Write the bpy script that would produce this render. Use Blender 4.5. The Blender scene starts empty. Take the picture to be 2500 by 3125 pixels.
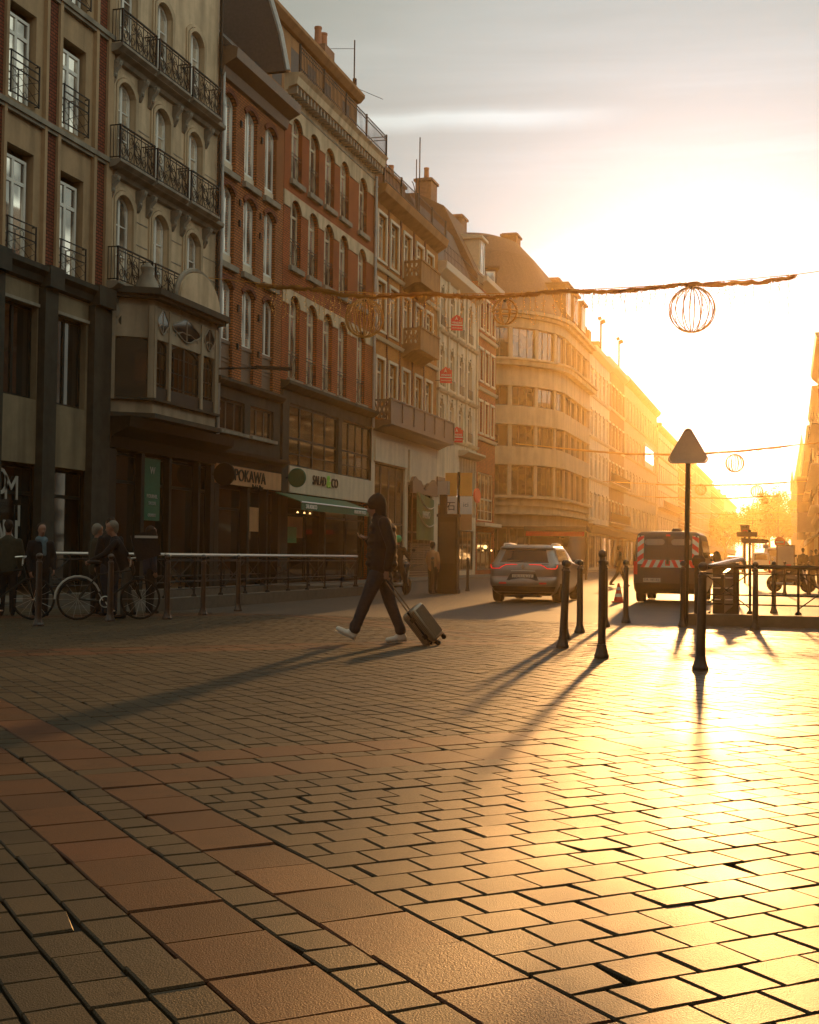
import bpy, bmesh, math, random
from math import sin, cos, pi, radians as R, sqrt, hypot, atan2
from mathutils import Vector, Matrix, Euler, Quaternion
random.seed(7)
SC = bpy.context.scene
COL = SC.collection
D = bpy.data
CAM_H = 1.12

# ------------------------------------------------------------------ materials
MATS = {}
def newmat(name):
    m = D.materials.new(name); m.use_nodes = True
    nt = m.node_tree
    return m, nt, nt.nodes['Principled BSDF'], nt.nodes, nt.links
def mat(name, col, rough=.6, metal=0.0, var=.18, scale=3.0, bump=0.0, bscale=40.0, spec=.5, emit=None, estr=0.0, stain=0.0, coat=0.0):
    m, nt, b, N, Lk = newmat(name)
    b.inputs['Roughness'].default_value = rough
    b.inputs['Metallic'].default_value = metal
    b.inputs['Specular IOR Level'].default_value = spec
    b.inputs['Coat Weight'].default_value = coat
    tc = N.new('ShaderNodeTexCoord')
    no = N.new('ShaderNodeTexNoise'); no.inputs['Scale'].default_value = scale; no.inputs['Detail'].default_value = 6
    no.inputs['Roughness'].default_value = .65
    Lk.new(tc.outputs['Object'], no.inputs['Vector'])
    rp = N.new('ShaderNodeValToRGB')
    rp.color_ramp.elements[0].position = .3; rp.color_ramp.elements[1].position = .7
    rp.color_ramp.elements[0].color = [c*(1-var) for c in col]+[1]
    rp.color_ramp.elements[1].color = [min(1, c*(1+var)) for c in col]+[1]
    Lk.new(no.outputs['Fac'], rp.inputs['Fac'])
    out = rp.outputs['Color']
    if stain:
        mp = N.new('ShaderNodeMapping'); mp.inputs['Scale'].default_value = (1.3, 1.3, .16)
        Lk.new(tc.outputs['Object'], mp.inputs['Vector'])
        n2 = N.new('ShaderNodeTexNoise'); n2.inputs['Scale'].default_value = 1.6; n2.inputs['Detail'].default_value = 8
        Lk.new(mp.outputs['Vector'], n2.inputs['Vector'])
        r2 = N.new('ShaderNodeValToRGB'); r2.color_ramp.elements[0].position = .42; r2.color_ramp.elements[1].position = .68
        r2.color_ramp.elements[0].color = (1, 1, 1, 1); r2.color_ramp.elements[1].color = (1-stain, 1-stain, 1-stain*1.05, 1)
        Lk.new(n2.outputs['Fac'], r2.inputs['Fac'])
        mx = N.new('ShaderNodeMixRGB'); mx.blend_type = 'MULTIPLY'; mx.inputs['Fac'].default_value = 1
        Lk.new(out, mx.inputs['Color1']); Lk.new(r2.outputs['Color'], mx.inputs['Color2']); out = mx.outputs['Color']
    Lk.new(out, b.inputs['Base Color'])
    if bump:
        n3 = N.new('ShaderNodeTexNoise'); n3.inputs['Scale'].default_value = bscale; n3.inputs['Detail'].default_value = 4
        Lk.new(tc.outputs['Object'], n3.inputs['Vector'])
        bp = N.new('ShaderNodeBump'); bp.inputs['Strength'].default_value = bump; bp.inputs['Distance'].default_value = .01
        Lk.new(n3.outputs['Fac'], bp.inputs['Height']); Lk.new(bp.outputs['Normal'], b.inputs['Normal'])
    if emit:
        b.inputs['Emission Color'].default_value = list(emit)+[1]; b.inputs['Emission Strength'].default_value = estr
    if 'cloth' in name or name == 'denim': b.inputs['Sheen Weight'].default_value = .06; b.inputs['Sheen Roughness'].default_value = .35
    MATS[name] = m
    return m
def brickmat(name, c1, c2, mortar, bw=.22, bh=.072, gap=.011, rough=.85, bump=.5, plane='yz', var=.48):
    m, nt, b, N, Lk = newmat(name)
    b.inputs['Roughness'].default_value = rough; b.inputs['Specular IOR Level'].default_value = .3
    tc = N.new('ShaderNodeTexCoord'); sp = N.new('ShaderNodeSeparateXYZ'); cb = N.new('ShaderNodeCombineXYZ')
    Lk.new(tc.outputs['Object'], sp.inputs[0])
    if plane == 'yz':
        ad = N.new('ShaderNodeMath'); Lk.new(sp.outputs['X'], ad.inputs[0]); Lk.new(sp.outputs['Y'], ad.inputs[1])
        Lk.new(ad.outputs[0], cb.inputs['X']); Lk.new(sp.outputs['Z'], cb.inputs['Y'])
    else:
        Lk.new(sp.outputs['X'], cb.inputs['X']); Lk.new(sp.outputs['Y'], cb.inputs['Y'])
    br = N.new('ShaderNodeTexBrick'); Lk.new(cb.outputs[0], br.inputs['Vector'])
    br.inputs['Scale'].default_value = 1; br.inputs['Brick Width'].default_value = bw; br.inputs['Row Height'].default_value = bh
    br.inputs['Mortar Size'].default_value = gap; br.inputs['Mortar Smooth'].default_value = .3; br.inputs['Bias'].default_value = 0
    br.inputs['Color1'].default_value = list(c1)+[1]; br.inputs['Color2'].default_value = list(c2)+[1]; br.inputs['Mortar'].default_value = list(mortar)+[1]
    no = N.new('ShaderNodeTexNoise'); no.inputs['Scale'].default_value = .9; no.inputs['Detail'].default_value = 9; no.inputs['Roughness'].default_value = .7
    Lk.new(tc.outputs['Object'], no.inputs['Vector'])
    rp = N.new('ShaderNodeValToRGB'); rp.color_ramp.elements[0].position = .3; rp.color_ramp.elements[1].position = .75
    rp.color_ramp.elements[0].color = (1-var,)*3+(1,); rp.color_ramp.elements[1].color = (1+var*.3,)*3+(1,)
    Lk.new(no.outputs['Fac'], rp.inputs['Fac'])
    mx = N.new('ShaderNodeMixRGB'); mx.blend_type = 'MULTIPLY'; mx.inputs['Fac'].default_value = 1
    Lk.new(br.outputs['Color'], mx.inputs['Color1']); Lk.new(rp.outputs['Color'], mx.inputs['Color2'])
    Lk.new(mx.outputs['Color'], b.inputs['Base Color'])
    if bump:
        iv = N.new('ShaderNodeMath'); iv.operation = 'SUBTRACT'; iv.inputs[0].default_value = 1; Lk.new(br.outputs['Fac'], iv.inputs[1])
        bp = N.new('ShaderNodeBump'); bp.inputs['Strength'].default_value = bump; bp.inputs['Distance'].default_value = .012
        Lk.new(iv.outputs[0], bp.inputs['Height']); Lk.new(bp.outputs['Normal'], b.inputs['Normal'])
    MATS[name] = m
    return m

mat('shaded_stone', (.19, .15, .09), .85, var=.15, scale=2, bump=.25, bscale=60, stain=.45)  # beige stone darkened in colour for the shade on the lowest storeys
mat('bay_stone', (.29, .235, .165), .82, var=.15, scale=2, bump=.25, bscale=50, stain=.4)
mat('beige_stone', (.38, .262, .15), .85, var=.12, scale=2.5, bump=.25, bscale=60, stain=.35)
mat('pale_stone', (.53, .405, .265), .82, var=.14, scale=2, bump=.25, bscale=50, stain=.4)
mat('white_plaster', (.62, .52, .37), .8, var=.1, scale=2, bump=.2, bscale=50, stain=.35)
mat('ochre_plaster', (.31, .15, .055), .85, var=.15, scale=2, bump=.2, stain=.3)
mat('deco_stone', (.44, .33, .2), .8, var=.1, scale=1.5, bump=.15, stain=.25)
mat('grey_stone', (.26, .235, .19), .85, var=.15, scale=2, bump=.25, stain=.4)
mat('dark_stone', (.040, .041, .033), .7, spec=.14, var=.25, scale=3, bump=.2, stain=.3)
mat('kerb_stone', (.09, .08, .062), .75, var=.2, scale=6, bump=.35, bscale=90)
brickmat('dark_brick', (.26, .06, .027), (.2, .045, .022), (.05, .022, .012), bh=.085, gap=.018)
brickmat('orange_brick', (.54, .125, .026), (.42, .092, .02), (.13, .045, .02), bh=.085, gap=.018)
brickmat('tan_brick', (.52, .175, .05), (.40, .125, .036), (.10, .045, .02), bh=.09, gap=.02)
brickmat('ochre_brick', (.56, .22, .045), (.47, .17, .035), (.36, .18, .06))
mat('slate', (.05, .045, .042), .65, var=.3, scale=8, bump=.3, bscale=25)
mat('brown_tiles', (.13, .07, .04), .8, var=.3, scale=8, bump=.4, bscale=20)
mat('chimney_brick', (.24, .12, .07), .9, var=.25, scale=6, bump=.3)
mat('terracotta', (.36, .14, .07), .8, var=.2, scale=5)
mat('white_paint', (.66, .66, .62), .45, var=.06, scale=6)
mat('cream_paint', (.55, .46, .33), .5, var=.08, scale=6)
mat('brown_paint', (.12, .075, .045), .5, var=.15, scale=6)
mat('dark_paint', (.012, .015, .013), .42, spec=.14, var=.25, scale=6)
mat('iron', (.016, .016, .016), .5, spec=.14, metal=.2, var=.3, scale=20)
mat('bollard_paint', (.032, .020, .014), .38, var=.35, scale=25, bump=.1, bscale=120, coat=.15)
mat('zinc', (.32, .32, .31), .45, metal=.6, var=.15, scale=5)
mat('steel', (.62, .6, .56), .22, metal=1, var=.08, scale=10)
mat('green_cloth', (.010, .095, .045), .7, var=.15, scale=8)
mat('green_sign', (.03, .30, .10), .5, var=.1)
mat('lime_sign', (.22, .55, .08), .5, var=.1)
mat('cream_sign', (.52, .44, .32), .6, var=.08, stain=.2)
mat('salmon_sign', (.50, .26, .12), .6, var=.1, stain=.2)
mat('red_sign', (.75, .022, .014), .5, var=.08)
mat('white_sign', (.75, .73, .68), .5, var=.05)
mat('grey_sign', (.34, .33, .30), .5, var=.1)
mat('orange_sign', (.75, .36, .08), .5, var=.08)
mat('lit_white', (.8, .8, .75), .5, var=.02, emit=(1, .93, .75), estr=2.2)
mat('lit_warm', (.8, .6, .3), .5, var=.02, emit=(1, .62, .22), estr=3.0)
mat('tail_red', (.5, .01, .01), .3, var=.02, emit=(1, .004, .012), estr=.9)
mat('fairy', (.7, .4, .1), .5, var=.02, emit=(1, .5, .12), estr=.8)
mat('garland_green', (.05, .035, .015), .9, var=.5, scale=30)
mat('wire', (.30, .17, .06), .45, metal=.4, var=.2)
mat('skin', (.22, .11, .07), .55, var=.1, scale=12)
mat('black_cloth', (.012, .012, .013), .75, spec=.14, var=.3, scale=30, bump=1.0, bscale=22)
mat('denim', (.022, .027, .036), .85, spec=.14, var=.3, scale=25, bump=1.0, bscale=20)
mat('olive_cloth', (.035, .035, .024), .85, spec=.14, var=.2, scale=15)
mat('grey_cloth', (.05, .05, .045), .85, spec=.14, var=.2, scale=15)
mat('navy_cloth', (.02, .028, .045), .85, spec=.14, var=.2, scale=15)
mat('blue_scarf', (.07, .12, .15), .85, var=.2, scale=15)
mat('hair_dark', (.02, .014, .01), .6, spec=.14, var=.3, scale=60)
mat('hair_grey', (.13, .115, .09), .7, var=.2, scale=60)
mat('shoe_white', (.58, .56, .5), .5, var=.08, scale=10)
mat('rubber', (.012, .012, .012), .75, spec=.14, var=.2, scale=20)
mat('case_silver', (.26, .22, .165), .36, metal=.65, var=.1, scale=8)
mat('alu', (.55, .53, .48), .3, metal=.9, var=.06, scale=8)
mat('silver_paint', (.21, .205, .195), .30, metal=.6, var=.05, scale=5, coat=.6)
mat('van_paint', (.014, .014, .018), .42, metal=.05, var=.1, scale=4, coat=.15)
mat('white_van', (.6, .6, .57), .35, var=.05, coat=.4)
mat('car_black', (.02, .02, .022), .25, metal=.2, var=.1, coat=.5)
mat('car_glass', (.008, .009, .009), .08, var=.05, spec=.25)
mat('black_plastic', (.014, .014, .014), .55, spec=.14, var=.2)
mat('plate_white', (.6, .58, .5), .5, var=.06)
mat('cone_red', (.75, .045, .02), .5, var=.08)
mat('leaf', (.085, .085, .025), .7, var=.5, scale=1.2)
mat('bark', (.06, .045, .03), .9, var=.3, scale=5, bump=.5)
mat('spire_stone', (.2, .18, .15), .85, var=.15, scale=1)
mat('banner', (.10, .12, .03), .7, var=.3, scale=2)
mat('interior', (.03, .024, .018), .8, var=.5, scale=1.2)
def glassmat(name, col, rough=.04, spec=.9, ior=1.6, metal=0.0):
    m, nt, b, N, Lk = newmat(name)
    b.inputs['Roughness'].default_value = rough; b.inputs['Specular IOR Level'].default_value = spec; b.inputs['IOR'].default_value = ior; b.inputs['Metallic'].default_value = metal
    tc = N.new('ShaderNodeTexCoord'); no = N.new('ShaderNodeTexNoise'); no.inputs['Scale'].default_value = .8; no.inputs['Detail'].default_value = 2
    no.noise_dimensions = '4D'; oi = N.new('ShaderNodeObjectInfo'); mw = N.new('ShaderNodeMath'); mw.operation = 'MULTIPLY'; mw.inputs[1].default_value = 37; Lk.new(oi.outputs['Random'], mw.inputs[0]); Lk.new(mw.outputs[0], no.inputs['W'])
    Lk.new(tc.outputs['Object'], no.inputs['Vector'])
    rp = N.new('ShaderNodeValToRGB'); rp.color_ramp.elements[0].position = .40; rp.color_ramp.elements[1].position = .56
    rp.color_ramp.elements[0].color = [c*.25 for c in col]+[1]; rp.color_ramp.elements[1].color = [min(1, c*1.35) for c in col]+[1]
    Lk.new(no.outputs['Fac'], rp.inputs['Fac']); Lk.new(rp.outputs['Color'], b.inputs['Base Color'])
    bp = N.new('ShaderNodeBump'); bp.inputs['Strength'].default_value = .05; bp.inputs['Distance'].default_value = .02
    n2 = N.new('ShaderNodeTexNoise'); n2.inputs['Scale'].default_value = 1.1; Lk.new(tc.outputs['Object'], n2.inputs['Vector'])
    Lk.new(n2.outputs['Fac'], bp.inputs['Height']); Lk.new(bp.outputs['Normal'], b.inputs['Normal'])
    MATS[name] = m
glassmat('glass', (.72, .69, .62), .03, .9, 2.0, .7)
glassmat('dark_glass', (.012, .015, .014), .05, .7)
glassmat('warm_glass', (.05, .035, .018), .05, 1.0)
def translucent(name, col, f):
    m = MATS[name]; N, Lk = m.node_tree.nodes, m.node_tree.links
    tr = N.new('ShaderNodeBsdfTranslucent'); tr.inputs['Color'].default_value = list(col)+[1]
    mx = N.new('ShaderNodeMixShader'); mx.inputs['Fac'].default_value = f
    o = N['Material Output']; Lk.new(N['Principled BSDF'].outputs[0], mx.inputs[1]); Lk.new(tr.outputs[0], mx.inputs[2]); Lk.new(mx.outputs[0], o.inputs['Surface'])
translucent('garland_green', (.75, .42, .06), .5); translucent('wire', (.9, .55, .14), .45)
translucent('leaf', (.30, .26, .05), .4)
def M(n): return MATS[n] if isinstance(n, str) else n

# ------------------------------------------------------------------ mesh builder
class MB:
    def __init__(s): s.v = []; s.f = []; s.mi = []; s.cur = 0
    def add(s, vs, fs):
        o = len(s.v); s.v += [tuple(v) for v in vs]
        for f in fs: s.f.append([i+o for i in f]); s.mi.append(s.cur)
    def quad(s, a, b, c, d): s.add([a, b, c, d], [(0, 1, 2, 3)])
    def poly(s, pts): s.add(pts, [tuple(range(len(pts)))])
    def box(s, x0, x1, y0, y1, z0, z1):
        v = [(x, y, z) for z in (z0, z1) for y in (y0, y1) for x in (x0, x1)]
        s.add(v, [(0, 2, 3, 1), (4, 5, 7, 6), (0, 1, 5, 4), (1, 3, 7, 5), (3, 2, 6, 7), (2, 0, 4, 6)])
    def obox(s, c, ax, ay, az):
        c, ax, ay, az = map(Vector, (c, ax, ay, az))
        v = [c+ax*i+ay*j+az*k for k in (-1, 1) for j in (-1, 1) for i in (-1, 1)]
        s.add(v, [(0, 2, 3, 1), (4, 5, 7, 6), (0, 1, 5, 4), (1, 3, 7, 5), (3, 2, 6, 7), (2, 0, 4, 6)])
    def prism(s, poly, f0, f1):          # poly of 2-D points, f0/f1 map (p) -> 3-D
        n = len(poly); v = [f0(*p) for p in poly]+[f1(*p) for p in poly]
        s.add(v, [tuple(range(n))[::-1], tuple(range(n, 2*n))]+[(i, (i+1) % n, n+(i+1) % n, n+i) for i in range(n)])
    def xz(s, poly, y0, y1): s.prism(poly, lambda x, z: (x, y0, z), lambda x, z: (x, y1, z))
    def yz(s, poly, x0, x1): s.prism(poly, lambda y, z: (x0, y, z), lambda y, z: (x1, y, z))
    def xy(s, poly, z0, z1): s.prism(poly, lambda x, y: (x, y, z0), lambda x, y: (x, y, z1))
    def tube(s, pts, r, n=6, closed=False):
        pts = [Vector(p) for p in pts]; m = len(pts); rs = r if isinstance(r, (list, tuple)) else [r]*m
        vs = []; prev = None
        for i, p in enumerate(pts):
            if closed: t = pts[(i+1) % m]-pts[i-1]
            else: t = pts[min(i+1, m-1)]-pts[max(i-1, 0)]
            if t.length < 1e-9: t = Vector((0, 0, 1))
            t.normalize()
            if prev is None:
                a = Vector((0, 0, 1)) if abs(t.z) < .9 else Vector((1, 0, 0))
                u = t.cross(a).normalized()
            else:
                u = prev-t*prev.dot(t)
                u = u.normalized() if u.length > 1e-6 else t.orthogonal().normalized()
            prev = u; w = t.cross(u)
            for k in range(n):
                an = 2*pi*k/n; vs.append(p+(u*cos(an)+w*sin(an))*rs[i])
        fs = []
        for i in range(m if closed else m-1):
            j = (i+1) % m
            for k in range(n): fs.append((i*n+k, i*n+(k+1) % n, j*n+(k+1) % n, j*n+k))
        if not closed: fs += [tuple(range(n))[::-1], tuple((m-1)*n+k for k in range(n))]
        s.add(vs, fs)
    def lathe(s, prof, c=(0, 0, 0), n=16, axis='z', off=0.0):
        vs = []; m = len(prof)
        for r, h in prof:
            for k in range(n):
                a = 2*pi*(k+off)/n; x, y = r*cos(a), r*sin(a)
                p = {'z': (x, y, h), 'x': (h, x, y), 'y': (x, h, y)}[axis]
                vs.append((p[0]+c[0], p[1]+c[1], p[2]+c[2]))
        fs = [(i*n+k, i*n+(k+1) % n, (i+1)*n+(k+1) % n, (i+1)*n+k) for i in range(m-1) for k in range(n)]
        fs += [tuple(range(n))[::-1], tuple((m-1)*n+k for k in range(n))]
        s.add(vs, fs)
    def sphere(s, c, r, n=12, sc=(1, 1, 1)):
        m = n//2; vs = []; 
        for i in range(m+1):
            t = pi*i/m; rr = max(sin(t), 1e-3)
            for k in range(n): vs.append((c[0]+r*sc[0]*rr*cos(2*pi*k/n), c[1]+r*sc[1]*rr*sin(2*pi*k/n), c[2]-r*sc[2]*cos(t)))
        s.add(vs, [(i*n+k, i*n+(k+1) % n, (i+1)*n+(k+1) % n, (i+1)*n+k) for i in range(m) for k in range(n)])
    def torus(s, c, Rr, r, axis='y', n=28, k=6):
        pts = []
        for i in range(n):
            a = 2*pi*i/n; x, y = Rr*cos(a), Rr*sin(a)
            p = {'z': (x, y, 0), 'y': (x, 0, y), 'x': (0, x, y)}[axis]
            pts.append((p[0]+c[0], p[1]+c[1], p[2]+c[2]))
        s.tube(pts, r, k, True)
    def mesh(s, name, mats, smooth=False, off=(0, 0, 0), fix=True):
        me = D.meshes.new(name)
        ox, oy, oz = off
        me.from_pydata([(x-ox, y-oy, z-oz) for x, y, z in s.v], [], s.f)
        mats = mats if isinstance(mats, (list, tuple)) else [mats]
        for m in mats: me.materials.append(M(m))
        if len(mats) > 1: me.polygons.foreach_set('material_index', s.mi)
        if fix:
            bm = bmesh.new(); bm.from_mesh(me); bmesh.ops.recalc_face_normals(bm, faces=bm.faces); bm.to_mesh(me); bm.free()
        if smooth:
            me.polygons.foreach_set('use_smooth', [True]*len(me.polygons))
            try: me.set_sharp_from_angle(angle=R(40))
            except Exception: pass
        me.update()
        return me
    def build(s, name, mats, parent=None, smooth=False, local=False, fix=True):
        off = (0, 0, 0)
        if parent is not None and not local: off = wloc(parent)
        return link(name, s.mesh(name, mats, smooth, off, fix), parent)
def wloc(o):
    p = Vector((0, 0, 0))
    while o is not None: p += Vector(o.location); o = o.parent
    return p
def link(name, me, parent=None, loc=None, rot=None):
    o = D.objects.new(name, me); COL.objects.link(o)
    if parent is not None: o.parent = parent
    if loc is not None: o.location = loc
    if rot is not None: o.rotation_euler = rot
    return o
def tag(o, label, cat, group=None, kind=None):
    if label: o['label'] = label
    if cat: o['category'] = cat
    if group: o['group'] = group
    if kind: o['kind'] = kind
    return o
def thing(name, label, cat, loc=(0, 0, 0), rz=0.0, group=None):
    o = D.objects.new(name, None); COL.objects.link(o); o.empty_display_size = .2
    o.location = loc; o.rotation_euler = (0, 0, rz)
    return tag(o, label, cat, group)
def copy_tree(o, parent=None):
    c = o.copy(); COL.objects.link(c)
    if parent is not None: c.parent = parent
    for ch in list(o.children): copy_tree(ch, c)
    return c
def dup(root, loc, rz=None, label=None):
    c = copy_tree(root); c.location = loc
    if rz is not None: c.rotation_euler = (0, 0, rz)
    if label: c['label'] = label
    return c
TXT = {}
def textmesh(body, size, mt, extrude=.01, width=None):
    key = (body, size, mt, width)
    if key in TXT: return TXT[key]
    cu = D.curves.new('lettering', 'FONT'); cu.body = body; cu.size = size; cu.extrude = extrude; cu.align_x = 'CENTER'; cu.align_y = 'CENTER'
    cu.resolution_u = 3
    ob = D.objects.new('tmp', cu); COL.objects.link(ob)
    dg = bpy.context.evaluated_depsgraph_get(); dg.update()
    me = D.meshes.new_from_object(ob.evaluated_get(dg)); D.objects.remove(ob)
    me.name = 'lettering'
    me.materials.clear(); me.materials.append(M(mt))
    if width:
        xs = [v.co.x for v in me.vertices]; w = max(xs)-min(xs)
        for v in me.vertices: v.co.x *= width/w
    TXT[key] = me
    return me
RX = (pi/2, 0, pi/2)      # text that faces +x
RY = (pi/2, 0, 0)         # text that faces -y
def letter(body, size, mt, parent, p, rot=RX, extrude=.01, width=None, name='lettering', local=False):
    me = textmesh(body, size, mt, extrude, width)
    off = Vector((0, 0, 0)) if local else wloc(parent)
    return link(name, me, parent, Vector(p)-off, rot)

# organic bodies: tapered capsules merged by a voxel remesh into one continuous surface
def capsule(mb, p0, r0, p1, r1, n=12, sc=1.0, side=(0, 1, 0)):
    p0, p1 = Vector(p0), Vector(p1); t = p1-p0; L = t.length
    if L < 1e-5: t = Vector((0, 0, 1))
    t.normalize(); s = Vector(side); u = s-t*s.dot(t)
    u = u.normalized() if u.length > 1e-4 else t.orthogonal().normalized()
    w = t.cross(u); rings = []
    for i in range(1, 5): a = pi/2*i/4; rings.append((p0-t*r0*cos(a), r0*sin(a)))
    for i in range(0, 4): a = pi/2*i/4; rings.append((p1+t*r1*sin(a), r1*cos(a)))
    vs = [p0-t*r0]
    for c, r in rings:
        for k in range(n): an = 2*pi*k/n; vs.append(c+u*cos(an)*r*sc+w*sin(an)*r)
    vs.append(p1+t*r1); fs = []
    for k in range(n): fs.append((0, 1+(k+1) % n, 1+k))
    for i in range(len(rings)-1):
        for k in range(n): fs.append((1+i*n+k, 1+i*n+(k+1) % n, 1+(i+1)*n+(k+1) % n, 1+(i+1)*n+k))
    e = len(vs)-1; b = 1+(len(rings)-1)*n
    for k in range(n): fs.append((b+k, b+(k+1) % n, e))
    mb.add(vs, fs)
def organic(name, caps, voxel, mt, parent=None, smooth=3, meshonly=False):
    mb = MB()
    for c in caps: capsule(mb, *c[:4], 12, *(c[4:] if len(c) > 4 else ()))
    ob = D.objects.new('tmp', mb.mesh('tmp', mt)); COL.objects.link(ob)
    m = ob.modifiers.new('r', 'REMESH'); m.mode = 'VOXEL'; m.voxel_size = voxel
    if smooth:
        s = ob.modifiers.new('s', 'SMOOTH'); s.iterations = smooth; s.factor = .5
    dg = bpy.context.evaluated_depsgraph_get(); dg.update()
    me = D.meshes.new_from_object(ob.evaluated_get(dg)); D.objects.remove(ob)
    me.name = name; me.materials.clear(); me.materials.append(M(mt))
    me.polygons.foreach_set('use_smooth', [True]*len(me.polygons))
    return me if meshonly else link(name, me, parent)

# ------------------------------------------------------------------ camera, sun, sky
def setup():
    f, W, H = 3970.0, 2500.0, 3125.0; vp = (2415.0, 1710.0); roll = .0123
    d = Vector((vp[0]-W/2, -(vp[1]-H/2), -f)).normalized()
    n = Vector((1, -roll, 0)).cross(d).normalized()
    if n.y < 0: n = -n
    rt = d.cross(n)
    Rm = Matrix((rt, d, n))
    cam = D.cameras.new('camera'); co = D.objects.new('camera', cam); COL.objects.link(co)
    cam.sensor_fit = 'HORIZONTAL'; cam.sensor_width = 36; cam.lens = 36*f/W; cam.clip_start = .05; cam.clip_end = 4000
    mw = Rm.to_4x4(); mw.translation = (0, 0, CAM_H); co.matrix_world = mw
    SC.camera = co
setup()
SUN_AZ, SUN_EL = R(-3.5), R(8.35)
sun_dir = Vector((sin(SUN_AZ)*cos(SUN_EL), cos(SUN_AZ)*cos(SUN_EL), sin(SUN_EL)))
sl = D.lights.new('sun', 'SUN'); sl.energy = SUN_E = 5.0; sl.angle = R(1.4); sl.color = (1.0, .50, .16)
so = D.objects.new('sun', sl); COL.objects.link(so); so.rotation_euler = sun_dir.to_track_quat('Z', 'Y').to_euler(); so.location = (0, 0, 60)
VEIL, LOBE, SKY_FILL = 8.1, (30, 10.5, 200, 13.0), 3.0
def sky():
    w = D.worlds.new('World'); SC.world = w; w.use_nodes = True
    N, Lk = w.node_tree.nodes, w.node_tree.links
    bg = N['Background']; bg.inputs['Strength'].default_value = .05
    st = N.new('ShaderNodeTexSky'); st.sky_type = 'NISHITA'; st.sun_disc = False
    st.sun_elevation = SUN_EL; st.sun_rotation = SUN_AZ; st.air_density = 1.0; st.dust_density = 1.2; st.ozone_density = 1.0; st.altitude = 50
    # thin veil of high cloud: part of the sky, lit through by the sun
    hs = N.new('ShaderNodeHueSaturation'); hs.inputs['Saturation'].default_value = .6
    Lk.new(st.outputs[0], hs.inputs['Color'])
    tc = N.new('ShaderNodeTexCoord'); mp = N.new('ShaderNodeMapping'); mp.inputs['Scale'].default_value = (.8, .8, 9.0); mp.inputs['Rotation'].default_value = (R(3), R(-5), 0)
    Lk.new(tc.outputs['Generated'], mp.inputs['Vector'])
    no = N.new('ShaderNodeTexNoise'); no.inputs['Scale'].default_value = 2.6; no.inputs['Detail'].default_value = 8; no.inputs['Roughness'].default_value = .5; no.inputs['Distortion'].default_value = .5
    Lk.new(mp.outputs['Vector'], no.inputs['Vector'])
    rp = N.new('ShaderNodeValToRGB'); rp.color_ramp.elements[0].position = .46; rp.color_ramp.elements[1].position = .70
    rp.color_ramp.elements[0].color = (.96, .96, .955, 1); rp.color_ramp.elements[1].color = (1.15, 1.15, 1.16, 1)
    Lk.new(no.outputs['Fac'], rp.inputs['Fac'])
    # two long thin streaks
    sx = N.new('ShaderNodeSeparateXYZ'); Lk.new(tc.outputs['Generated'], sx.inputs[0])
    nd = N.new('ShaderNodeTexNoise'); nd.inputs['Scale'].default_value = 5; nd.inputs['Detail'].default_value = 6; Lk.new(tc.outputs['Generated'], nd.inputs['Vector'])
    k1 = N.new('ShaderNodeMath'); k1.operation = 'MULTIPLY_ADD'; k1.inputs[1].default_value = -.03; Lk.new(sx.outputs['X'], k1.inputs[0]); Lk.new(sx.outputs['Z'], k1.inputs[2])
    k2 = N.new('ShaderNodeMath'); k2.operation = 'MULTIPLY_ADD'; k2.inputs[1].default_value = .022; Lk.new(nd.outputs['Fac'], k2.inputs[0]); Lk.new(k1.outputs[0], k2.inputs[2])
    def streak(stops, x0, x1):
        rs = N.new('ShaderNodeValToRGB'); rs.color_ramp.interpolation = 'EASE'; e = rs.color_ramp.elements; e[0].position = 0; e[0].color = (0, 0, 0, 1); e[1].position = 1; e[1].color = (0, 0, 0, 1)
        for p_, v_ in stops: q_ = e.new(p_); q_.color = (v_, v_, v_, 1)
        Lk.new(k2.outputs[0], rs.inputs['Fac'])
        rx_ = N.new('ShaderNodeMapRange'); rx_.interpolation_type = 'SMOOTHSTEP'; rx_.inputs['From Min'].default_value = x0; rx_.inputs['From Max'].default_value = x1; Lk.new(sx.outputs['X'], rx_.inputs['Value'])
        sa = N.new('ShaderNodeMath'); sa.operation = 'MULTIPLY'; Lk.new(rs.outputs['Color'], sa.inputs[0]); Lk.new(rx_.outputs['Result'], sa.inputs[1]); return sa
    s1, s2 = streak(((.327, 0), (.339, .6), (.346, 0)), -.09, -.22), streak(((.225, 0), (.247, .45), (.268, 0)), -.22, -.05)
    sa = N.new('ShaderNodeMath'); sa.operation = 'ADD'; Lk.new(s1.outputs[0], sa.inputs[0]); Lk.new(s2.outputs[0], sa.inputs[1])
    rp2 = N.new('ShaderNodeMixRGB'); rp2.blend_type = 'ADD'; rp2.inputs['Fac'].default_value = 1; Lk.new(rp.outputs['Color'], rp2.inputs['Color1']); Lk.new(sa.outputs[0], rp2.inputs['Color2']); rp = rp2
    dp = N.new('ShaderNodeVectorMath'); dp.operation = 'DOT_PRODUCT'; dp.inputs[1].default_value = tuple(sun_dir)
    Lk.new(tc.outputs['Generated'], dp.inputs[0])
    mxm = N.new('ShaderNodeMath'); mxm.operation = 'MAXIMUM'; mxm.inputs[1].default_value = 0; Lk.new(dp.outputs['Value'], mxm.inputs[0])
    def lobe(power, gain):
        p = N.new('ShaderNodeMath'); p.operation = 'POWER'; p.inputs[1].default_value = power; Lk.new(mxm.outputs[0], p.inputs[0])
        g = N.new('ShaderNodeMath'); g.operation = 'MULTIPLY'; g.inputs[1].default_value = gain; Lk.new(p.outputs[0], g.inputs[0]); return g
    l1, l2 = lobe(LOBE[0], LOBE[1]), lobe(LOBE[2], LOBE[3])
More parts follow.
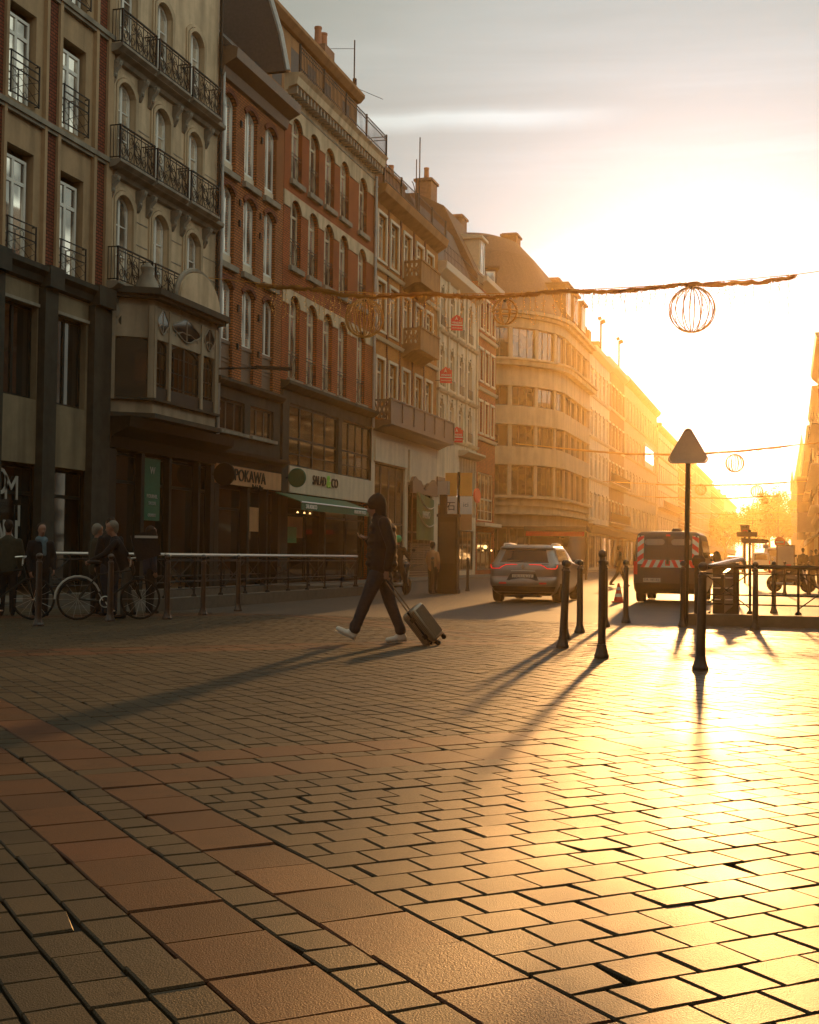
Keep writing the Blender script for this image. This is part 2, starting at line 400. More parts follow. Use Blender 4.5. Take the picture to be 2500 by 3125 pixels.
    a1 = N.new('ShaderNodeMath'); a1.operation = 'ADD'; Lk.new(l1.outputs[0], a1.inputs[0]); Lk.new(l2.outputs[0], a1.inputs[1])
    vb = N.new('ShaderNodeMixRGB'); vb.blend_type = 'MULTIPLY'; vb.inputs['Fac'].default_value = 1; vb.inputs['Color2'].default_value = (.88, 1.10, 1.45, 1)
    Lk.new(a1.outputs[0], vb.inputs['Color1'])
    vc = N.new('ShaderNodeMixRGB'); vc.blend_type = 'ADD'; vc.inputs['Fac'].default_value = 1; vc.inputs['Color2'].default_value = (VEIL*.92, VEIL*.995, VEIL*.84, 1)
    Lk.new(vb.outputs['Color'], vc.inputs['Color1'])
    # added brightness in the unseen right-hand sky, to fill the facades
    d2 = N.new('ShaderNodeVectorMath'); d2.operation = 'DOT_PRODUCT'; d2.inputs[1].default_value = (.95, .02, .30); Lk.new(tc.outputs['Generated'], d2.inputs[0])
    m2 = N.new('ShaderNodeMath'); m2.operation = 'MAXIMUM'; m2.inputs[1].default_value = 0; Lk.new(d2.outputs['Value'], m2.inputs[0])
    p2 = N.new('ShaderNodeMath'); p2.operation = 'POWER'; p2.inputs[1].default_value = 2.2; Lk.new(m2.outputs[0], p2.inputs[0])
    g2 = N.new('ShaderNodeMath'); g2.operation = 'MULTIPLY_ADD'; g2.inputs[1].default_value = SKY_FILL; g2.inputs[2].default_value = 1; Lk.new(p2.outputs[0], g2.inputs[0])
    vk = N.new('ShaderNodeMixRGB'); vk.blend_type = 'MULTIPLY'; vk.inputs['Fac'].default_value = 1; Lk.new(vc.outputs['Color'], vk.inputs['Color1']); Lk.new(g2.outputs[0], vk.inputs['Color2']); vc = vk
    v2 = N.new('ShaderNodeMixRGB'); v2.blend_type = 'MULTIPLY'; v2.inputs['Fac'].default_value = 1
    Lk.new(vc.outputs['Color'], v2.inputs['Color1']); Lk.new(rp.outputs['Color'], v2.inputs['Color2'])
    br = N.new('ShaderNodeMixRGB'); br.blend_type = 'MIX'; br.inputs['Fac'].default_value = .85
    Lk.new(hs.outputs['Color'], br.inputs['Color1']); Lk.new(v2.outputs['Color'], br.inputs['Color2'])
    Lk.new(br.outputs['Color'], bg.inputs['Color'])
sky()
SC.view_settings.view_transform = 'Standard'; SC.view_settings.look = 'None'; SC.view_settings.gamma = 1.0; SC.view_settings.exposure = 0.0
SC.cycles.use_denoising = True
SC.cycles.max_bounces = 6; SC.cycles.diffuse_bounces = 3; SC.cycles.glossy_bounces = 3; SC.cycles.volume_bounces = 0
SC.cycles.sample_clamp_indirect = 6
# ------------------------------------------------------------------ ground
def pavermat(name):
    m, nt, b, N, Lk = newmat(name)
    tc = N.new('ShaderNodeTexCoord'); at = N.new('ShaderNodeAttribute'); at.attribute_name = 'tint'
    no = N.new('ShaderNodeTexNoise'); no.inputs['Scale'].default_value = 130; no.inputs['Detail'].default_value = 5; no.inputs['Roughness'].default_value = .7
    Lk.new(tc.outputs['Object'], no.inputs['Vector'])
    n2 = N.new('ShaderNodeTexNoise'); n2.inputs['Scale'].default_value = .9; n2.inputs['Detail'].default_value = 7; n2.inputs['Roughness'].default_value = .65
    Lk.new(tc.outputs['Object'], n2.inputs['Vector'])
    rp = N.new('ShaderNodeValToRGB'); rp.color_ramp.elements[0].position = .3; rp.color_ramp.elements[1].position = .75
    rp.color_ramp.elements[0].color = (.3, .3, .3, 1); rp.color_ramp.elements[1].color = (1.6, 1.6, 1.6, 1)
    Lk.new(no.outputs['Fac'], rp.inputs['Fac'])
    r2 = N.new('ShaderNodeValToRGB'); r2.color_ramp.elements[0].position = .35; r2.color_ramp.elements[1].position = .7
    r2.color_ramp.elements[0].color = (.72, .72, .7, 1); r2.color_ramp.elements[1].color = (1.1, 1.1, 1.1, 1)
    Lk.new(n2.outputs['Fac'], r2.inputs['Fac'])
    m1 = N.new('ShaderNodeMixRGB'); m1.blend_type = 'MULTIPLY'; m1.inputs['Fac'].default_value = 1
    m2 = N.new('ShaderNodeMixRGB'); m2.blend_type = 'MULTIPLY'; m2.inputs['Fac'].default_value = 1
    Lk.new(at.outputs['Color'], m1.inputs['Color1']); Lk.new(rp.outputs['Color'], m1.inputs['Color2'])
    Lk.new(m1.outputs['Color'], m2.inputs['Color1']); Lk.new(r2.outputs['Color'], m2.inputs['Color2'])
    # old chewing gum and oil spots
    vo = N.new('ShaderNodeTexVoronoi'); vo.inputs['Scale'].default_value = 2.6; Lk.new(tc.outputs['Object'], vo.inputs['Vector'])
    vr = N.new('ShaderNodeValToRGB'); vr.color_ramp.elements[0].position = .045; vr.color_ramp.elements[1].position = .062
    vr.color_ramp.elements[0].color = (.35, .35, .35, 1); vr.color_ramp.elements[1].color = (1, 1, 1, 1); Lk.new(vo.outputs['Distance'], vr.inputs['Fac'])
    n4 = N.new('ShaderNodeTexNoise'); n4.inputs['Scale'].default_value = 3.3; n4.inputs['Detail'].default_value = 9; n4.inputs['Roughness'].default_value = .75; Lk.new(tc.outputs['Object'], n4.inputs['Vector'])
    r4 = N.new('ShaderNodeValToRGB'); r4.color_ramp.elements[0].position = .30; r4.color_ramp.elements[1].position = .46
    r4.color_ramp.elements[0].color = (.5, .5, .48, 1); r4.color_ramp.elements[1].color = (1, 1, 1, 1); Lk.new(n4.outputs['Fac'], r4.inputs['Fac'])
    m3 = N.new('ShaderNodeMixRGB'); m3.blend_type = 'MULTIPLY'; m3.inputs['Fac'].default_value = 1; Lk.new(m2.outputs['Color'], m3.inputs['Color1']); Lk.new(vr.outputs['Color'], m3.inputs['Color2'])
    m4 = N.new('ShaderNodeMixRGB'); m4.blend_type = 'MULTIPLY'; m4.inputs['Fac'].default_value = 1; Lk.new(m3.outputs['Color'], m4.inputs['Color1']); Lk.new(r4.outputs['Color'], m4.inputs['Color2'])
    Lk.new(m4.outputs['Color'], b.inputs['Base Color'])
    rr = N.new('ShaderNodeMapRange'); rr.inputs['To Min'].default_value = .38; rr.inputs['To Max'].default_value = .60
    Lk.new(n2.outputs['Fac'], rr.inputs['Value']); Lk.new(rr.outputs['Result'], b.inputs['Roughness'])
    b.inputs['Specular IOR Level'].default_value = .38
    n3 = N.new('ShaderNodeTexNoise'); n3.inputs['Scale'].default_value = 190; n3.inputs['Detail'].default_value = 8
    Lk.new(tc.outputs['Object'], n3.inputs['Vector'])
    bp = N.new('ShaderNodeBump'); bp.inputs['Strength'].default_value = .55; bp.inputs['Distance'].default_value = .0055
    Lk.new(n3.outputs['Fac'], bp.inputs['Height']); Lk.new(bp.outputs['Normal'], b.inputs['Normal'])
    b.inputs['Specular Tint'].default_value = (1, .82, .58, 1)
    MATS[name] = m
pavermat('paver')
brickmat('street_setts', (.065, .049, .03), (.05, .038, .024), (.025, .02, .014), bw=.24, bh=.16, gap=.016, rough=.62, bump=.7, plane='xy')
MATS['street_setts'].node_tree.nodes['Principled BSDF'].inputs['Specular IOR Level'].default_value = .5
mat('mortar', (.020, .015, .010), .95, var=.3, scale=30)
def ground():
    mb = MB(); mb.quad((-400, -60, -.021), (400, -60, -.021), (400, 1500, -.021), (-400, 1500, -.021))
    tag(mb.build('ground', 'mortar', fix=False), None, None, kind='structure')
    mb = MB()
    mb.quad((-18, 22.55, -.004), (60, 22.55, -.004), (60, 700, -.004), (-18, 700, -.004))
    tag(mb.build('street', 'street_setts', fix=False), None, None, kind='structure')
    mb = MB(); mb.quad((5, -40, -.004), (60, -40, -.004), (60, 22.5, -.004), (5, 22.5, -.004)); mb.quad((-60, -40, -.004), (-18, -40, -.004), (-18, 22.5, -.004), (-60, 22.5, -.004))
    mb.quad((-18, -40, -.004), (5, -40, -.004), (5, 1.0, -.004), (-18, 1.0, -.004))
    tag(mb.build('square', 'street_setts', fix=False), None, None, kind='structure')
    # hand-laid stones of the square, each a bevelled block
    th = R(44.5); eu = (cos(th), sin(th)); ev = (-sin(th), cos(th))
    rects = []
    P = 8.05; U = (1.166, 1.485, 1.65, 1.96); V = (6.15, 6.55, 6.71, 7.06)
    GREY, RED = 0, 1
    rnd = random.Random(3)
    def pos(u, v): return (u*eu[0]+v*ev[0], u*eu[1]+v*ev[1])
    def vis(u, v):
        x, y = pos(u, v)
        return 1.7 < y < 22.5 and -.80*y-1.6 < x < .06*y+3.0 and x > -17.9
    def run(a0, a1, pitch, jit, f):
        n = max(1, round((a1-a0)/pitch)); cuts = [a0+(a1-a0)*i/n+(rnd.uniform(-jit, jit) if 0 < i < n else 0) for i in range(n+1)]
        for i in range(n): f(cuts[i], cuts[i+1])
    def add(u0, u1, v0, v1, t):
        if vis((u0+u1)/2, (v0+v1)/2): rects.append((u0, u1, v0, v1, t))
    for i in range(-4, 4):
        for j in range(-4, 4):
            du, dv = i*P, j*P
            u0, u1, u2, u3 = (a+du for a in U); v0, v1, v2, v3 = (a+dv for a in V)
            ue, ve = U[0]+du+P, V[0]+dv+P
            # band running along v between the crossings
            run(v3, ve, .355, .012, lambda a, b: (add(u0, u1, a, b, RED)))
            run(v3, ve, .185, .012, lambda a, b: (add(u1, u2, a, b, GREY)))
            run(v3, ve, .36, .012, lambda a, b: (add(u2, u3, a, b, RED)))
            run(u3, ue, .36, .012, lambda a, b: (add(a, b, v0, v1, RED)))
            run(u3, ue, .23, .015, lambda a, b: (add(a, b, v1, v2, GREY)))
            run(u3, ue, .36, .012, lambda a, b: (add(a, b, v2, v3, RED)))
            for a, b in ((u0, u1), (u1, u2), (u2, u3)):
                for c, d in ((v0, v1), (v1, v2), (v2, v3)):
                    add(a, b, c, d, GREY if (a == u1 or c == v1) else RED)
            # panel filling: stones in rows, the direction changing from panel to panel
            if (i+j) % 2:
                n = round((ve-v3)/.186); 
                for k in range(n):
                    a, b = v3+(ve-v3)*k/n, v3+(ve-v3)*(k+1)/n
                    u = u3-(.112+rnd.uniform(-.01, .01) if k % 2 else 0)
                    while u < ue-.02:
                        w = rnd.gauss(.2236, .006)
                        uu = min(ue, u+w)
                        if ue-uu < .08: uu = ue
                        add(max(u, u3), uu, a, b, GREY); u = uu
            else:
                n = round((ue-u3)/.160)
                for k in range(n):
                    a, b = u3+(ue-u3)*k/n, u3+(ue-u3)*(k+1)/n
                    v = v3-rnd.uniform(.01, .18)
                    while v < ve-.02:
                        vv = min(ve, v+rnd.gauss(.225, .02))
                        if ve-vv < .07: vv = ve
                        add(a, b, max(v, v3), vv, GREY); v = vv
    vs, fs, tint = [], [], []
    for (u0, u1, v0, v1, t) in rects:
        g = rnd.uniform(.0035, .0062); g2 = rnd.uniform(.003, .0055)
        j = lambda: rnd.uniform(-.0035, .0035)
        c = [(u0+g+j(), v0+g2+j()), (u1-g+j(), v0+g2+j()), (u1-g+j(), v1-g2+j()), (u0+g+j(), v1-g2+j())]
        cu, cv = (u0+u1)/2, (v0+v1)/2
        chip = rnd.randrange(4) if rnd.random() < .06 else -1; cz = rnd.uniform(.012, .03)
        if chip >= 0: a_, b_ = c[chip]; c[chip] = (a_+(cz if a_ < cu else -cz)*rnd.uniform(.2, 1), b_+(cz if b_ < cv else -cz)*rnd.uniform(.2, 1))
        h = rnd.gauss(0, .0012); tu, tv = rnd.gauss(0, .005), rnd.gauss(0, .005)
        bw = .004; o = len(vs)
        for ring in range(3):
            for (a, b) in c:
                ia = a+(bw if a < cu else -bw)*(ring == 0); ib = b+(bw if b < cv else -bw)*(ring == 0)
                x, y = pos(ia, ib); z = h+tu*(a-cu)+tv*(b-cv)-(0, .007, .045)[ring]
                vs.append((x, y, z))
        fs.append((o, o+1, o+2, o+3))
        for ring in (0, 1):
            for k in range(4):
                a, b = o+ring*4+k, o+ring*4+(k+1) % 4
                fs.append((a, a+4, b+4, b))
        s = rnd.gauss(1, .13)
        if t == RED: col = (.100*s, .034*s*rnd.uniform(.9, 1.1), .012*s)
        else:
            wv = rnd.uniform(-.01, .012); col = ((.054+wv*.5)*s, (.040+wv*.25)*s, .022*s)
        tint += [col]*9
    me = D.meshes.new('paving_stones'); me.from_pydata(vs, [], fs)
    at = me.color_attributes.new('tint', 'FLOAT_COLOR', 'CORNER')
    buf = []
    for p in me.polygons:
        c = tint[p.index]; buf += [c[0], c[1], c[2], 1]*p.loop_total
    at.data.foreach_set('color', buf)
    me.materials.append(M('paver')); me.update()
    tag(link('paving_stones', me), None, None, kind='structure')
    # pavement along the left-hand houses
    mb = MB(); mb.box(-17.95, -15.6, 22.6, 500, -.03, .05); 
    tag(mb.build('pavement', 'kerb_stone'), None, None, kind='structure')
ground()

# ------------------------------------------------------------------ facade helpers
def fx(X, sgn=1):                        # facade coordinates (s along street, z up, d out of the wall)
    return lambda s, z, d=0.0: (X+sgn*d, s, z)
def arch(a, b, ztop, rise, n=8):
    """points of the arch from (b, ztop-rise) over to (a, ztop-rise)"""
    w = (b-a)/2; m = (a+b)/2
    if rise >= w*.98: return [(m+w*cos(pi*i/n), ztop-rise+rise*sin(pi*i/n)) for i in range(n+1)]
    r = (w*w+rise*rise)/(2*rise); zc = ztop-r; t0 = math.asin(w/r)
    return [(m+r*sin(t0-2*t0*i/n), zc+r*cos(t0-2*t0*i/n)) for i in range(n+1)]
def wall(mb, F, s0, s1, z0, z1, ops, depth=.22):
    eps = 1e-4
    S = sorted({s0, s1}|{o[0] for o in ops}|{o[1] for o in ops}); Z = sorted({z0, z1}|{o[2] for o in ops}|{o[3] for o in ops})
    S = [v for v in S if s0-eps <= v <= s1+eps]; Z = [v for v in Z if z0-eps <= v <= z1+eps]
    for i in range(len(S)-1):
        if S[i+1]-S[i] < eps: continue
        for k in range(len(Z)-1):
            if Z[k+1]-Z[k] < eps: continue
            cs, cz = (S[i]+S[i+1])/2, (Z[k]+Z[k+1])/2
            if any(o[0] < cs < o[1] and o[2] < cz < o[3] for o in ops): continue
            mb.quad(F(S[i], Z[k]), F(S[i+1], Z[k]), F(S[i+1], Z[k+1]), F(S[i], Z[k+1]))
    for o in ops:
        a, b, c, d = o[:4]; rise = o[4] if len(o) > 4 else 0
        top = [(b, d), (a, d)] if not rise else arch(a, b, d, rise)
        if rise:
            h = len(top)//2
            mb.poly([F(b, d)]+[F(*p) for p in top[:h+1]][::-1]); mb.poly([F(a, d)]+[F(*p) for p in top[h:]][::-1])
        ring = [(a, c), (b, c)]+top
        n = len(ring)
        for i in range(n):
            p, q = ring[i], ring[(i+1) % n]
            mb.quad(F(*p), F(*q), F(q[0], q[1], -depth), F(p[0], p[1], -depth))
def body(mb, X, sgn, s0, s1, z0, z1, dep=11.0):
    """sides, back and top of the house behind its facade"""
    a, b = X-sgn*.02, X-sgn*dep
    mb.quad((a, s0, z0), (b, s0, z0), (b, s0, z1), (a, s0, z1)); mb.quad((a, s1, z0), (b, s1, z0), (b, s1, z1), (a, s1, z1))
    mb.quad((b, s0, z0), (b, s1, z0), (b, s1, z1), (b, s0, z1)); mb.quad((a, s0, z1), (b, s0, z1), (b, s1, z1), (a, s1, z1))
WIN = {}
def outline(w, h, rise, t):
    a, b, z0, z1 = -w/2+t, w/2-t, t, h-t
    if not rise: 
        return [(a, z0), (b, z0)]+[(b+(a-b)*i/8, z1) for i in range(9)]
    return [(a, z0), (b, z0)]+arch(a, b, z1, max(.02, rise*(b-a)/w))
def winmesh(w, h, rise, style, fm, gm):
    key = (round(w, 3), round(h, 3), round(rise, 3), style, fm, gm)
    if key in WIN: return WIN[key]
    mb = MB(); t = .075; ft = .035
    if 'thin' in style: t = .05
    o, i = outline(w, h, rise, 0), outline(w, h, rise, t); n = len(o)
    for x0, x1 in ((ft, -ft),):
        for k in range(n):
            k2 = (k+1) % n
            mb.quad((x0, *o[k]), (x0, *o[k2]), (x0, *i[k2]), (x0, *i[k])); mb.quad((x1, *o[k]), (x1, *o[k2]), (x1, *i[k2]), (x1, *i[k]))
            mb.quad((x0, *i[k]), (x0, *i[k2]), (x1, *i[k2]), (x1, *i[k]))
    g = .03
    top = h-t
    bars = []
    if 'm' in style: bars.append((-.05, .05, t, h*.985-rise*.02))          # central mullion
    if '3' in style: bars += [(-w/6-.03, -w/6+.03, t, h-t-rise), (w/6-.03, w/6+.03, t, h-t-rise)]
    if 't' in style: bars.append((-w/2+t, w/2-t, h*.76, h*.76+.09))        # transom
    if 'c' in style:
        for q in (.36, .68): bars.append((-w/2+t, w/2-t, h*q, h*q+.035))
    if 'x' in style:                                                       # small panes
        k = max(2, round(w/.3)); 
        for q in range(1, k): bars.append((-w/2+w*q/k-.015, -w/2+w*q/k+.015, t, h-t-rise))
        k = max(2, round(h/.42))
        for q in range(1, k): bars.append((-w/2+t, w/2-t, h*q/k-.015, h*q/k+.015))
    if 'v4' in style:
        for q in (1, 2, 3): bars.append((-w/2+w*q/4-.05, -w/2+w*q/4+.05, t, h-t))
        bars.append((-w/2+t, w/2-t, h*.44, h*.44+.09)); bars.append((-w/2+t, w/2-t, h*.2, h*.2+.04))
    for q, (a, b, c, d) in enumerate(bars): e = ft-.004-.003*q; mb.box(-e, e, a, b, c, d)
    fr = mb.mesh('window', fm)
    mb = MB(); mb.poly([(.0, *p) for p in outline(w, h, rise, t*.5)])
    gl = mb.mesh('glass_pane', gm, fix=False)
    WIN[key] = (fr, gl)
    return WIN[key]
def window(root, X, s, z0, w, h, rise=0.0, style='mt', fm='white_paint', gm='glass', rz=0.0, name='window'):
    fr, gl = winmesh(w, h, rise, style, fm, gm)
    f = link(name, fr, root, Vector((X, s, z0))-wloc(root), (0, 0, rz))
    link('glass_pane', gl, f)
    return f
PART = {}
def part(root, key, make, mt, p, rz=0.0, name=None, smooth=False):
    """one shared mesh per key, placed as a child of root"""
    if key not in PART:
        mb = MB(); make(mb); PART[key] = mb.mesh(name or key, mt, smooth)
    return link(name or key, PART[key], root, Vector(p)-wloc(root), (0, 0, rz))
def scroll(mb, y, z, r, turns=1.4, a0=0.0, x=0.0, sg=1, t=.011):
    pts = []
    for i in range(22):
        f = i/21; a = a0+sg*f*turns*2*pi; rr = r*(1-.8*f)
        pts.append((x, y+rr*cos(a), z+rr*sin(a)))
    mb.tube(pts, t, 4)
def ironrail(mb, w, h, d, dens=1.0):
    """wrought iron balcony: front at x=d, sides back to x=0, s centred"""
    for z in (.04, h-.12): mb.box(d-.012, d+.012, -w/2, w/2, z, z+.024)
    mb.box(d-.03, d+.03, -w/2-.02, w/2+.02, h-.03, h)
    for e in (-w/2, w/2):
        mb.box(d-.025, d+.025, e-.025, e+.025, 0, h)
        for z in (.04, h-.03): mb.box(0, d, e-.014, e+.014, z, z+.028)
        k = 4
        for q in range(1, k): mb.box(d*q/k-.008, d*q/k+.008, e-.008, e+.008, .05, h-.03)
    n = max(3, round(w/.42*dens)); st = w/n; hh = h-.16
    for i in range(n):
        y = -w/2+st*(i+.5); sg = 1 if i % 2 else -1
        scroll(mb, y-.02*sg, .05+hh*.27, st*.43, 1.5, pi/2, d, sg); scroll(mb, y+.02*sg, .05+hh*.72, st*.40, 1.5, -pi/2, d, sg)
        mb.tube([(d, y+sg*st*.46*sin(pi*q/8), .05+hh*q/8) for q in range(9)], .010, 4)
        mb.tube([(d, y-sg*st*.30*sin(2*pi*q/10), .05+hh*q/10) for q in range(11)], .008, 4)
    for i in range(1, n): mb.box(d-.009, d+.009, -w/2+st*i-.009, -w/2+st*i+.009, .04, h-.05)
    # the pot-bellied centre of the ironwork
    mb.torus((d, 0, .05+hh*.5), hh*.22, .016, 'x', 14, 4)
def lattice(mb, w, h, d):
    for z in (.03, h*.62, h*.80, h-.03): mb.box(d-.014, d+.014, -w/2, w/2, z, z+.026)
    for e in (-w/2, w/2): mb.box(d-.016, d+.016, e-.016, e+.016, 0, h); mb.box(0, d, e-.01, e+.01, h-.03, h); mb.box(0, d, e-.01, e+.01, .03, .055)
    for sg in (-1, 1):
        for o in (-.5, 0, .5):
            mb.tube([(d, max(-w/2, min(w/2, sg*(-w/2+w*q/10)+o*w)), .05+(h*.57)*q/10+.04*sin(pi*q/10)) for q in range(11)], .008, 4)
    mb.torus((d, 0, h*.71), h*.07, .008, 'x', 10, 4); mb.torus((d, 0, .12), h*.07, .008, 'x', 10, 4)
def ovalrail(mb, w, h, d):
    for z in (.02, h*.86, h-.03): mb.box(d-.012, d+.012, -w/2, w/2, z, z+.026)
    n = 4
    for i in range(n+1):
        if i in (0, 1, n-1, n): mb.box(d-.008, d+.008, -w/2+w*i/n-.008, -w/2+w*i/n+.008, 0, h*.88)
    mb.tube([(d, w*.24*cos(2*pi*i/20), h*.44+h*.40*sin(2*pi*i/20)) for i in range(20)], .012, 4, True)
    mb.tube([(d, w*.12*cos(2*pi*i/16), h*.44+h*.3*sin(2*pi*i/16)) for i in range(16)], .010, 4, True)
    for sg in (-1, 1): scroll(mb, sg*w*.37, h*.44, w*.12, 1.2, 0, d, sg)
def moulding(mb, X, sgn, s0, s1, prof):
    """profile of (d, z) points swept along the street"""
    mb.prism(prof, lambda d, z: (X+sgn*d, s0, z), lambda d, z: (X+sgn*d, s1, z))
def pipe(root, x, y, z0, z1, r=.05, mt='zinc', name='drainpipe'):
    mb = MB(); mb.tube([(x, y, z0), (x, y, z1)], r, 8)
    z = z0+.8
    while z < z1: mb.tube([(x, y, z), (x, y, z+.06)], r*1.35, 8); z += 2.0
    return mb.build(name, mt, root, smooth=True)
X0 = -18.0
# ------------------------------------------------------------------ house 1: beige stone with brick strips
def house_beige():
    t = thing('town_house', 'beige stone house with red brick strips and latticed window guards, at the far left', 'building', (X0, 27, 0))
    F = fx(X0); s0, s1 = 22.9, 31.6
    cs = (24.85, 27.3, 29.66)
    rows = ((8.02, 10.9), (12.02, 14.36), (15.42, 17.9))
    ops = [(c-.62, c+.62, a, b) for c in cs for a, b in rows]
    big = [(c-.82, c+.82, 4.87, 7.16) for c in (25.0, 27.42, 29.75)]
    mb = MB(); wall(mb, F, s0, s1, 3.27, 7.72, big, .30); mb.quad((X0-.3, s0, 0), (X0-.3, s1, 0), (X0-.3, s1, 3.3), (X0-.3, s0, 3.3)); mb.build('base_wall', 'shaded_stone', t)
    mb = MB(); wall(mb, F, s0, s1, 7.72, 19.6, ops, .30)
    body(mb, X0, 1, s0, s1, 0, 19.6)
    mb.build('wall', 'beige_stone', t)
    mb = MB()
    for a, b in ((25.98, 26.50), (28.36, 28.84), (30.78, 31.28)):
        mb.box(X0-.05, X0+.035, a, b, 8.2, 19.4)
    mb.build('brick_strip', 'dark_brick', t)
    mb = MB()
    for a, b in ((25.86, 25.975), (26.505, 26.62), (28.24, 28.355), (28.845, 28.98), (30.64, 30.775), (31.285, 31.595)):
        mb.box(X0-.05, X0+.11, a, b, 8.22, 19.5)
    mb.build('pilaster', 'beige_stone', t)
    mb = MB()
    for z in (11.74, 15.16): mb = MB(); mb.box(X0-.04, X0+.15, s0, s1, z, z+.13); mb.box(X0-.04, X0+.10, s0, s1, z-.09, z-.003); mb.build('string_course', 'grey_stone', t)
    mb = MB(); moulding(mb, X0, 1, s0, s1, [(-.05, 7.72), (.12, 7.78), (.16, 7.95), (.30, 8.05), (.30, 8.18), (-.05, 8.2)])
    for a, b in ((25.9, 26.6), (28.26, 28.92), (30.66, 31.55)): mb.box(X0+.02, X0+.34, a, b, 7.7, 8.235)
    mb.build('cornice', 'dark_stone', t)
    mb = MB(); moulding(mb, X0, 1, s0, s1, [(-.05, 19.6), (.2, 19.7), (.5, 20.1), (.5, 20.3), (-.05, 20.35)]); mb.build('roof_cornice', 'beige_stone', t)
    mb = MB(); mb.xz([(X0-.2, 20.3), (X0-4, 23.5), (X0-11, 23.5), (X0-11, 19.6), (X0-.2, 19.6)], s0+.01, s1-.01); mb.build('roof', 'slate', t)
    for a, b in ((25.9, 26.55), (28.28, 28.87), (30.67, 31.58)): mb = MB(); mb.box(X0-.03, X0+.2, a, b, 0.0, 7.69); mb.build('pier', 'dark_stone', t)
    for c in cs:
        for a, b in rows: 
            window(t, X0-.18, c-.03, a, 1.12, b-a-.2, 0, 'mt', 'white_paint', 'glass')
            mb = MB()
            part(t, 'balconette', lambda m: lattice(m, 1.22, 1.05, .12), 'iron', (X0+.0, c, a+.03))
    for c in (25.0, 27.42, 29.75): window(t, X0-.2, c, 4.87, 1.64, 2.29, 0, 'm', 'dark_paint', 'dark_glass', name='showroom_window')
    for c in (25.0, 27.42, 29.75): window(t, X0-.2, c, .25, 2.0, 2.95, 0, 'thin', 'dark_paint', 'dark_glass', name='shop_window')
    mb = MB(); mb.box(X0-.04, X0+.05, s0, s1, 7.18, 7.26); mb.build('lintel', 'grey_stone', t)
    # white letters stuck on the dark shop glass
    sg = thing('window_lettering', 'big white uneven letters on the dark shop glass, far left', 'sign', (X0-.16, 27.1, 1.6))
    for ch, s, z, sz in (('O', 27.0, 2.75, .95), ('M', 27.5, 2.62, .85), ('I', 27.85, 1.95, .75), ('A', 27.02, 1.45, .95), ('N', 27.5, 1.5, .95)):
        letter(ch, sz, 'grey_sign', sg, (X0-.15, s, z), RX, .012, name='letter')
house_beige()

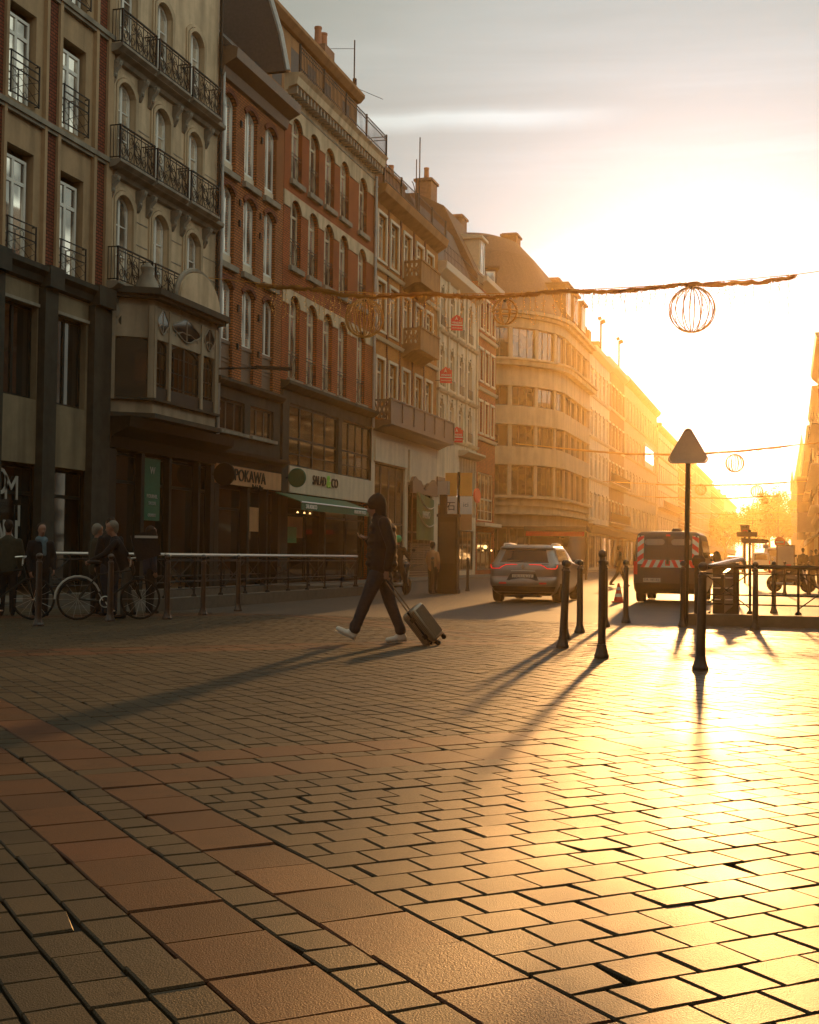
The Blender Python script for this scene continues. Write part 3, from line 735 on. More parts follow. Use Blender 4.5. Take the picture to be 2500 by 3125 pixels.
# ------------------------------------------------------------------ house 2: ornate pale stone with iron balconies and an oriel
def house_ornate():
    t = thing('town_house', 'ornate pale stone house with curly iron balconies and a glazed bay window', 'building', (X0, 35, 0))
    F = fx(X0); s0, s1 = 31.64, 38.5
    cs = (32.42, 34.60, 36.80); w = 1.0
    tops = (11.12, 14.3, 17.48); fl = (8.45, 11.8, 15.0)
    ops = [(c-w/2, c+w/2, a, b, .30) for c in cs for a, b in zip(fl, tops)]
    mb = MB(); wall(mb, F, s0, s1, 4.6, 20.4, ops, .26); body(mb, X0, 1, s0, s1, 0, 20.4)
    mb.quad((X0-.4, s0, 0), (X0-.4, s1, 0), (X0-.4, s1, 4.7), (X0-.4, s0, 4.7))
    mb.build('wall', 'pale_stone', t)
    # raised architraves round each window
    def arc_frame(m, h):
        for r0, r1, x1 in ((.0, .10, .07), (.12, .20, .045)):
            o = [(-w/2-r1, 0), (-w/2-r1, h-.3)]+[(p[0], p[1]) for p in arch(-w/2-r1, w/2+r1, h+r1, .30+.02)][::-1]+[(w/2+r1, 0)]
            i = [(-w/2-r0, 0), (-w/2-r0, h-.3)]+[(p[0], p[1]) for p in arch(-w/2-r0, w/2+r0, h+r0, .30+.01)][::-1]+[(w/2+r0, 0)]
            for k in range(len(o)-1):
                a, b, c, d = o[k], o[k+1], i[k+1], i[k]
                m.quad((x1, *a), (x1, *b), (x1, *c), (x1, *d)); m.quad((0, *a), (0, *b), (x1, *b), (x1, *a)); m.quad((0, *d), (0, *c), (x1, *c), (x1, *d))
    for c in cs:
        for a, b in zip(fl, tops):
            part(t, 'architrave%.2f' % (b-a), lambda m: arc_frame(m, b-a), 'pale_stone', (X0+.002, c, a), name='architrave')
            window(t, X0-.16, c, a+.02, w-.04, b-a-.04, .30, 'mc', 'white_paint', 'glass')
    mb = MB()
    for z in (9.9, 10.55, 13.2, 16.35): 
        for a, b in ((s0, cs[0]-.75), (cs[0]+.75, cs[1]-.75), (cs[1]+.75, cs[2]-.75), (cs[2]+.75, s1)): mb.box(X0-.02, X0+.012, a, b, z, z+.03)
    mb.build('string_course', 'grey_stone', t)
    # balcony slabs on consoles
    for r, z in enumerate(fl):
        mb = MB()
        if r: moulding(mb, X0, 1, s0+.05, s1-.1, [(-.05, z-.34), (.10, z-.30), (.16, z-.2), (.34, z-.12), (.36, z-.01), (-.05, z)])
        for c in cs:
            mb.prism([(-.05, z-.2), (.30, z-.14), (.46, z-.02), (.46, z+.05), (-.05, z+.05)], lambda d, q: (X0+d, c-1.02, q), lambda d, q: (X0+d, c+1.02, q))
        mb.build('balcony_slab', 'grey_stone', t)
        def cons(m):
            m.prism([(0, -.36), (.30, -.36), (.26, -.5), (.14, -.62), (.12, -.8), (.04, -.95), (0, -.97)], lambda d, q: (d, -.09, q), lambda d, q: (d, .09, q))
            m.sphere((.2, 0, -.42), .11, 8); m.sphere((.1, 0, -.75), .08, 8)
        if r:
            for c in cs:
                for e in (-.78, .78): part(t, 'console', cons, 'grey_stone', (X0, c+e, z), smooth=True)
        for c in cs:
            part(t, 'balcony_railing', lambda m: ironrail(m, 1.98, .95, .40), 'iron', (X0+.02, c, z+.05), name='balcony_railing')
    mb = MB(); moulding(mb, X0, 1, s0, s1, [(-.05, 20.4), (.2, 20.5), (.55, 20.9), (.55, 21.1), (-.05, 21.2)]); mb.build('cornice', 'pale_stone', t)
    mb = MB(); mb.xz([(X0-.1, 21.1), (X0-3, 24.5), (X0-11, 24.5), (X0-11, 20.4), (X0-.1, 20.4)], s0+.01, s1-.01); mb.build('roof', 'slate', t)
    pipe(t, X0+.12, 38.42, 4.9, 20.3, .05, 'dark_paint')
    # glazed bay window (oriel)
    y0, y1 = 32.5, 36.6; dd = 1.0
    pl = [(X0, y0-.75), (X0+dd, y0), (X0+dd, y1), (X0, y1+.75)]        # plan
    def ring(g): 
        c = Vector((X0, (y0+y1)/2)); out = []
        for q, (x, y) in enumerate(pl):
            out.append((x+(g if q in (1, 2) else 0), y+(g*(-1 if q < 2 else 1))*.8))
        return out
    def band(m, g, z0, z1): m.xy(ring(g), z0, z1)
    mb = MB(); band(mb, -.02, 4.98, 5.32); band(mb, -.16, 5.32, 8.1)
    for z0, z1 in ((7.98, 8.14),): band(mb, 0, z0, z1)
    # posts of the bay
    for y in (y0+.06, y0+.95, y0+3.05, y1-.06): mb.box(X0+dd-.12, X0+dd+.02, y-.07, y+.07, 5.33, 7.97)
    for (x, y), (x2, y2) in ((pl[0], pl[1]), (pl[3], pl[2])):
        for f0, f1 in ((0.02, .14), (.86, .985)):
            a = Vector((x+(x2-x)*f0, y+(y2-y)*f0)); b = Vector((x+(x2-x)*f1, y+(y2-y)*f1)); c = (a+b)/2; e = (b-a)/2; nn = Vector((abs(e.y), e.x*(-1 if y < y2 else 1))).normalized()*.08 if e.length else Vector((0, 0))
            mb.obox((c.x, c.y, 6.65), (e.x, e.y, 0), (nn.x, nn.y, 0), (0, 0, 1.32))
    # spandrel panels with cusped heads above each light
    mb.box(X0+dd-.1, X0+dd-.015, y0, y1, 7.08, 7.975)
    mb.obox(((pl[0][0]+pl[1][0])/2-.04, (pl[0][1]+pl[1][1])/2, 7.52), (dd/2-.08, .29, 0), (.03, -.045, 0), (0, 0, .45))
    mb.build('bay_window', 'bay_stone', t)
    mb = MB()
    band(mb, .12, 4.84, 4.97); band(mb, .10, 5.33, 5.40); band(mb, .22, 8.145, 8.24); band(mb, .32, 8.245, 8.42)
    mb.build('bay_cornice', 'dark_stone', t)
    for c, w2, st in ((y0+.5, .74, 'x'), (y0+2.0, 1.94, 'mx'), (y1-.55, .78, 'x')):
        window(t, X0+dd-.10, c, 5.42, w2, 1.75, .22, st, 'dark_paint', 'warm_glass', name='bay_light')
        mb = MB(); mb.box(X0+dd-.09, X0+dd-.02, c-w2/2, c+w2/2, 5.4, 5.75); mb.build('bay_panel', 'dark_paint', t)
        mb = MB()
        rx, rz = w2*.42, .30
        mb.xz([(0, 0), (0, 0), (0, 0)], 0, 0) if False else None
        pts = [(c+rx*cos(a)*(1+.12*cos(4*a)), 7.60+rz*sin(a)*(1+.12*cos(4*a))) for a in [2*pi*k/24 for k in range(24)]]
        mb.yz(pts, X0+dd-.02, X0+dd+.006); mb.build('tracery_light', 'dark_glass', t)
        mb = MB(); mb.tube([(X0+dd+.01, y, z) for y, z in pts], .022, 5, True)
        mb.tube([(X0+dd+.01, c+rx*.9*cos(pi*k/8), 7.36+.18*sin(pi*k/8)*(1 if k % 2 else .8)) for k in range(9)], .016, 4)
        mb.tube([(X0+dd+.01, c, 7.31), (X0+dd+.01, c, 7.88)], .016, 4); mb.build('tracery', 'grey_stone', t)
    # the blank side of the bay, with its dark door and a cartouche
    a, b = Vector(pl[0]), Vector(pl[1]); m_ = (a+b)/2; ax = (b-a).normalized(); nn = Vector((ax.y, -ax.x))
    if nn.y > 0: nn = -nn
    def sf(u, z, d): p = m_+ax*u+nn*d; return (p.x, p.y, z)
    mb = MB()
    pts = [(-.44, 5.42), (.44, 5.42), (.44, 7.0)]+[(.44-.88*k/10, 7.0+.16*sin(pi*k/10)**2) for k in range(1, 10)]+[(-.44, 7.0)]
    mb.prism(pts, lambda u, z: sf(u, z, -.1), lambda u, z: sf(u, z, -.005)); mb.build('side_light', 'dark_glass', t)
    mb = MB()
    pts = [(.34*cos(q)*(1+.18*cos(3*q+pi/2)), 7.58+.27*sin(q)*(1+.18*cos(3*q+pi/2))) for q in [2*pi*k/30 for k in range(30)]]
    mb.prism(pts, lambda u, z: sf(u, z, -.02), lambda u, z: sf(u, z, .02)); mb.build('cartouche', 'dark_stone', t)
    # round-headed pediment on top of the bay
    mb = MB(); yc = (y0+y1)/2+.55; hw = 1.35
    pts = [(yc+hw*cos(pi*k/18), 8.43+.98*sin(pi*k/18)) for k in range(19)]
    mb.yz(pts, X0+dd-.1, X0+dd+.16); mb.build('pediment', 'pale_stone', t)
    mb = MB(); out = [(X0+dd+.03, yc+(hw+.06)*cos(pi*k/18), 8.43+1.06*sin(pi*k/18)) for k in range(19)]
    mb.tube(out, .075, 6); mb.build('pediment_rim', 'grey_stone', t)
    mb = MB(); mb.lathe([(.34, 8.43), (.3, 8.6), (.16, 8.9), (.2, 9.05), (.05, 9.2)], (X0+dd-.25, y0+.0, 0), 12); mb.build('urn', 'grey_stone', t, smooth=True)
    mb = MB()
    for k, (y, z, r) in enumerate(((31.95, 8.05, .14), (31.9, 7.75, .17), (31.95, 7.45, .14), (32.0, 7.2, .10), (31.8, 7.1, .07), (32.1, 7.02, .07))): mb.sphere((X0+.12, y, z), r, 8, (.8, 1, 1.3))
    mb.build('carved_bracket', 'grey_stone', t, smooth=True)
    # shop front below
    mb = MB(); moulding(mb, X0, 1, s0, s1, [(-.3, 3.95), (.15, 4.0), (.22, 4.3), (.75, 4.55), (.8, 4.83), (-.3, 4.83)]); mb.build('shop_cornice', 'dark_paint', t)
    for a, b in ((31.66, 32.1), (33.55, 33.75), (35.3, 35.45), (37.3, 37.45), (38.2, 38.48)): mb = MB(); mb.box(X0-.28, X0+.12, a, b, 0, 3.96); mb.build('shop_frame', 'dark_paint', t)
    for a, b in ((32.1, 33.55), (33.75, 35.3), (35.45, 37.3), (37.45, 38.2)): window(t, X0-.1, (a+b)/2, .36, b-a, 3.55, 0, 't', 'dark_paint', 'dark_glass', name='shop_window')
    sg = thing('shop_sign', 'tall dark green panel with small pale lettering beside the shop door', 'sign', (X0+.13, 34.0, 1.6))
    mb = MB(); mb.box(X0+.06, X0+.10, 33.78, 34.75, 2.05, 3.85); mb.build('board', 'green_cloth', sg)
    for z, tx, sz in ((3.5, 'W', .3), (2.75, 'FOURNIL', .16), (2.55, 'SALON', .14), (2.2, 'OUVERT', .13)): letter(tx, sz, 'grey_sign', sg, (X0+.105, 34.26, z))
house_ornate()

# ------------------------------------------------------------------ house 3: narrow tan brick
def house_tan():
    t = thing('town_house', 'narrow tan brick house, three windows wide, under a dark overhanging eave', 'building', (X0, 41.4, 0))
    F = fx(X0); s0, s1 = 38.54, 44.28; cs = (39.42, 41.24, 43.03); w = 1.06
    rows = ((13.78, 16.45), (10.68, 13.38), (6.9, 10.22))
    ops = [(c-w/2, c+w/2, a, b, .26) for c in cs for a, b in rows]
    mz = [(38.98, 41.04, 5.2, 6.25), (41.52, 43.62, 5.2, 6.25)]
    mb = MB(); wall(mb, F, s0, s1, 6.8, 17.2, ops, .24); body(mb, X0, 1, s0, s1, 0, 17.2)
    mb.build('wall', 'tan_brick', t)
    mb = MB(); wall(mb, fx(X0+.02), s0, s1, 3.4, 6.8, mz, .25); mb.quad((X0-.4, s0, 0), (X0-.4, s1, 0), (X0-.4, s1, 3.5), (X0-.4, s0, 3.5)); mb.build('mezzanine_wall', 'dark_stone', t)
    def hood(m):
        p = arch(-w/2, w/2, 0, .26); q = arch(-w/2-.12, w/2+.12, .16, .28)
        for k in range(len(p)-1): m.prism([p[k], p[k+1], q[k+1], q[k]], lambda y, z: (-.02, y, z), lambda y, z: (.045, y, z))
    for c in cs:
        for r, (a, b) in enumerate(rows):
            part(t, 'window_arch', hood, 'dark_brick', (X0+.002, c, b), name='window_arch')
            zb = a+.06 if r < 2 else 8.2
            window(t, X0-.17, c, zb+(.36 if r < 2 else 0), w-.02, b-zb-(.36 if r < 2 else 0)-.02, .25, 'm', 'white_paint', 'glass')
            if r < 2:
                part(t, 'sill_panel', lambda m: m.box(-.03, .05, -w/2+.02, w/2-.02, 0, .34), 'cream_paint', (X0-.15, c, a+.06), name='sill_panel')
                part(t, 'window_sill', lambda m: m.box(-.2, .14, -w/2-.16, w/2+.16, -.14, .05), 'grey_stone', (X0, c, a), name='window_sill')
            else:
                part(t, 'lower_panel', lambda m: (m.box(-.03, .04, -w/2+.02, w/2-.02, 0, 1.25), m.box(-.05, .08, -w/2+.02, w/2-.02, 1.2, 1.32), m.box(-.05, .07, -w/2+.02, w/2-.02, .72, .8), m.box(-.05, .07, -w/2+.02, w/2-.02, .58, .64)), 'brown_paint', (X0-.15, c, 6.9), name='lower_panel')
    for c in (40.33, 42.13): 
        for z in (9.3, 12.2, 12.9, 15.6, 8.0): part(t, 'wall_anchor', lambda m: m.box(-.01, .06, -.05, .05, 0, .22), 'iron', (X0, c, z))
    mb = MB(); moulding(mb, X0, 1, s0, s1, [(-.05, 6.62), (.14, 6.66), (.26, 6.8), (.26, 6.9), (-.05, 6.92)]); mb.build('ledge', 'dark_stone', t)
    mb = MB(); moulding(mb, X0, 1, s0, s1, [(-.05, 16.75), (.12, 16.8), (.2, 17.1), (.62, 17.3), (.66, 17.62), (.5, 17.7), (-.05, 17.72)]); mb.build('eave', 'brown_paint', t)
    mb = MB(); mb.xz([(X0+.45, 17.72), (X0-1.2, 19.4), (X0-5, 21.5), (X0-11, 21.5), (X0-11, 17.2), (X0-.1, 17.2), (X0-.1, 17.72)], s0+.01, s1-.01); mb.build('roof', 'slate', t)
    for c, ww in ((40.01, 2.06), (42.57, 2.1)):
        window(t, X0-.1, c, 5.2, ww, 1.05, 0, '3', 'brown_paint', 'dark_glass', name='mezzanine_window')
        mb = MB(); mb.box(X0-.02, X0+.16, c-ww/2-.1, c+ww/2+.1, 5.08, 5.19); mb.build('window_sill', 'grey_stone', t)
    mb = MB(); moulding(mb, X0, 1, s0, s1, [(-.05, 4.05), (.1, 4.06), (.14, 4.3), (.4, 4.4), (.42, 4.52), (-.05, 4.55)]); mb.build('shop_cornice', 'dark_paint', t)
    for a, b in ((38.56, 38.9), (41.2, 41.4), (42.9, 43.05), (44.0, 44.27)): mb = MB(); mb.box(X0-.3, X0+.1, a, b, 0, 3.38); mb.build('shop_frame', 'dark_paint', t)
    for a, b in ((38.9, 41.2), (41.4, 42.9), (43.05, 44.0)): window(t, X0-.2, (a+b)/2, .1, b-a, 3.25, 0, 't', 'dark_paint', 'dark_glass', name='shop_window')
    mb = MB(); mb.box(X0-.18, X0-.165, 42.0, 42.85, 1.9, 2.75); mb.build('poster', 'salmon_sign', t)
    mb = MB(); mb.box(X0-.18, X0-.165, 41.5, 41.85, 1.2, 1.6); mb.build('poster', 'salmon_sign', t)
    pipe(t, X0+.1, 38.72, 5.0, 17.1, .055, 'zinc')
    sg = thing('shop_sign', 'salmon fascia board reading POKAWA in dark uneven letters', 'sign', (X0+.1, 41.5, 3.7))
    mb = MB(); mb.box(X0+.04, X0+.12, 38.62, 44.2, 3.42, 4.04); mb.build('board', 'salmon_sign', sg)
    letter('POKAWA', .58, 'dark_paint', sg, (X0+.125, 41.35, 3.74), RX, .03, 2.65); letter('Poké Bar', .27, 'dark_paint', sg, (X0+.125, 42.0, 3.42), RX, .02, name='small_lettering')
    d = thing('round_sign', 'dark round blade sign on the salmon shop front', 'sign', (X0+.45, 39.0, 3.75))
    mb = MB(); mb.lathe([(.02, -.05), (.36, -.05), (.38, 0), (.36, .05), (.02, .05)], (X0+.55, 38.3, 3.66), 24, 'y'); mb.build('disc', 'dark_paint', d, smooth=True)
    mb = MB(); mb.tube([(X0+.1, 38.3, 3.66), (X0+.2, 38.3, 3.66)], .025, 6); mb.build('bracket', 'iron', d)
house_tan()

# ------------------------------------------------------------------ house 4: orange brick with five tall windows
def house_orange():
    t = thing('town_house', 'tall orange brick house with cream bands and a railed attic balcony', 'building', (X0, 49.7, 0))
    F = fx(X0); s0, s1 = 44.32, 55.05; cs = (45.55, 47.42, 49.22, 51.05, 53.48); w = 1.12
    rows = ((15.1, 17.6), (11.85, 14.48), (7.62, 10.86))
    ops = [(c-w/2, c+w/2, a, b, .36) for c in cs for a, b in rows]
    mb = MB(); wall(mb, F, s0, s1, 7.4, 18.3, ops, .3); body(mb, X0, 1, s0, s1, 0, 18.3); mb.build('wall', 'orange_brick', t)
    mb = MB(); gl = [(44.98, 50.66, 4.42, 6.78), (51.12, 55.0, 4.42, 6.78)]
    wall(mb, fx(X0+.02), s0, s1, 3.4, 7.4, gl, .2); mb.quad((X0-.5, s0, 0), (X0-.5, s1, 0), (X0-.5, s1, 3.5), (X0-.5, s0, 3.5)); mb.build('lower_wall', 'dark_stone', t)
    # cream bands at arch level, cut round the arches
    for a, b in rows:
        mb = MB(); lo, hi = b-.42, b+.14
        if b > 17: hi = 18.3
        cuts = [s0]+[v for c in cs for v in (c-w/2, c+w/2)]+[s1]
        for k in range(0, len(cuts), 2): mb.box(X0-.05, X0+.03, cuts[k], cuts[k+1], lo, hi)
        for c in cs:
            pts = arch(c-w/2, c+w/2, b, .36)
            for k in range(len(pts)-1):
                mb.yz([pts[k], pts[k+1], (pts[k+1][0], hi), (pts[k][0], hi)], X0-.05, X0+.03)
        mb.build('stone_band', 'pale_stone', t)
    for c in cs:
        for a, b in rows:
            window(t, X0-.2, c, a+.04, w-.02, b-a-.06, .35, 'mt', 'cream_paint', 'glass')
            part(t, 'window_sill', lambda m: m.box(-.25, .16, -w/2-.14, w/2+.14, -.12, .04), 'grey_stone', (X0, c, a), name='window_sill')
            part(t, 'balconette4', lambda m: ovalrail(m, w-.02, 1.05, 0), 'iron', (X0-.04, c, a+.06), name='balconette')
    mb = MB(); moulding(mb, X0, 1, s0, s1+.1, [(-.05, 18.3), (.08, 18.32), (.12, 18.42), (.45, 18.5), (.5, 18.78), (.62, 18.92), (-.05, 18.95)]); mb.build('cornice', 'pale_stone', t)
    k = s0+.15
    while k < s1: part(t, 'dentil', lambda m: m.box(.02, .40, 0, .14, 0, .29), 'grey_stone', (X0, k, 18.2)); k += .36
    mb = MB(); mb.box(X0+.02, X0+.05, s0, s1, 17.92, 18.0); mb.build('frieze_line', 'grey_stone', t)
    mb = MB()
    for z in (19.1, 19.75, 19.9): mb.box(X0+.5, X0+.53, s0+.1, s1+.1, z, z+.03)
    k = s0+.1
    while k < s1+.1: mb.box(X0+.505, X0+.525, k-.009, k+.009, 18.95, 19.92); k += .16
    for k in (s0+.1, 47, 49.6, 52.3, s1+.08): mb.box(X0+.48, X0+.55, k-.03, k+.03, 18.95, 20.0)
    for z in (19.1, 19.75, 19.9): mb.box(X0-.8, X0+.5, s1+.07, s1+.10, z, z+.03)
    for q in range(8): mb.box(X0-.7+q*.16-.009, X0-.7+q*.16+.009, s1+.075, s1+.093, 18.95, 19.9)
    mb.build('attic_railing', 'iron', t)
    # attic storey and mansard
    aw = [(c-.5, c+.5, 19.1, 21.0) for c in cs]
    mb = MB(); wall(mb, fx(X0-.85), s0+.1, s1-.05, 18.95, 21.45, aw, .2); mb.build('attic_wall', 'ochre_plaster', t)
    for c in cs: window(t, X0-.95, c, 19.1, 1.0, 1.9, 0, 'mt', 'cream_paint', 'glass', name='attic_window')
    mb = MB(); moulding(mb, X0-.85, 1, s0, s1, [(-.1, 21.45), (.15, 21.5), (.35, 21.72), (.35, 21.86), (-.1, 21.9)]); mb.build('attic_cornice', 'ochre_plaster', t)
    mb = MB(); mb.xz([(X0-.85, 21.88), (X0-2.3, 23.4), (X0-5, 24.4), (X0-11, 24.4), (X0-11, 18.3), (X0-.87, 18.3)], s0, s1-.02); mb.build('roof', 'slate', t)
    mb = MB(); mb.xz([(X0+.1, 18.97), (X0-.2, 20.4), (X0-.75, 22.1), (X0-2.3, 23.65), (X0-5, 24.6), (X0-5, 18.97)], s0-.12, s0+.1); mb.build('gable_wall', 'slate', t)
    mb = MB(); e = [(X0+.12, 18.97), (X0-.18, 20.4), (X0-.73, 22.12), (X0-2.3, 23.68), (X0-5, 24.63)]; mb.tube([(x, s0-.1, z) for x, z in e], .1, 6); mb.build('gable_flashing', 'zinc', t, smooth=True)
    for k, (y, hh) in enumerate(((49.2, 0), (51.0, -.1))):
        c = None
    mb = MB(); mb.box(X0-1.9, X0-1.1, 51.4, 52.6, 21.9, 22.9); mb.build('chimney', 'chimney_brick', t)
    for y in (51.6, 52.3): part(t, 'chimney_pot', lambda m: m.lathe([(.17, 0), (.15, .7), (.17, .72), (.17, .8)], (0, 0, 0), 10), 'terracotta', (X0-1.5, y, 22.9), name='chimney_pot', smooth=True)
    for c, ww in ((47.82, 5.64), (53.06, 3.84)): window(t, X0-.08, c, 4.42, ww, 2.34, 0, 'v4', 'dark_paint', 'warm_glass', name='showroom_window')
    mb = MB(); moulding(mb, X0, 1, s0, s1, [(-.05, 7.2), (.16, 7.24), (.34, 7.4), (.34, 7.52), (-.05, 7.55)]); mb.build('ledge', 'dark_stone', t)
    for x0, x1, a, b, z in ((-.02, .10, s0, 44.95, 7.15), (-.02, .08, 54.75, s1, 3.4), (-.45, .06, 49.0, 49.2, 3.4)): mb = MB(); mb.box(X0+x0, X0+x1, a, b, 0, z); mb.build('pier', 'dark_stone', t)
    for a, b in ((44.97, 47.4), (47.5, 49.0), (49.2, 52.2), (52.3, 54.75)): window(t, X0-.2, (a+b)/2, .1, b-a, 3.25, 0, 'thin', 'dark_paint', 'dark_glass', name='shop_window')
    mb = MB(); mb.box(X0-.19, X0-.17, 45.0, 47.2, 1.75, 2.55); mb.build('poster', 'salmon_sign', t)
    mb = MB(); mb.box(X0-.165, X0-.15, 45.5, 46.5, 1.55, 2.15); mb.build('poster', 'green_sign', t)
    pipe(t, X0+.12, 54.98, 6.8, 18.1, .07, 'zinc')
    # fascia, blade sign and awning
    sg = thing('shop_sign', 'pale fascia board reading SALAD&CO with one bright green letter', 'sign', (X0+.1, 50, 3.9))
    mb = MB(); mb.box(X0+.04, X0+.14, 44.97, 54.95, 3.42, 4.41); mb.build('board', 'cream_sign', sg)
    letter('SALAD', .52, 'dark_paint', sg, (X0+.145, 48.1, 4.0), RX, .04, 1.45); letter('&', .72, 'lime_sign', sg, (X0+.145, 49.15, 4.02), RX, .05); letter('CO', .52, 'dark_paint', sg, (X0+.145, 49.88, 4.0), RX, .04)
    d = thing('round_sign', 'green round blade sign at the left end of the pale fascia', 'sign', (X0+.5, 45.6, 3.9))
    mb = MB(); mb.lathe([(.02, -.05), (.33, -.05), (.36, 0), (.33, .05), (.02, .05)], (X0+.58, 44.6, 3.93), 24, 'y'); mb.build('disc', 'green_cloth', d, smooth=True)
    mb = MB(); mb.tube([(X0+.14, 44.6, 3.93), (X0+.24, 44.6, 3.93)], .025, 6); mb.build('bracket', 'iron', d)
    a = thing('awning', 'green fabric awning with white lettering over the salad bar door', 'awning', (X0+.1, 48.8, 3.2))
    mb = MB(); mb.xz([(X0+.14, 3.36), (X0+1.15, 3.02), (X0+1.15, 2.99), (X0+.14, 3.32)], 43.6, 51.3); mb.build('canopy', 'green_cloth', a)
    mb = MB(); mb.box(X0+1.13, X0+1.16, 43.6, 51.3, 2.72, 2.985); mb.build('valance', 'green_cloth', a)
    letter('SALAD&CO', .22, 'white_sign', a, (X0+1.17, 44.6, 2.85)); letter('HEALTHY FOOD', .2, 'white_sign', a, (X0+1.17, 50.2, 2.85))
    mb = MB(); mb.tube([(X0+1.15, 43.6, 3.0), (X0+1.15, 51.3, 3.0)], .03, 6); mb.build('front_bar', 'alu', a)
    for y in (45.3, 46.0, 46.6): 
        mb = MB(); mb.lathe([(.01, 2.66), (.04, 2.66), (.03, 2.70), (.01, 2.72)], (X0+.35, y, 0), 10); mb.build('spot_lamp', 'lit_warm', t)
house_orange()

# ------------------------------------------------------------------ house 5: ochre with small boxed balconies
def house_ochre():
    t = thing('town_house', 'ochre brick house with boxed balconies and one long first floor balcony', 'building', (X0, 60.6, 0))
    F = fx(X0); s0, s1 = 55.1, 66.05; cs = (56.2, 58.15, 60.3, 62.5, 64.4); w = 1.2
    rows = ((14.68, 16.68), (11.48, 13.6), (7.6, 10.06))
    ops = [(c-w/2, c+w/2, a, b) for c in cs for a, b in rows]
    mb = MB(); wall(mb, F, s0, s1, 6.9, 17.4, ops, .26); body(mb, X0, 1, s0, s1, 0, 17.4); mb.build('wall', 'ochre_brick', t)
    shop = [(55.6, 60.4, .4, 5.3), (60.9, 65.4, .4, 4.6)]
    mb = MB(); wall(mb, fx(X0+.02), s0, s1, 0, 6.9, shop, .3); mb.build('lower_wall', 'cream_paint', t)
    def fr(m, h):
        for a, b, c, d in ((-w/2-.13, -w/2, -.1, h+.13), (w/2, w/2+.13, -.1, h+.13), (-w/2, w/2, h, h+.13), (-w/2-.18, w/2+.18, -.2, -.1)): m.box(-.02, .07, a, b, c, d)
    for c in cs:
        for a, b in rows:
            part(t, 'win_surround%.1f' % (b-a), lambda m: fr(m, b-a), 'cream_paint', (X0+.001, c, a), name='window_surround')
            window(t, X0-.16, c, a+.02, w-.02, b-a-.04, 0, 'mt', 'cream_paint', 'glass')
    for c in (57.18, 59.2, 61.4, 63.45): mb = MB(); mb.box(X0-.02, X0+.045, c-.09, c+.09, 7.0, 17.3); mb.build('pilaster', 'dark_brick', t)
    for z in (14.05, 10.85): mb = MB(); moulding(mb, X0, 1, s0, s1, [(-.03, z), (.1, z+.03), (.16, z+.18), (-.03, z+.2)]); mb.build('string_course', 'cream_paint', t)
    mb = MB(); moulding(mb, X0, 1, s0, s1, [(-.05, 17.1), (.1, 17.2), (.5, 17.45), (.6, 17.8), (-.05, 17.85)]); mb.build('cornice', 'ochre_plaster', t)
    def bal(m):                              # boxed concrete balcony with pierced sides
        m.prism([(0, -.45), (.55, -.12), (.92, -.1), (.92, .1), (0, .1)], lambda d, z: (d, -1.75, z), lambda d, z: (d, 1.75, z))
        m.box(.82, .9, -1.72, 1.72, .1, .95)
        for e in (-1, 1):
            m.box(0, .12, e*1.70-.05, e*1.70+.05, .1, .95); m.box(.78, .92, e*1.68-.07, e*1.68+.07, .1, 1.0); m.box(0, .9, e*1.70-.05, e*1.70+.05, .1, .22); m.box(0, .9, e*1.70-.05, e*1.70+.05, .85, .97)
            for q in range(3): m.obox((.24+.2*q, e*1.7, .53), (.16, 0, .3), (0, .03, 0), (-.03, 0, .03)); m.obox((.24+.2*q, e*1.7, .53), (.16, 0, -.3), (0, .025, 0), (.03, 0, .03))
        m.box(.8, .96, -1.76, 1.76, .95, 1.03)
    for z in (14.35, 11.1): part(t, 'boxed_balcony', bal, 'ochre_plaster', (X0+.02, 61.35, z), name='boxed_balcony')
    mb = MB(); L0, L1 = 55.3, 66.6
    moulding(mb, X0, 1, L0, L1, [(-.03, 6.7), (.5, 6.95), (.85, 7.0), (.85, 7.2), (-.03, 7.2)])
    mb.box(X0+.75, X0+.82, L0, L1, 7.2, 8.1); mb.box(X0+.72, X0+.88, L0, L1, 8.1, 8.17)
    for k in range(7): q = L0+(L1-L0)*k/6; mb.box(X0+.72, X0+.86, q-.06, q+.06, 7.2, 8.1)
    for q in range(3): mb.obox((X0+.2+.2*q, L0+.03, 7.65), (.16, 0, .38), (0, .03, 0), (-.03, 0, .03)); mb.obox((X0+.2+.2*q, L0+.03, 7.65), (.16, 0, -.38), (0, .025, 0), (.03, 0, .03))
    mb.box(X0, X0+.8, L0, L0+.06, 8.03, 8.12)
    mb.build('long_balcony', 'brown_paint', t)
    mb = MB()
    for z in (18.0, 18.75): mb.box(X0+.4, X0+.43, s0, s1, z, z+.04)
    k = s0
    while k < s1: mb.box(X0+.405, X0+.425, k, k+.02, 17.85, 18.78); k += .22
    for q in range(5): k = s0+.05+(s1-s0-.1)*q/4; mb.box(X0+.37, X0+.46, k-.05, k+.05, 17.85, 18.85)
    mb.build('roof_railing', 'iron', t)
    mb = MB(); mb.xz([(X0-.1, 17.86), (X0-1.6, 19.0), (X0-2.5, 19.2), (X0-11, 19.2), (X0-11, 17.4), (X0-.1, 17.4)], s0+.01, s1-.01); mb.build('roof', 'slate', t)
    mb = MB(); mb.box(X0-2.4, X0-1.3, 60.6, 64.2, 18.6, 20.4); mb.box(X0-2.5, X0-1.2, 60.5, 64.3, 20.15, 20.28); mb.build('chimney', 'chimney_brick', t)
    for y in (61.1, 62.2, 63.4): part(t, 'chimney_pot', None, 'terracotta', (X0-1.85, y, 20.4), name='chimney_pot', smooth=True)
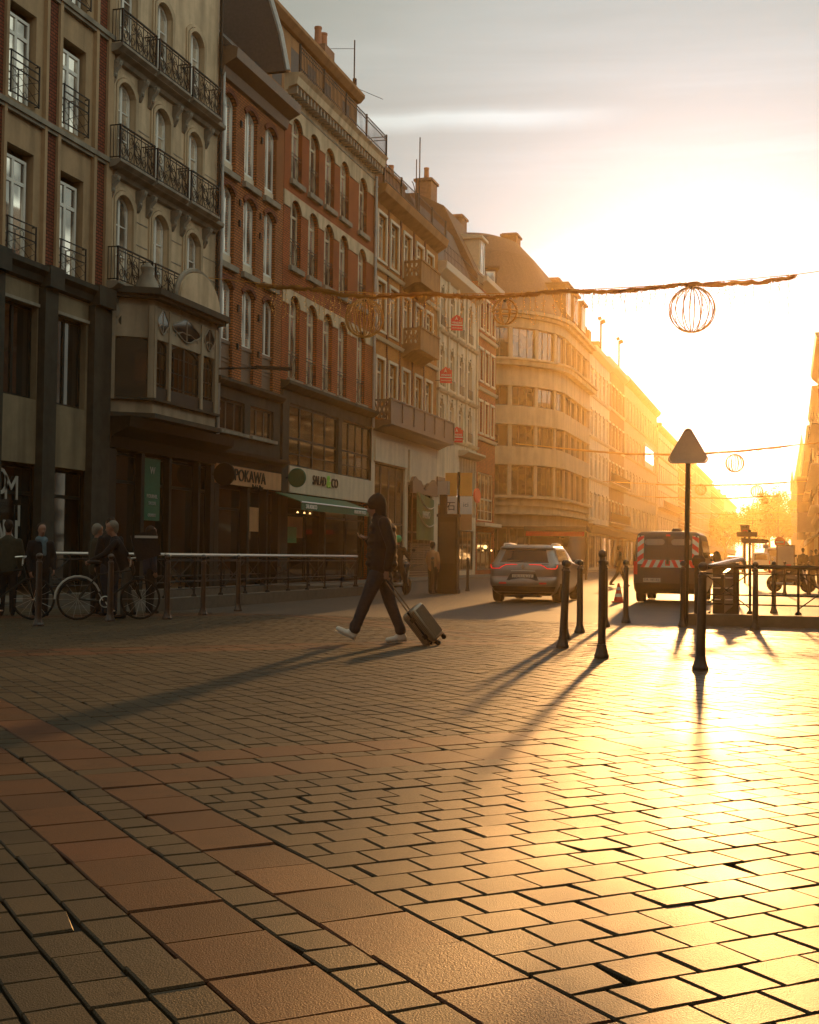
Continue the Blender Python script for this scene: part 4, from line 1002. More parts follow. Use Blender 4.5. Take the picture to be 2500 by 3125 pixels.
    mb = MB(); mb.tube([(X0-1, 65.2, 18.9), (X0-1, 65.2, 22.0)], .03, 5); mb.tube([(X0-1, 64.4+.8*cos(a), 19.4+1.2*sin(a)) for a in [pi*k/10*.5 for k in range(11)]], .025, 5); mb.build('aerial', 'iron', t)
    for c, ww, hh in ((58.0, 4.8, 4.9), (63.15, 4.5, 4.2)): window(t, X0-.1, c, .4, ww, hh, 0, 'v4', 'brown_paint', 'dark_glass', name='shop_window')
    mb = MB(); mb.box(X0+.02, X0+.12, 55.4, 60.5, 5.35, 6.4); mb.box(X0+.02, X0+.14, 60.8, 65.6, 4.7, 6.3); mb.build('fascia', 'cream_sign', t)
    mb = MB(); n = 18
    pts = [(60.8+4.8*k/n, 4.75+.25*sin(k*.55)+.1*sin(k*1.3)) for k in range(n+1)]
    mb.yz(pts+[(65.6, 4.2), (60.8, 4.2)], X0+.15, X0+.3); mb.build('wavy_canopy', 'brown_paint', t)
    bn = thing('banner', 'dark green banner with wavy cream stripes reading HERO, on the shop front', 'sign', (X0+.33, 63, 3))
    mb = MB(); 
    for k in range(10): mb.quad((X0+.33+.03*sin(k), 61.4+.33*k, 1.9), (X0+.33+.03*sin(k+1), 61.4+.33*(k+1), 1.9), (X0+.33+.03*sin(k+1), 61.4+.33*(k+1), 4.25-.03*k), (X0+.33+.03*sin(k), 61.4+.33*k, 4.25-.03*(k-1)))
    mb.build('cloth', 'banner', bn)
    for o in (0, .9): 
        mb = MB(); mb.tube([(X0+.38, 61.5+.32*k, 4.2-o-.05*k-.012*k*(10-k)*1.4) for k in range(11)], [.02+.006*min(k, 10-k) for k in range(11)], 4); mb.build('stripe', 'cream_sign', bn)
    letter('HERO', .5, 'cream_sign', bn, (X0+.39, 63.0, 3.15), RX, .02)
    sh = MB(); 
    for k in range(14): sh.box(X0+.03, X0+.06, 61.3, 64.9, .1+.12*k, .19+.12*k)
    sh.build('roller_shutter', 'brown_paint', t)
    s2 = thing('shop_sign', 'small cream letters on a dark board above the placard post', 'sign', (X0+.5, 66, 4.6))
    mb = MB(); mb.box(X0+.1, X0+.18, 65.9, 70.8, 4.4, 5.3); mb.build('board', 'brown_paint', s2)
    letter('la Vegal boutique', .62, 'lit_white', s2, (X0+.2, 68.4, 4.75), RX, .02, 4.4)
house_ochre()

# ------------------------------------------------------------------ house 6: white plaster, for sale
def house_white():
    t = thing('town_house', 'narrow white plaster house hung with three red for sale boards', 'building', (X0, 70.7, 0))
    F = fx(X0); s0, s1 = 66.1, 75.25; cs = (67.22, 69.35, 71.45, 73.5); w = .95
    rows = ((13.5, 15.5), (10.25, 12.38), (7.75, 9.55))
    ops = [(c-w/2, c+w/2, a, b, .25) for c in cs for a, b in rows]
    low = [(66.6, 70.3, .3, 3.9), (71.2, 74.8, 3.4, 6.7), (71.2, 74.8, .3, 2.6)]
    mb = MB(); wall(mb, F, s0, s1, 0, 16.3, ops+low, .25); body(mb, X0, 1, s0, s1, 0, 16.3); mb.build('wall', 'white_plaster', t)
    for c in cs:
        for a, b in rows: 
            window(t, X0-.15, c, a+.02, w-.02, b-a-.04, .25, 'mt', 'cream_paint', 'glass')
            part(t, 'keystone', lambda m: (m.xz([(0, 0), (0, 0), (0, 0)], 0, 0) if False else m.box(-.02, .1, -.12, .12, -.25, .2), m.box(-.02, .06, -w/2-.15, w/2+.15, -.02, .1)), 'white_plaster', (X0, c, b), name='keystone')
            part(t, 'window_guard', lambda m: [m.box(.04, .06, -w/2+w*q/5-.01, -w/2+w*q/5+.01, 0, .5) for q in range(6)]+[m.box(.035, .065, -w/2, w/2, .48, .52)], 'brown_paint', (X0, c, a), name='window_guard')
    for z in (13.1, 9.9, 7.45): mb = MB(); moulding(mb, X0, 1, s0, s1, [(-.03, z-.06), (.12, z), (.2, z+.14), (-.03, z+.16)]); mb.build('string_course', 'white_plaster', t)
    for c in (66.3, 68.28, 70.4, 72.48, 75.05): mb = MB(); mb.box(X0-.02, X0+.09, c-.13, c+.13, 7.65, 16.2); mb.build('pilaster', 'white_plaster', t)
    mb = MB(); moulding(mb, X0, 1, s0, s1, [(-.05, 16.0), (.12, 16.1), (.45, 16.4), (.5, 16.75), (-.05, 16.8)]); mb.build('cornice', 'cream_paint', t)
    mb = MB(); mb.xz([(X0-.05, 16.78), (X0-1.6, 20.4), (X0-3, 21.2), (X0-11, 21.2), (X0-11, 16.3), (X0-.05, 16.3)], s0+.01, s1-.01); mb.build('roof', 'slate', t)
    mb = MB()
    for z in (17.3, 17.75): mb.box(X0+.3, X0+.33, s0, s1, z, z+.03)
    for q in range(30): mb.box(X0+.305, X0+.325, s0+.05+q*.31, s0+.07+q*.31, 16.78, 17.75)
    mb.build('roof_railing', 'iron', t)
    mb = MB(); moulding(mb, X0, 1, 70.9, 75.2, [(-.02, 6.75), (.3, 6.8), (.6, 7.0), (.6, 7.1), (-.02, 7.12)]); mb.build('ledge', 'cream_paint', t)
    window(t, X0-.1, 73.0, 3.4, 3.6, 3.3, 0, 'v4', 'cream_paint', 'warm_glass', name='showroom_window'); window(t, X0-.1, 68.45, .3, 3.7, 3.6, 0, 'v4', 'brown_paint', 'dark_glass', name='shop_window'); window(t, X0-.1, 73.0, .3, 3.6, 2.3, 0, '3', 'brown_paint', 'warm_glass', name='shop_window')
    for k in range(6): mb = MB(); mb.box(X0-.02, X0+.12, 71.3+k*.66, 71.42+k*.66, 3.4, 6.7); mb.build('slat', 'cream_paint', t)
    for (y, z), lab in (((67.9, 13.75), 'red house shaped for sale board, the topmost on the white house'), ((65.7, 10.6), 'red house shaped for sale board, at middle height beside the ochre house'), ((68.2, 7.7), 'red house shaped for sale board, the lowest, just above the long balcony')):
        s = thing('sale_board', lab, 'sign', (X0+.6, y, z), R(-62), group='red for sale boards'); s.scale = (.52,)*3
        mb = MB(); mb.yz([(-.62, -.8), (.62, -.8), (.62, .55), (.42, .55), (.42, .78), (.3, .68), (-.05, .85), (-.62, .38)], -.03, .03); mb.build('board', 'red_sign', s, local=True)
        letter('À', .42, 'white_sign', s, (.04, -.05, .42), RX, .005, local=True); letter('VENDRE', .28, 'white_sign', s, (.04, 0, 0), RX, .005, 1.05, local=True); letter('06 44 32 35 84', .16, 'white_sign', s, (.04, 0, -.55), RX, .005, 1.0, name='phone_number', local=True)
        mb = MB(); mb.box(.035, .04, -.6, .6, -.28, -.2); mb.build('stripe', 'white_sign', s, local=True)
        mb = MB(); mb.tube([(0, -.05, -.5), (-.5, -1.0, -.5)], .03, 5); mb.build('bracket', 'iron', s, local=True)
house_white()

# ------------------------------------------------------------------ house 7: narrow orange brick at the side street
def house_slim():
    t = thing('town_house', 'slim orange brick house with stone quoins at the corner of the side street', 'building', (X0, 77.8, 0))
    F = fx(X0); s0, s1 = 75.3, 80.3; cs = (76.15, 77.7, 79.3); w = .85
    rows = ((14.9, 16.7), (11.75, 13.6), (8.6, 10.7))
    ops = [(c-w/2, c+w/2, a, b, .2) for c in cs for a, b in rows]
    low = [(75.7, 79.9, 3.3, 6.2), (75.7, 79.9, .3, 2.6)]
    mb = MB(); wall(mb, F, s0, s1, 0, 17.6, ops+low, .22); body(mb, X0, 1, s0, s1, 0, 17.6); mb.build('wall', 'orange_brick', t)
    for c in cs:
        for a, b in rows:
            window(t, X0-.14, c, a+.02, w-.02, b-a-.04, .2, 'mt', 'cream_paint', 'glass')
            part(t, 'surround7', lambda m: (m.box(-.02, .06, -w/2-.12, -w/2, 0, 1.8), m.box(-.02, .06, w/2, w/2+.12, 0, 1.8), m.box(-.02, .07, -w/2-.16, w/2+.16, 1.86, 2.0), m.box(-.02, .09, -w/2-.16, w/2+.16, -.12, 0)), 'cream_paint', (X0, c, a), name='window_surround')
    for z in (14.3, 11.1, 8.1): mb = MB(); moulding(mb, X0, 1, s0, s1, [(-.03, z), (.12, z+.03), (.18, z+.2), (-.03, z+.22)]); mb.build('string_course', 'cream_paint', t)
    mb = MB(); moulding(mb, X0, 1, s0, s1, [(-.05, 17.3), (.12, 17.4), (.5, 17.65), (.55, 17.9), (-.05, 17.95)]); mb.build('cornice', 'cream_paint', t)
    mb = MB(); mb.xz([(X0-.05, 17.93), (X0-2.2, 22.3), (X0-4, 23.2), (X0-11, 23.2), (X0-11, 17.6), (X0-.05, 17.6)], s0+.01, s1-.01); mb.build('roof', 'brown_tiles', t)
    d = MB(); d.box(X0-1.9, X0-.35, 77.0, 78.4, 18.4, 20.6); d.xz([(X0-2.3, 20.6), (X0-.15, 20.6), (X0-.15, 20.75), (X0-2.3, 21.0)], 76.85, 78.55); d.build('dormer', 'cream_paint', t)
    window(t, X0-.34, 77.7, 18.5, 1.1, 2.0, 0, 'm', 'white_paint', 'glass', name='dormer_window')
    mb = MB(); mb.box(X0-4.2, X0-3.2, 76, 77.4, 22.5, 24.3); mb.box(X0-4.3, X0-3.1, 75.9, 77.5, 24.1, 24.25); mb.build('chimney', 'chimney_brick', t)
    part(t, 'chimney_pot', None, 'terracotta', (X0-3.7, 76.7, 24.3), name='chimney_pot', smooth=True)
    window(t, X0-.1, 77.8, 3.3, 4.2, 2.9, 0, 'v4', 'cream_paint', 'warm_glass', name='showroom_window'); window(t, X0-.12, 77.8, .3, 4.2, 2.3, 0, '3', 'brown_paint', 'warm_glass', name='shop_window')
    mb = MB(); mb.box(X0-.02, X0+.5, 75.5, 80.2, 2.95, 3.15); mb.build('shop_ledge', 'cream_paint', t)
    for k, (y, z) in enumerate(((77.2, 1.7), (78.9, 1.5))):
        mb = MB(); mb.sphere((X0+.15, y, z), .12 if k == 0 else .06, 8); mb.build('shop_lamp', 'lit_warm', t)
house_slim()

# ------------------------------------------------------------------ corner block with the rounded art deco front
def corner_block():
    t = thing('corner_block', 'rounded pale art deco corner block with broad window bands and tiled mansard', 'building', (-21, 100, 0))
    cx, cy, r = -25.0, 101.0, 8.0
    path = [(-44, 93.0), (-25.0, 93.0)]+[(cx+r*sin(a), cy-r*cos(a)) for a in [pi/2*k/16 for k in range(1, 17)]]+[(-17.0, 113.5)]
    # outward normals along the path
    def off(d):
        out = []
        for i, (x, y) in enumerate(path):
            if i == 0: n = (0, -1)
            elif i == len(path)-1: n = (1, 0)
            else:
                a = min(max(i-1, 0), 16)*pi/2/16; n = (sin(a), -cos(a))
            out.append((x+n[0]*d, y+n[1]*d))
        return out
    back = [(-30, 113.5), (-44, 113.5)]
    def band(m, d, z0, z1): m.xy(off(d)+back, z0, z1)
    mb = MB(); band(mb, -.45, 0, 20.2)
    mb.build('core', 'interior', t)
    mb = MB()
    fl = (3.6, 7.2, 10.4, 13.6, 16.9)
    for z0, z1 in ((3.4, 4.3), (4.95, 5.5), (8.05, 9.35), (11.05, 12.4), (13.95, 15.4), (18.3, 19.0)): band(mb, 0, z0, z1)
    band(mb, -.2, 4.3, 4.95)
    mb.build('wall', 'deco_stone', t)
    mb = MB()
    for z0, z1, d in ((5.5, 5.68, .35), (8.0, 8.06, .1), (11.0, 11.06, .1), (13.9, 13.96, .1), (15.4, 15.75, .55), (15.75, 15.9, .75), (19.0, 19.25, .3), (19.25, 19.5, .6), (4.3, 4.42, .5)): band(mb, d, z0, z1)
    mb.build('cornice', 'deco_stone', t)
    # dark window bands with frames: one window per bay along the curve
    import bisect
    seg = [0]
    for i in range(1, len(path)): seg.append(seg[-1]+hypot(path[i][0]-path[i-1][0], path[i][1]-path[i-1][1]))
    def at(q, d=0):
        i = min(max(bisect.bisect(seg, q)-1, 0), len(path)-2); f = (q-seg[i])/(seg[i+1]-seg[i])
        P_ = off(d); x = P_[i][0]*(1-f)+P_[i+1][0]*f; y = P_[i][1]*(1-f)+P_[i+1][1]*f
        tx, ty = path[i+1][0]-path[i][0], path[i+1][1]-path[i][1]
        return x, y, atan2(ty, tx)-pi/2
    qs = [seg[1]+v for v in (-8.8, -5.6, -2.4, .5, 2.9, 5.3, 7.7, 10.1, 12.5, 15.3, 18.1, 20.9, 23.7)]
    for z0, z1 in ((5.7, 8.0), (9.35, 11.0), (12.4, 13.9), (15.9, 18.3)):
        for k, q in enumerate(qs[:-1]):
            q2 = qs[k+1]; x, y, a = at((q+q2)/2, -.26); w = min(q2-q, seg[-1]-q)-.26
            if w < .5: continue
            window(t, x, y, z0+.02, w, z1-z0-.04, 0, '3', 'brown_paint', 'warm_glass', rz=a)
    for q in qs:
        if q > seg[-1]: continue
        x, y, a = at(q, -.2)
        for z0, z1 in ((5.69, 8.05), (9.36, 11.05), (12.41, 13.95), (15.91, 18.3)):
            part(t, 'window_pier%.1f' % (z1-z0), lambda m: m.box(-.16, .16, -.16, .16, 0, z1-z0), 'deco_stone', (x, y, z0), a, name='window_pier')
    # ground floor shops
    for k, q in enumerate(qs[:-1]):
        x, y, a = at((q+qs[k+1])/2, -.3)
        w = min(qs[k+1], seg[-1])-q-.2
        if w > .5: window(t, x, y, .1, w, 3.2, 0, '3', 'brown_paint', 'warm_glass', rz=a, name='shop_window')
    # mansard of brown tiles, curving round the corner
    mb = MB(); levels = ((.2, 19.5), (-.5, 20.6), (-2.6, 24.6), (-3.9, 26.0), (-5.2, 26.5), (-7.6, 26.6))
    rings = [[(x, y, z) for x, y in off(d)]+[(-44+0*d, 113.5, z)] for d, z in levels]
    for a, b in zip(rings, rings[1:]):
        for i in range(len(a)-2): mb.quad(a[i], a[i+1], b[i+1], b[i])
    mb.poly(rings[-1]); e = [rg[-2] for rg in rings]; mb.poly(e+[(-30, 113.5, 19.5)])
    mb.build('roof', 'brown_tiles', t)
    for q in (seg[1]+3.0, seg[1]+13.2, seg[1]+17, seg[1]+21, seg[1]-4.5):
        x, y, a = at(min(q, seg[-1]-1), -.9); c, s = cos(a), sin(a)
        mb = MB(); mb.obox((x, y, 21.3), (.9*c, .9*s, 0), (-1.1*s, 1.1*c, 0), (0, 0, 1.25)); mb.obox((x, y, 22.62), (1.15*c, 1.15*s, 0), (-1.3*s, 1.3*c, 0), (0, 0, .08)); mb.build('dormer', 'brown_tiles', t)
        x, y, a = at(min(q, seg[-1]-1), .03); window(t, x, y, 20.3, 1.9, 2.0, 0, '3', 'white_paint', 'glass', rz=a, name='dormer_window')
    for x, y, z in ((-25.0, 97.2, 26.2), (-21.6, 101.5, 25.6), (-19.6, 109.5, 23.6)):
        mb = MB(); mb.box(x-.6, x+.6, y-.8, y+.8, z-1.8, z+1.3); mb.box(x-.72, x+.72, y-.92, y+.92, z+1.05, z+1.22); mb.build('chimney', 'chimney_brick', t)
    s = thing('shop_sign', 'dark fascia with 5G in pale letters under the rounded corner block', 'sign', (-28, 92.6, 2.7))
    mb = MB(); mb.box(-33, -25.2, 92.5, 92.62, 2.35, 3.2); mb.build('board', 'dark_paint', s)
    letter('5G', .7, 'grey_sign', s, (-28.6, 92.48, 2.78), RY); letter('PRO', .55, 'grey_sign', s, (-26.4, 92.48, 2.78), RY)
    mb = MB(); mb.box(-27.7, -27.35, 92.3, 92.45, 2.2, 3.7); mb.build('flag', 'orange_sign', s)
corner_block()
# ------------------------------------------------------------------ the rest of the street
def row_house(label, X, sgn, s0, s1, H, floors, nw, wallm, trim, roofm='slate', roofh=3.0, gf=4.2, win='glass', bal=(), seed=1, name='town_house', dep=11.0, chim=1):
    rr = random.Random(seed)
    t = thing(name, label, 'building', (X, (s0+s1)/2, 0)); F = fx(X, sgn)
    fh = (H-gf-.6)/floors; pit = (s1-s0)/nw; w = min(1.25, pit*.55)
    cs = [s0+pit*(k+.5) for k in range(nw)]
    rows = [(gf+.45+fh*k, gf+.45+fh*k+min(2.2, fh*.68)) for k in range(floors)]
    ops = [(c-w/2, c+w/2, a, b) for c in cs for a, b in rows]
    ns = max(1, round((s1-s0)/4)); sp = (s1-s0)/ns
    shops = [(s0+sp*k+.2, s0+sp*(k+1)-.2, .25, 3.1) for k in range(ns)]
    mb = MB(); wall(mb, F, s0, s1, 0, H, ops+shops, .22); body(mb, X, sgn, s0, s1, 0, H, dep); mb.build('wall', wallm, t)
    for c in cs:
        for a, b in rows: window(t, X-sgn*.12, c, a+.02, w-.02, b-a-.04, 0, 'mt', 'cream_paint', win)
    for a, b, c, d in shops: window(t, X-sgn*.12, (a+b)/2, c, b-a-.02, d-c, 0, '3', 'brown_paint', 'dark_glass', name='shop_window')
    mb = MB(); moulding(mb, X, sgn, s0, s1, [(-.03, 3.3), (.22, 3.35), (.3, 3.9), (.5, 4.0), (.5, 4.12), (-.03, 4.15)]); mb.build('shop_cornice', 'brown_paint', t)
    mb = MB()
    for a, b in rows[1:]: moulding(mb, X, sgn, s0, s1, [(-.03, a-.35), (.1, a-.32), (.18, a-.16), (-.03, a-.14)])
    for c in cs:
        for a, b in rows: mb.box(min(X-sgn*.02, X+sgn*.1), max(X-sgn*.02, X+sgn*.1), c-w/2-.14, c+w/2+.14, b, b+.16)
    mb.build('trim', trim, t)
    mb = MB(); moulding(mb, X, sgn, s0, s1, [(-.05, H-.5), (.1, H-.45), (.5, H-.1), (.6, H+.2), (-.05, H+.25)]); mb.build('cornice', trim, t)
    mb = MB(); q = lambda d: X-sgn*d
    mb.xz([(q(.06), H+.24), (q(1.5), H+roofh*.85), (q(3), H+roofh), (q(dep-.2), H+roofh), (q(dep-.2), H), (q(.06), H)], s0+.02, s1-.02); mb.build('roof', roofm, t)
    for k in range(chim):
        y = s0+(s1-s0)*(k+.6)/(chim+.3); mb = MB(); mb.box(min(q(2), q(3.1)), max(q(2), q(3.1)), y-.8, y+.8, H+roofh-1, H+roofh+1.3); mb.build('chimney', 'chimney_brick', t)
    for fl in bal:
        a = rows[fl][0]
        mb = MB(); moulding(mb, X, sgn, s0+.4, s1-.4, [(-.03, a-.28), (.4, a-.12), (.8, a-.08), (.8, a+.02), (-.03, a+.02)]); mb.build('balcony_slab', trim, t)
        mb = MB(); x0 = X+sgn*.76
        for z in (a+.1, a+.9): mb.box(x0-.02, x0+.02, s0+.4, s1-.4, z, z+.05)
        k = s0+.4
        while k < s1-.4: mb.box(x0-.012, x0+.012, k, k+.025, a, a+.92); k += .18
        mb.build('balcony_railing', 'iron', t)
    return t
row_house('tall pale house just beyond the rounded corner block', -17.0, 1, 113.6, 126.5, 19.6, 4, 5, 'white_plaster', 'cream_paint', 'slate', 2.4, seed=2)
row_house('ochre house with a long first floor balcony, past the rounded block', -17.6, 1, 126.6, 143, 20.6, 4, 6, 'ochre_plaster', 'cream_paint', 'slate', 2.2, bal=(0, 1), seed=3, chim=2)
pr = row_house('large stone department store with a lit vertical name sign', -17.8, 1, 143.1, 181, 21.0, 4, 12, 'deco_stone', 'deco_stone', 'slate', 1.6, seed=4, chim=2)
row_house('plain beige block just beyond the department store', -17.6, 1, 181.2, 214, 19.2, 4, 10, 'white_plaster', 'deco_stone', 'slate', 2.0, seed=5, bal=(1,), chim=3)
row_house('low dark house squeezed in the far left row', -17.8, 1, 214.2, 246, 17.2, 4, 9, 'ochre_plaster', 'cream_paint', 'slate', 1.6, seed=6, chim=3)
row_house('far pale apartment block with two chimneys on the left row', -17.8, 1, 246.2, 306, 18.8, 5, 14, 'deco_stone', 'cream_paint', 'slate', 2.6, seed=7, chim=2)
row_house('farther brown apartment block on the left row', -18.0, 1, 306.2, 372, 18.0, 5, 14, 'ochre_plaster', 'cream_paint', 'slate', 2.0, seed=8, chim=3)
row_house('last pale house of the left row, beside the trees', -18.0, 1, 372.2, 450, 18.4, 5, 14, 'white_plaster', 'cream_paint', 'slate', 2.0, seed=9, chim=2)
# lit vertical name sign on the store
s = thing('store_sign', 'white lit vertical letters PRINTEMPS on the far hazy store', 'sign', (-16.9, 166, 13.5))
mb = MB(); mb.box(-17.75, -17.5, 163.5, 173.2, 12.6, 15.6); mb.build('board', 'grey_sign', s)
letter('PRINTEMPS', 2.6, 'lit_white', s, (-17.45, 168.3, 14.1), RX, .05, 9.2)
# roof masts along the left row
for k, (x, y, z, lab) in enumerate(((-18.6, 131.5, 22.0, 'thin mast with floodlight heads on the far left roofs, nearer one'), (-18.6, 146.0, 22.3, 'thin mast with floodlight heads on the far left roofs, farther one'), (-19, 122.0, 21.6, 'short mast with one floodlight on the pale roof by the rounded block'))):
    t = thing('roof_mast', lab, 'mast', (x, y, z-1.5), group='floodlight masts on the roofs')
    h = 4.6 if k < 2 else 2.6
    mb = MB(); mb.tube([(0, 0, -1.0), (0, 0, h)], .10, 6); mb.build('pole', 'iron', t, local=True)
    mb = MB(); mb.obox((.2, 0, h), (.22, 0, .1), (0, .2, 0), (-.06, 0, .16)); mb.obox((-.12, 0, h+.35), (.16, 0, .06), (0, .16, 0), (-.05, 0, .14)); mb.build('floodlight', 'iron', t, local=True)
# aerials on the near roofs
for lab, x, y, z, h in (('tall roof aerial with two thin arms above the orange brick house', -19.5, 56.4, 19.9, 5.1), ('thin dotted roof aerial behind the ochre house', -19.2, 66.5, 19, 4.6)):
    t = thing('roof_aerial', lab, 'aerial', (x, y, z))
    mb = MB(); mb.tube([(0, 0, -1.5), (0, 0, h)], .035, 5)
    if h > 5: mb.tube([(0, 0, h-.4), (-1.1, -1.6, h-.9)], .012, 4); mb.tube([(0, 0, h-2.2), (.9, 1.6, h-2.3)], .014, 4); mb.box(-.05, .1, -.05, .1, h-2.1, h-1.8)
    mb.build('mast', 'iron', t, local=True)
# right-hand side, seen edge-on
row_house('brown corner house with heavy cornices at the right edge', 2.0, -1, 86, 106, 15.4, 4, 5, 'tan_brick', 'cream_paint', 'slate', 2.4, seed=11, bal=(0, 1, 2))
row_house('pale stone house next along the right edge', 2.1, -1, 106.2, 131, 14.6, 3, 8, 'deco_stone', 'cream_paint', 'slate', 1.4, seed=12, bal=(1,), chim=2)
row_house('long brown house far along the right side', 2.0, -1, 131.2, 176, 14.0, 3, 12, 'ochre_plaster', 'cream_paint', 'slate', 2.6, seed=13, bal=(1, 2), chim=3)
row_house('farthest stone house on the right side by the spire', 2.1, -1, 176.2, 262, 16.0, 4, 16, 'deco_stone', 'cream_paint', 'slate', 2.5, seed=14, bal=(2,), chim=4)
# unseen houses added round the square to shade it and show in the panes
row_house('unseen orange brick house across the square, raised to shade it, mirrored in panes', 15, -1, 24, 84, 22.5, 5, 18, 'orange_brick', 'cream_paint', 'slate', 3.5, seed=21, chim=3)
row_house('unseen stone house added to shade the square, to the right of the viewer', 17, -1, -38, 23.8, 23, 5, 16, 'deco_stone', 'cream_paint', 'slate', 3.0, seed=22, chim=3)
bh = row_house('unseen tall brown house added to block sky light behind the viewer', 0, 1, -26, 30, 20.5, 4, 16, 'ochre_plaster', 'cream_paint', 'slate', 3.0, seed=23, chim=3); bh.location = (2, -34, 0); bh.rotation_euler = (0, 0, pi/2)
t = thing('church_spire', 'slender pointed church spire above the far right houses', 'church', (2.15, 300, 0))
mb = MB(); mb.box(-2.2, 2.2, -2.2, 2.2, 0, 17); mb.build('tower', 'spire_stone', t, local=True)
mb = MB(); mb.lathe([(2.0, 17), (1.2, 21.5), (.5, 26), (.03, 29.2)], n=8); mb.build('spire', 'spire_stone', t, local=True)
mb = MB()
for a in range(4): mb.lathe([(.4, 16.5), (.35, 18.5), (.02, 21.5)], (2.0*(1 if a % 2 else -1), 2.0*(1 if a//2 else -1), 0), 6)
mb.build('pinnacle', 'spire_stone', t, local=True)
# small awning and blue shop sign on the right
t = thing('awning', 'pale sloping cafe awning on the right-hand houses', 'awning', (2.0, 88, 2.7))
mb = MB(); mb.xz([(2.55, 3.2), (.9, 2.45), (.9, 2.4), (2.55, 3.12)], 84.2, 97); mb.build('canopy', 'cream_sign', t)
mb = MB(); mb.box(.88, .91, 84.2, 97, 2.15, 2.4); mb.build('valance', 'cream_sign', t)
t = thing('blade_sign', 'tall pale blue blade sign on the far right facade', 'sign', (1.6, 150, 7))
mb = MB(); mb.box(.6, 2.7, 149.8, 150.1, 3.4, 10.4); mb.build('board', 'blue_scarf', t)
t = thing('blade_sign', 'square dark blade sign low on the right facade', 'sign', (1.6, 110, 4))
mb = MB(); mb.box(.5, 2.5, 109.9, 110.1, 3.4, 5.0); mb.build('board', 'grey_sign', t)

# ------------------------------------------------------------------ trees closing the street
def tree(label, x, y, h, r, seed):
    rr = random.Random(seed); t = thing('street_tree', label, 'tree', (x, y, 0), group='trees at the far end of the street')
    mb = MB(); mb.tube([(0, 0, 0), (.1, 0, h*.25), (-.1, .1, h*.5), (0, 0, h*.8)], [.35, .28, .2, .06], 8)
    tips = []
    for k in range(9):
        a = rr.uniform(0, 2*pi); z = h*rr.uniform(.3, .65); e = (r*.75*cos(a), r*.75*sin(a), min(h*.95, z+h*rr.uniform(.15, .3)))
        mb.tube([(0, 0, z), (e[0]*.5, e[1]*.5, (z+e[2])/2+.3), e], [.14, .09, .03], 5); tips.append(e)
    mb.build('trunk', 'bark', t, local=True)
    cl = tips+[(0, 0, h*.85)]+[(r*.6*rr.uniform(-1, 1), r*.6*rr.uniform(-1, 1), h*rr.uniform(.4, .95)) for _ in range(10)]
    vs, fs = [], []
    for c in cl:
        cr = r*rr.uniform(.28, .5)
        for _ in range(150):
            d = Vector((rr.gauss(0, 1), rr.gauss(0, 1), rr.gauss(0, .8))).normalized()*cr*rr.uniform(.35, 1.05)
            p = Vector(c)+d
            if p.z < h*.22: continue
            u = Vector((rr.gauss(0, 1), rr.gauss(0, 1), rr.gauss(0, 1))).normalized(); v = u.orthogonal(); s_ = rr.uniform(.14, .32)
            o = len(vs); vs += [p-u*s_, p+v*s_*.6, p+u*s_, p-v*s_*.6]; fs.append((o, o+1, o+2, o+3))
    me = D.meshes.new('crown'); me.from_pydata(vs, [], fs); me.materials.append(M('leaf')); me.update()
    link('crown', me, t)
for k, (x, y, h, r, lab) in enumerate(((-14.2, 300, 11.5, 4.0, 'low leafy tree at the street end, leftmost, against the last left houses'), (-11.0, 325, 13.2, 4.4, 'leafy tree at the street end, second from the left'), (-8.2, 300, 13.2, 4.2, 'broad leafy tree in the middle of the street end'), (-5.0, 320, 15.5, 4.6, 'tall leafy tree right of the middle at the street end'), (-2.6, 290, 16.5, 4.4, 'tallest leafy tree at the street end, by the right houses'), (.4, 325, 18.0, 4.4, 'leafy tree rising beside the church spire'), (-13.0, 380, 14.0, 5.0, 'distant leafy tree behind the low leftmost one'), (-7, 390, 15, 5.2, 'distant leafy tree filling the middle gap'), (-1.5, 390, 17, 5.2, 'distant leafy tree behind the tallest one'))):
    tree(lab, x, y, h, r, 40+k)

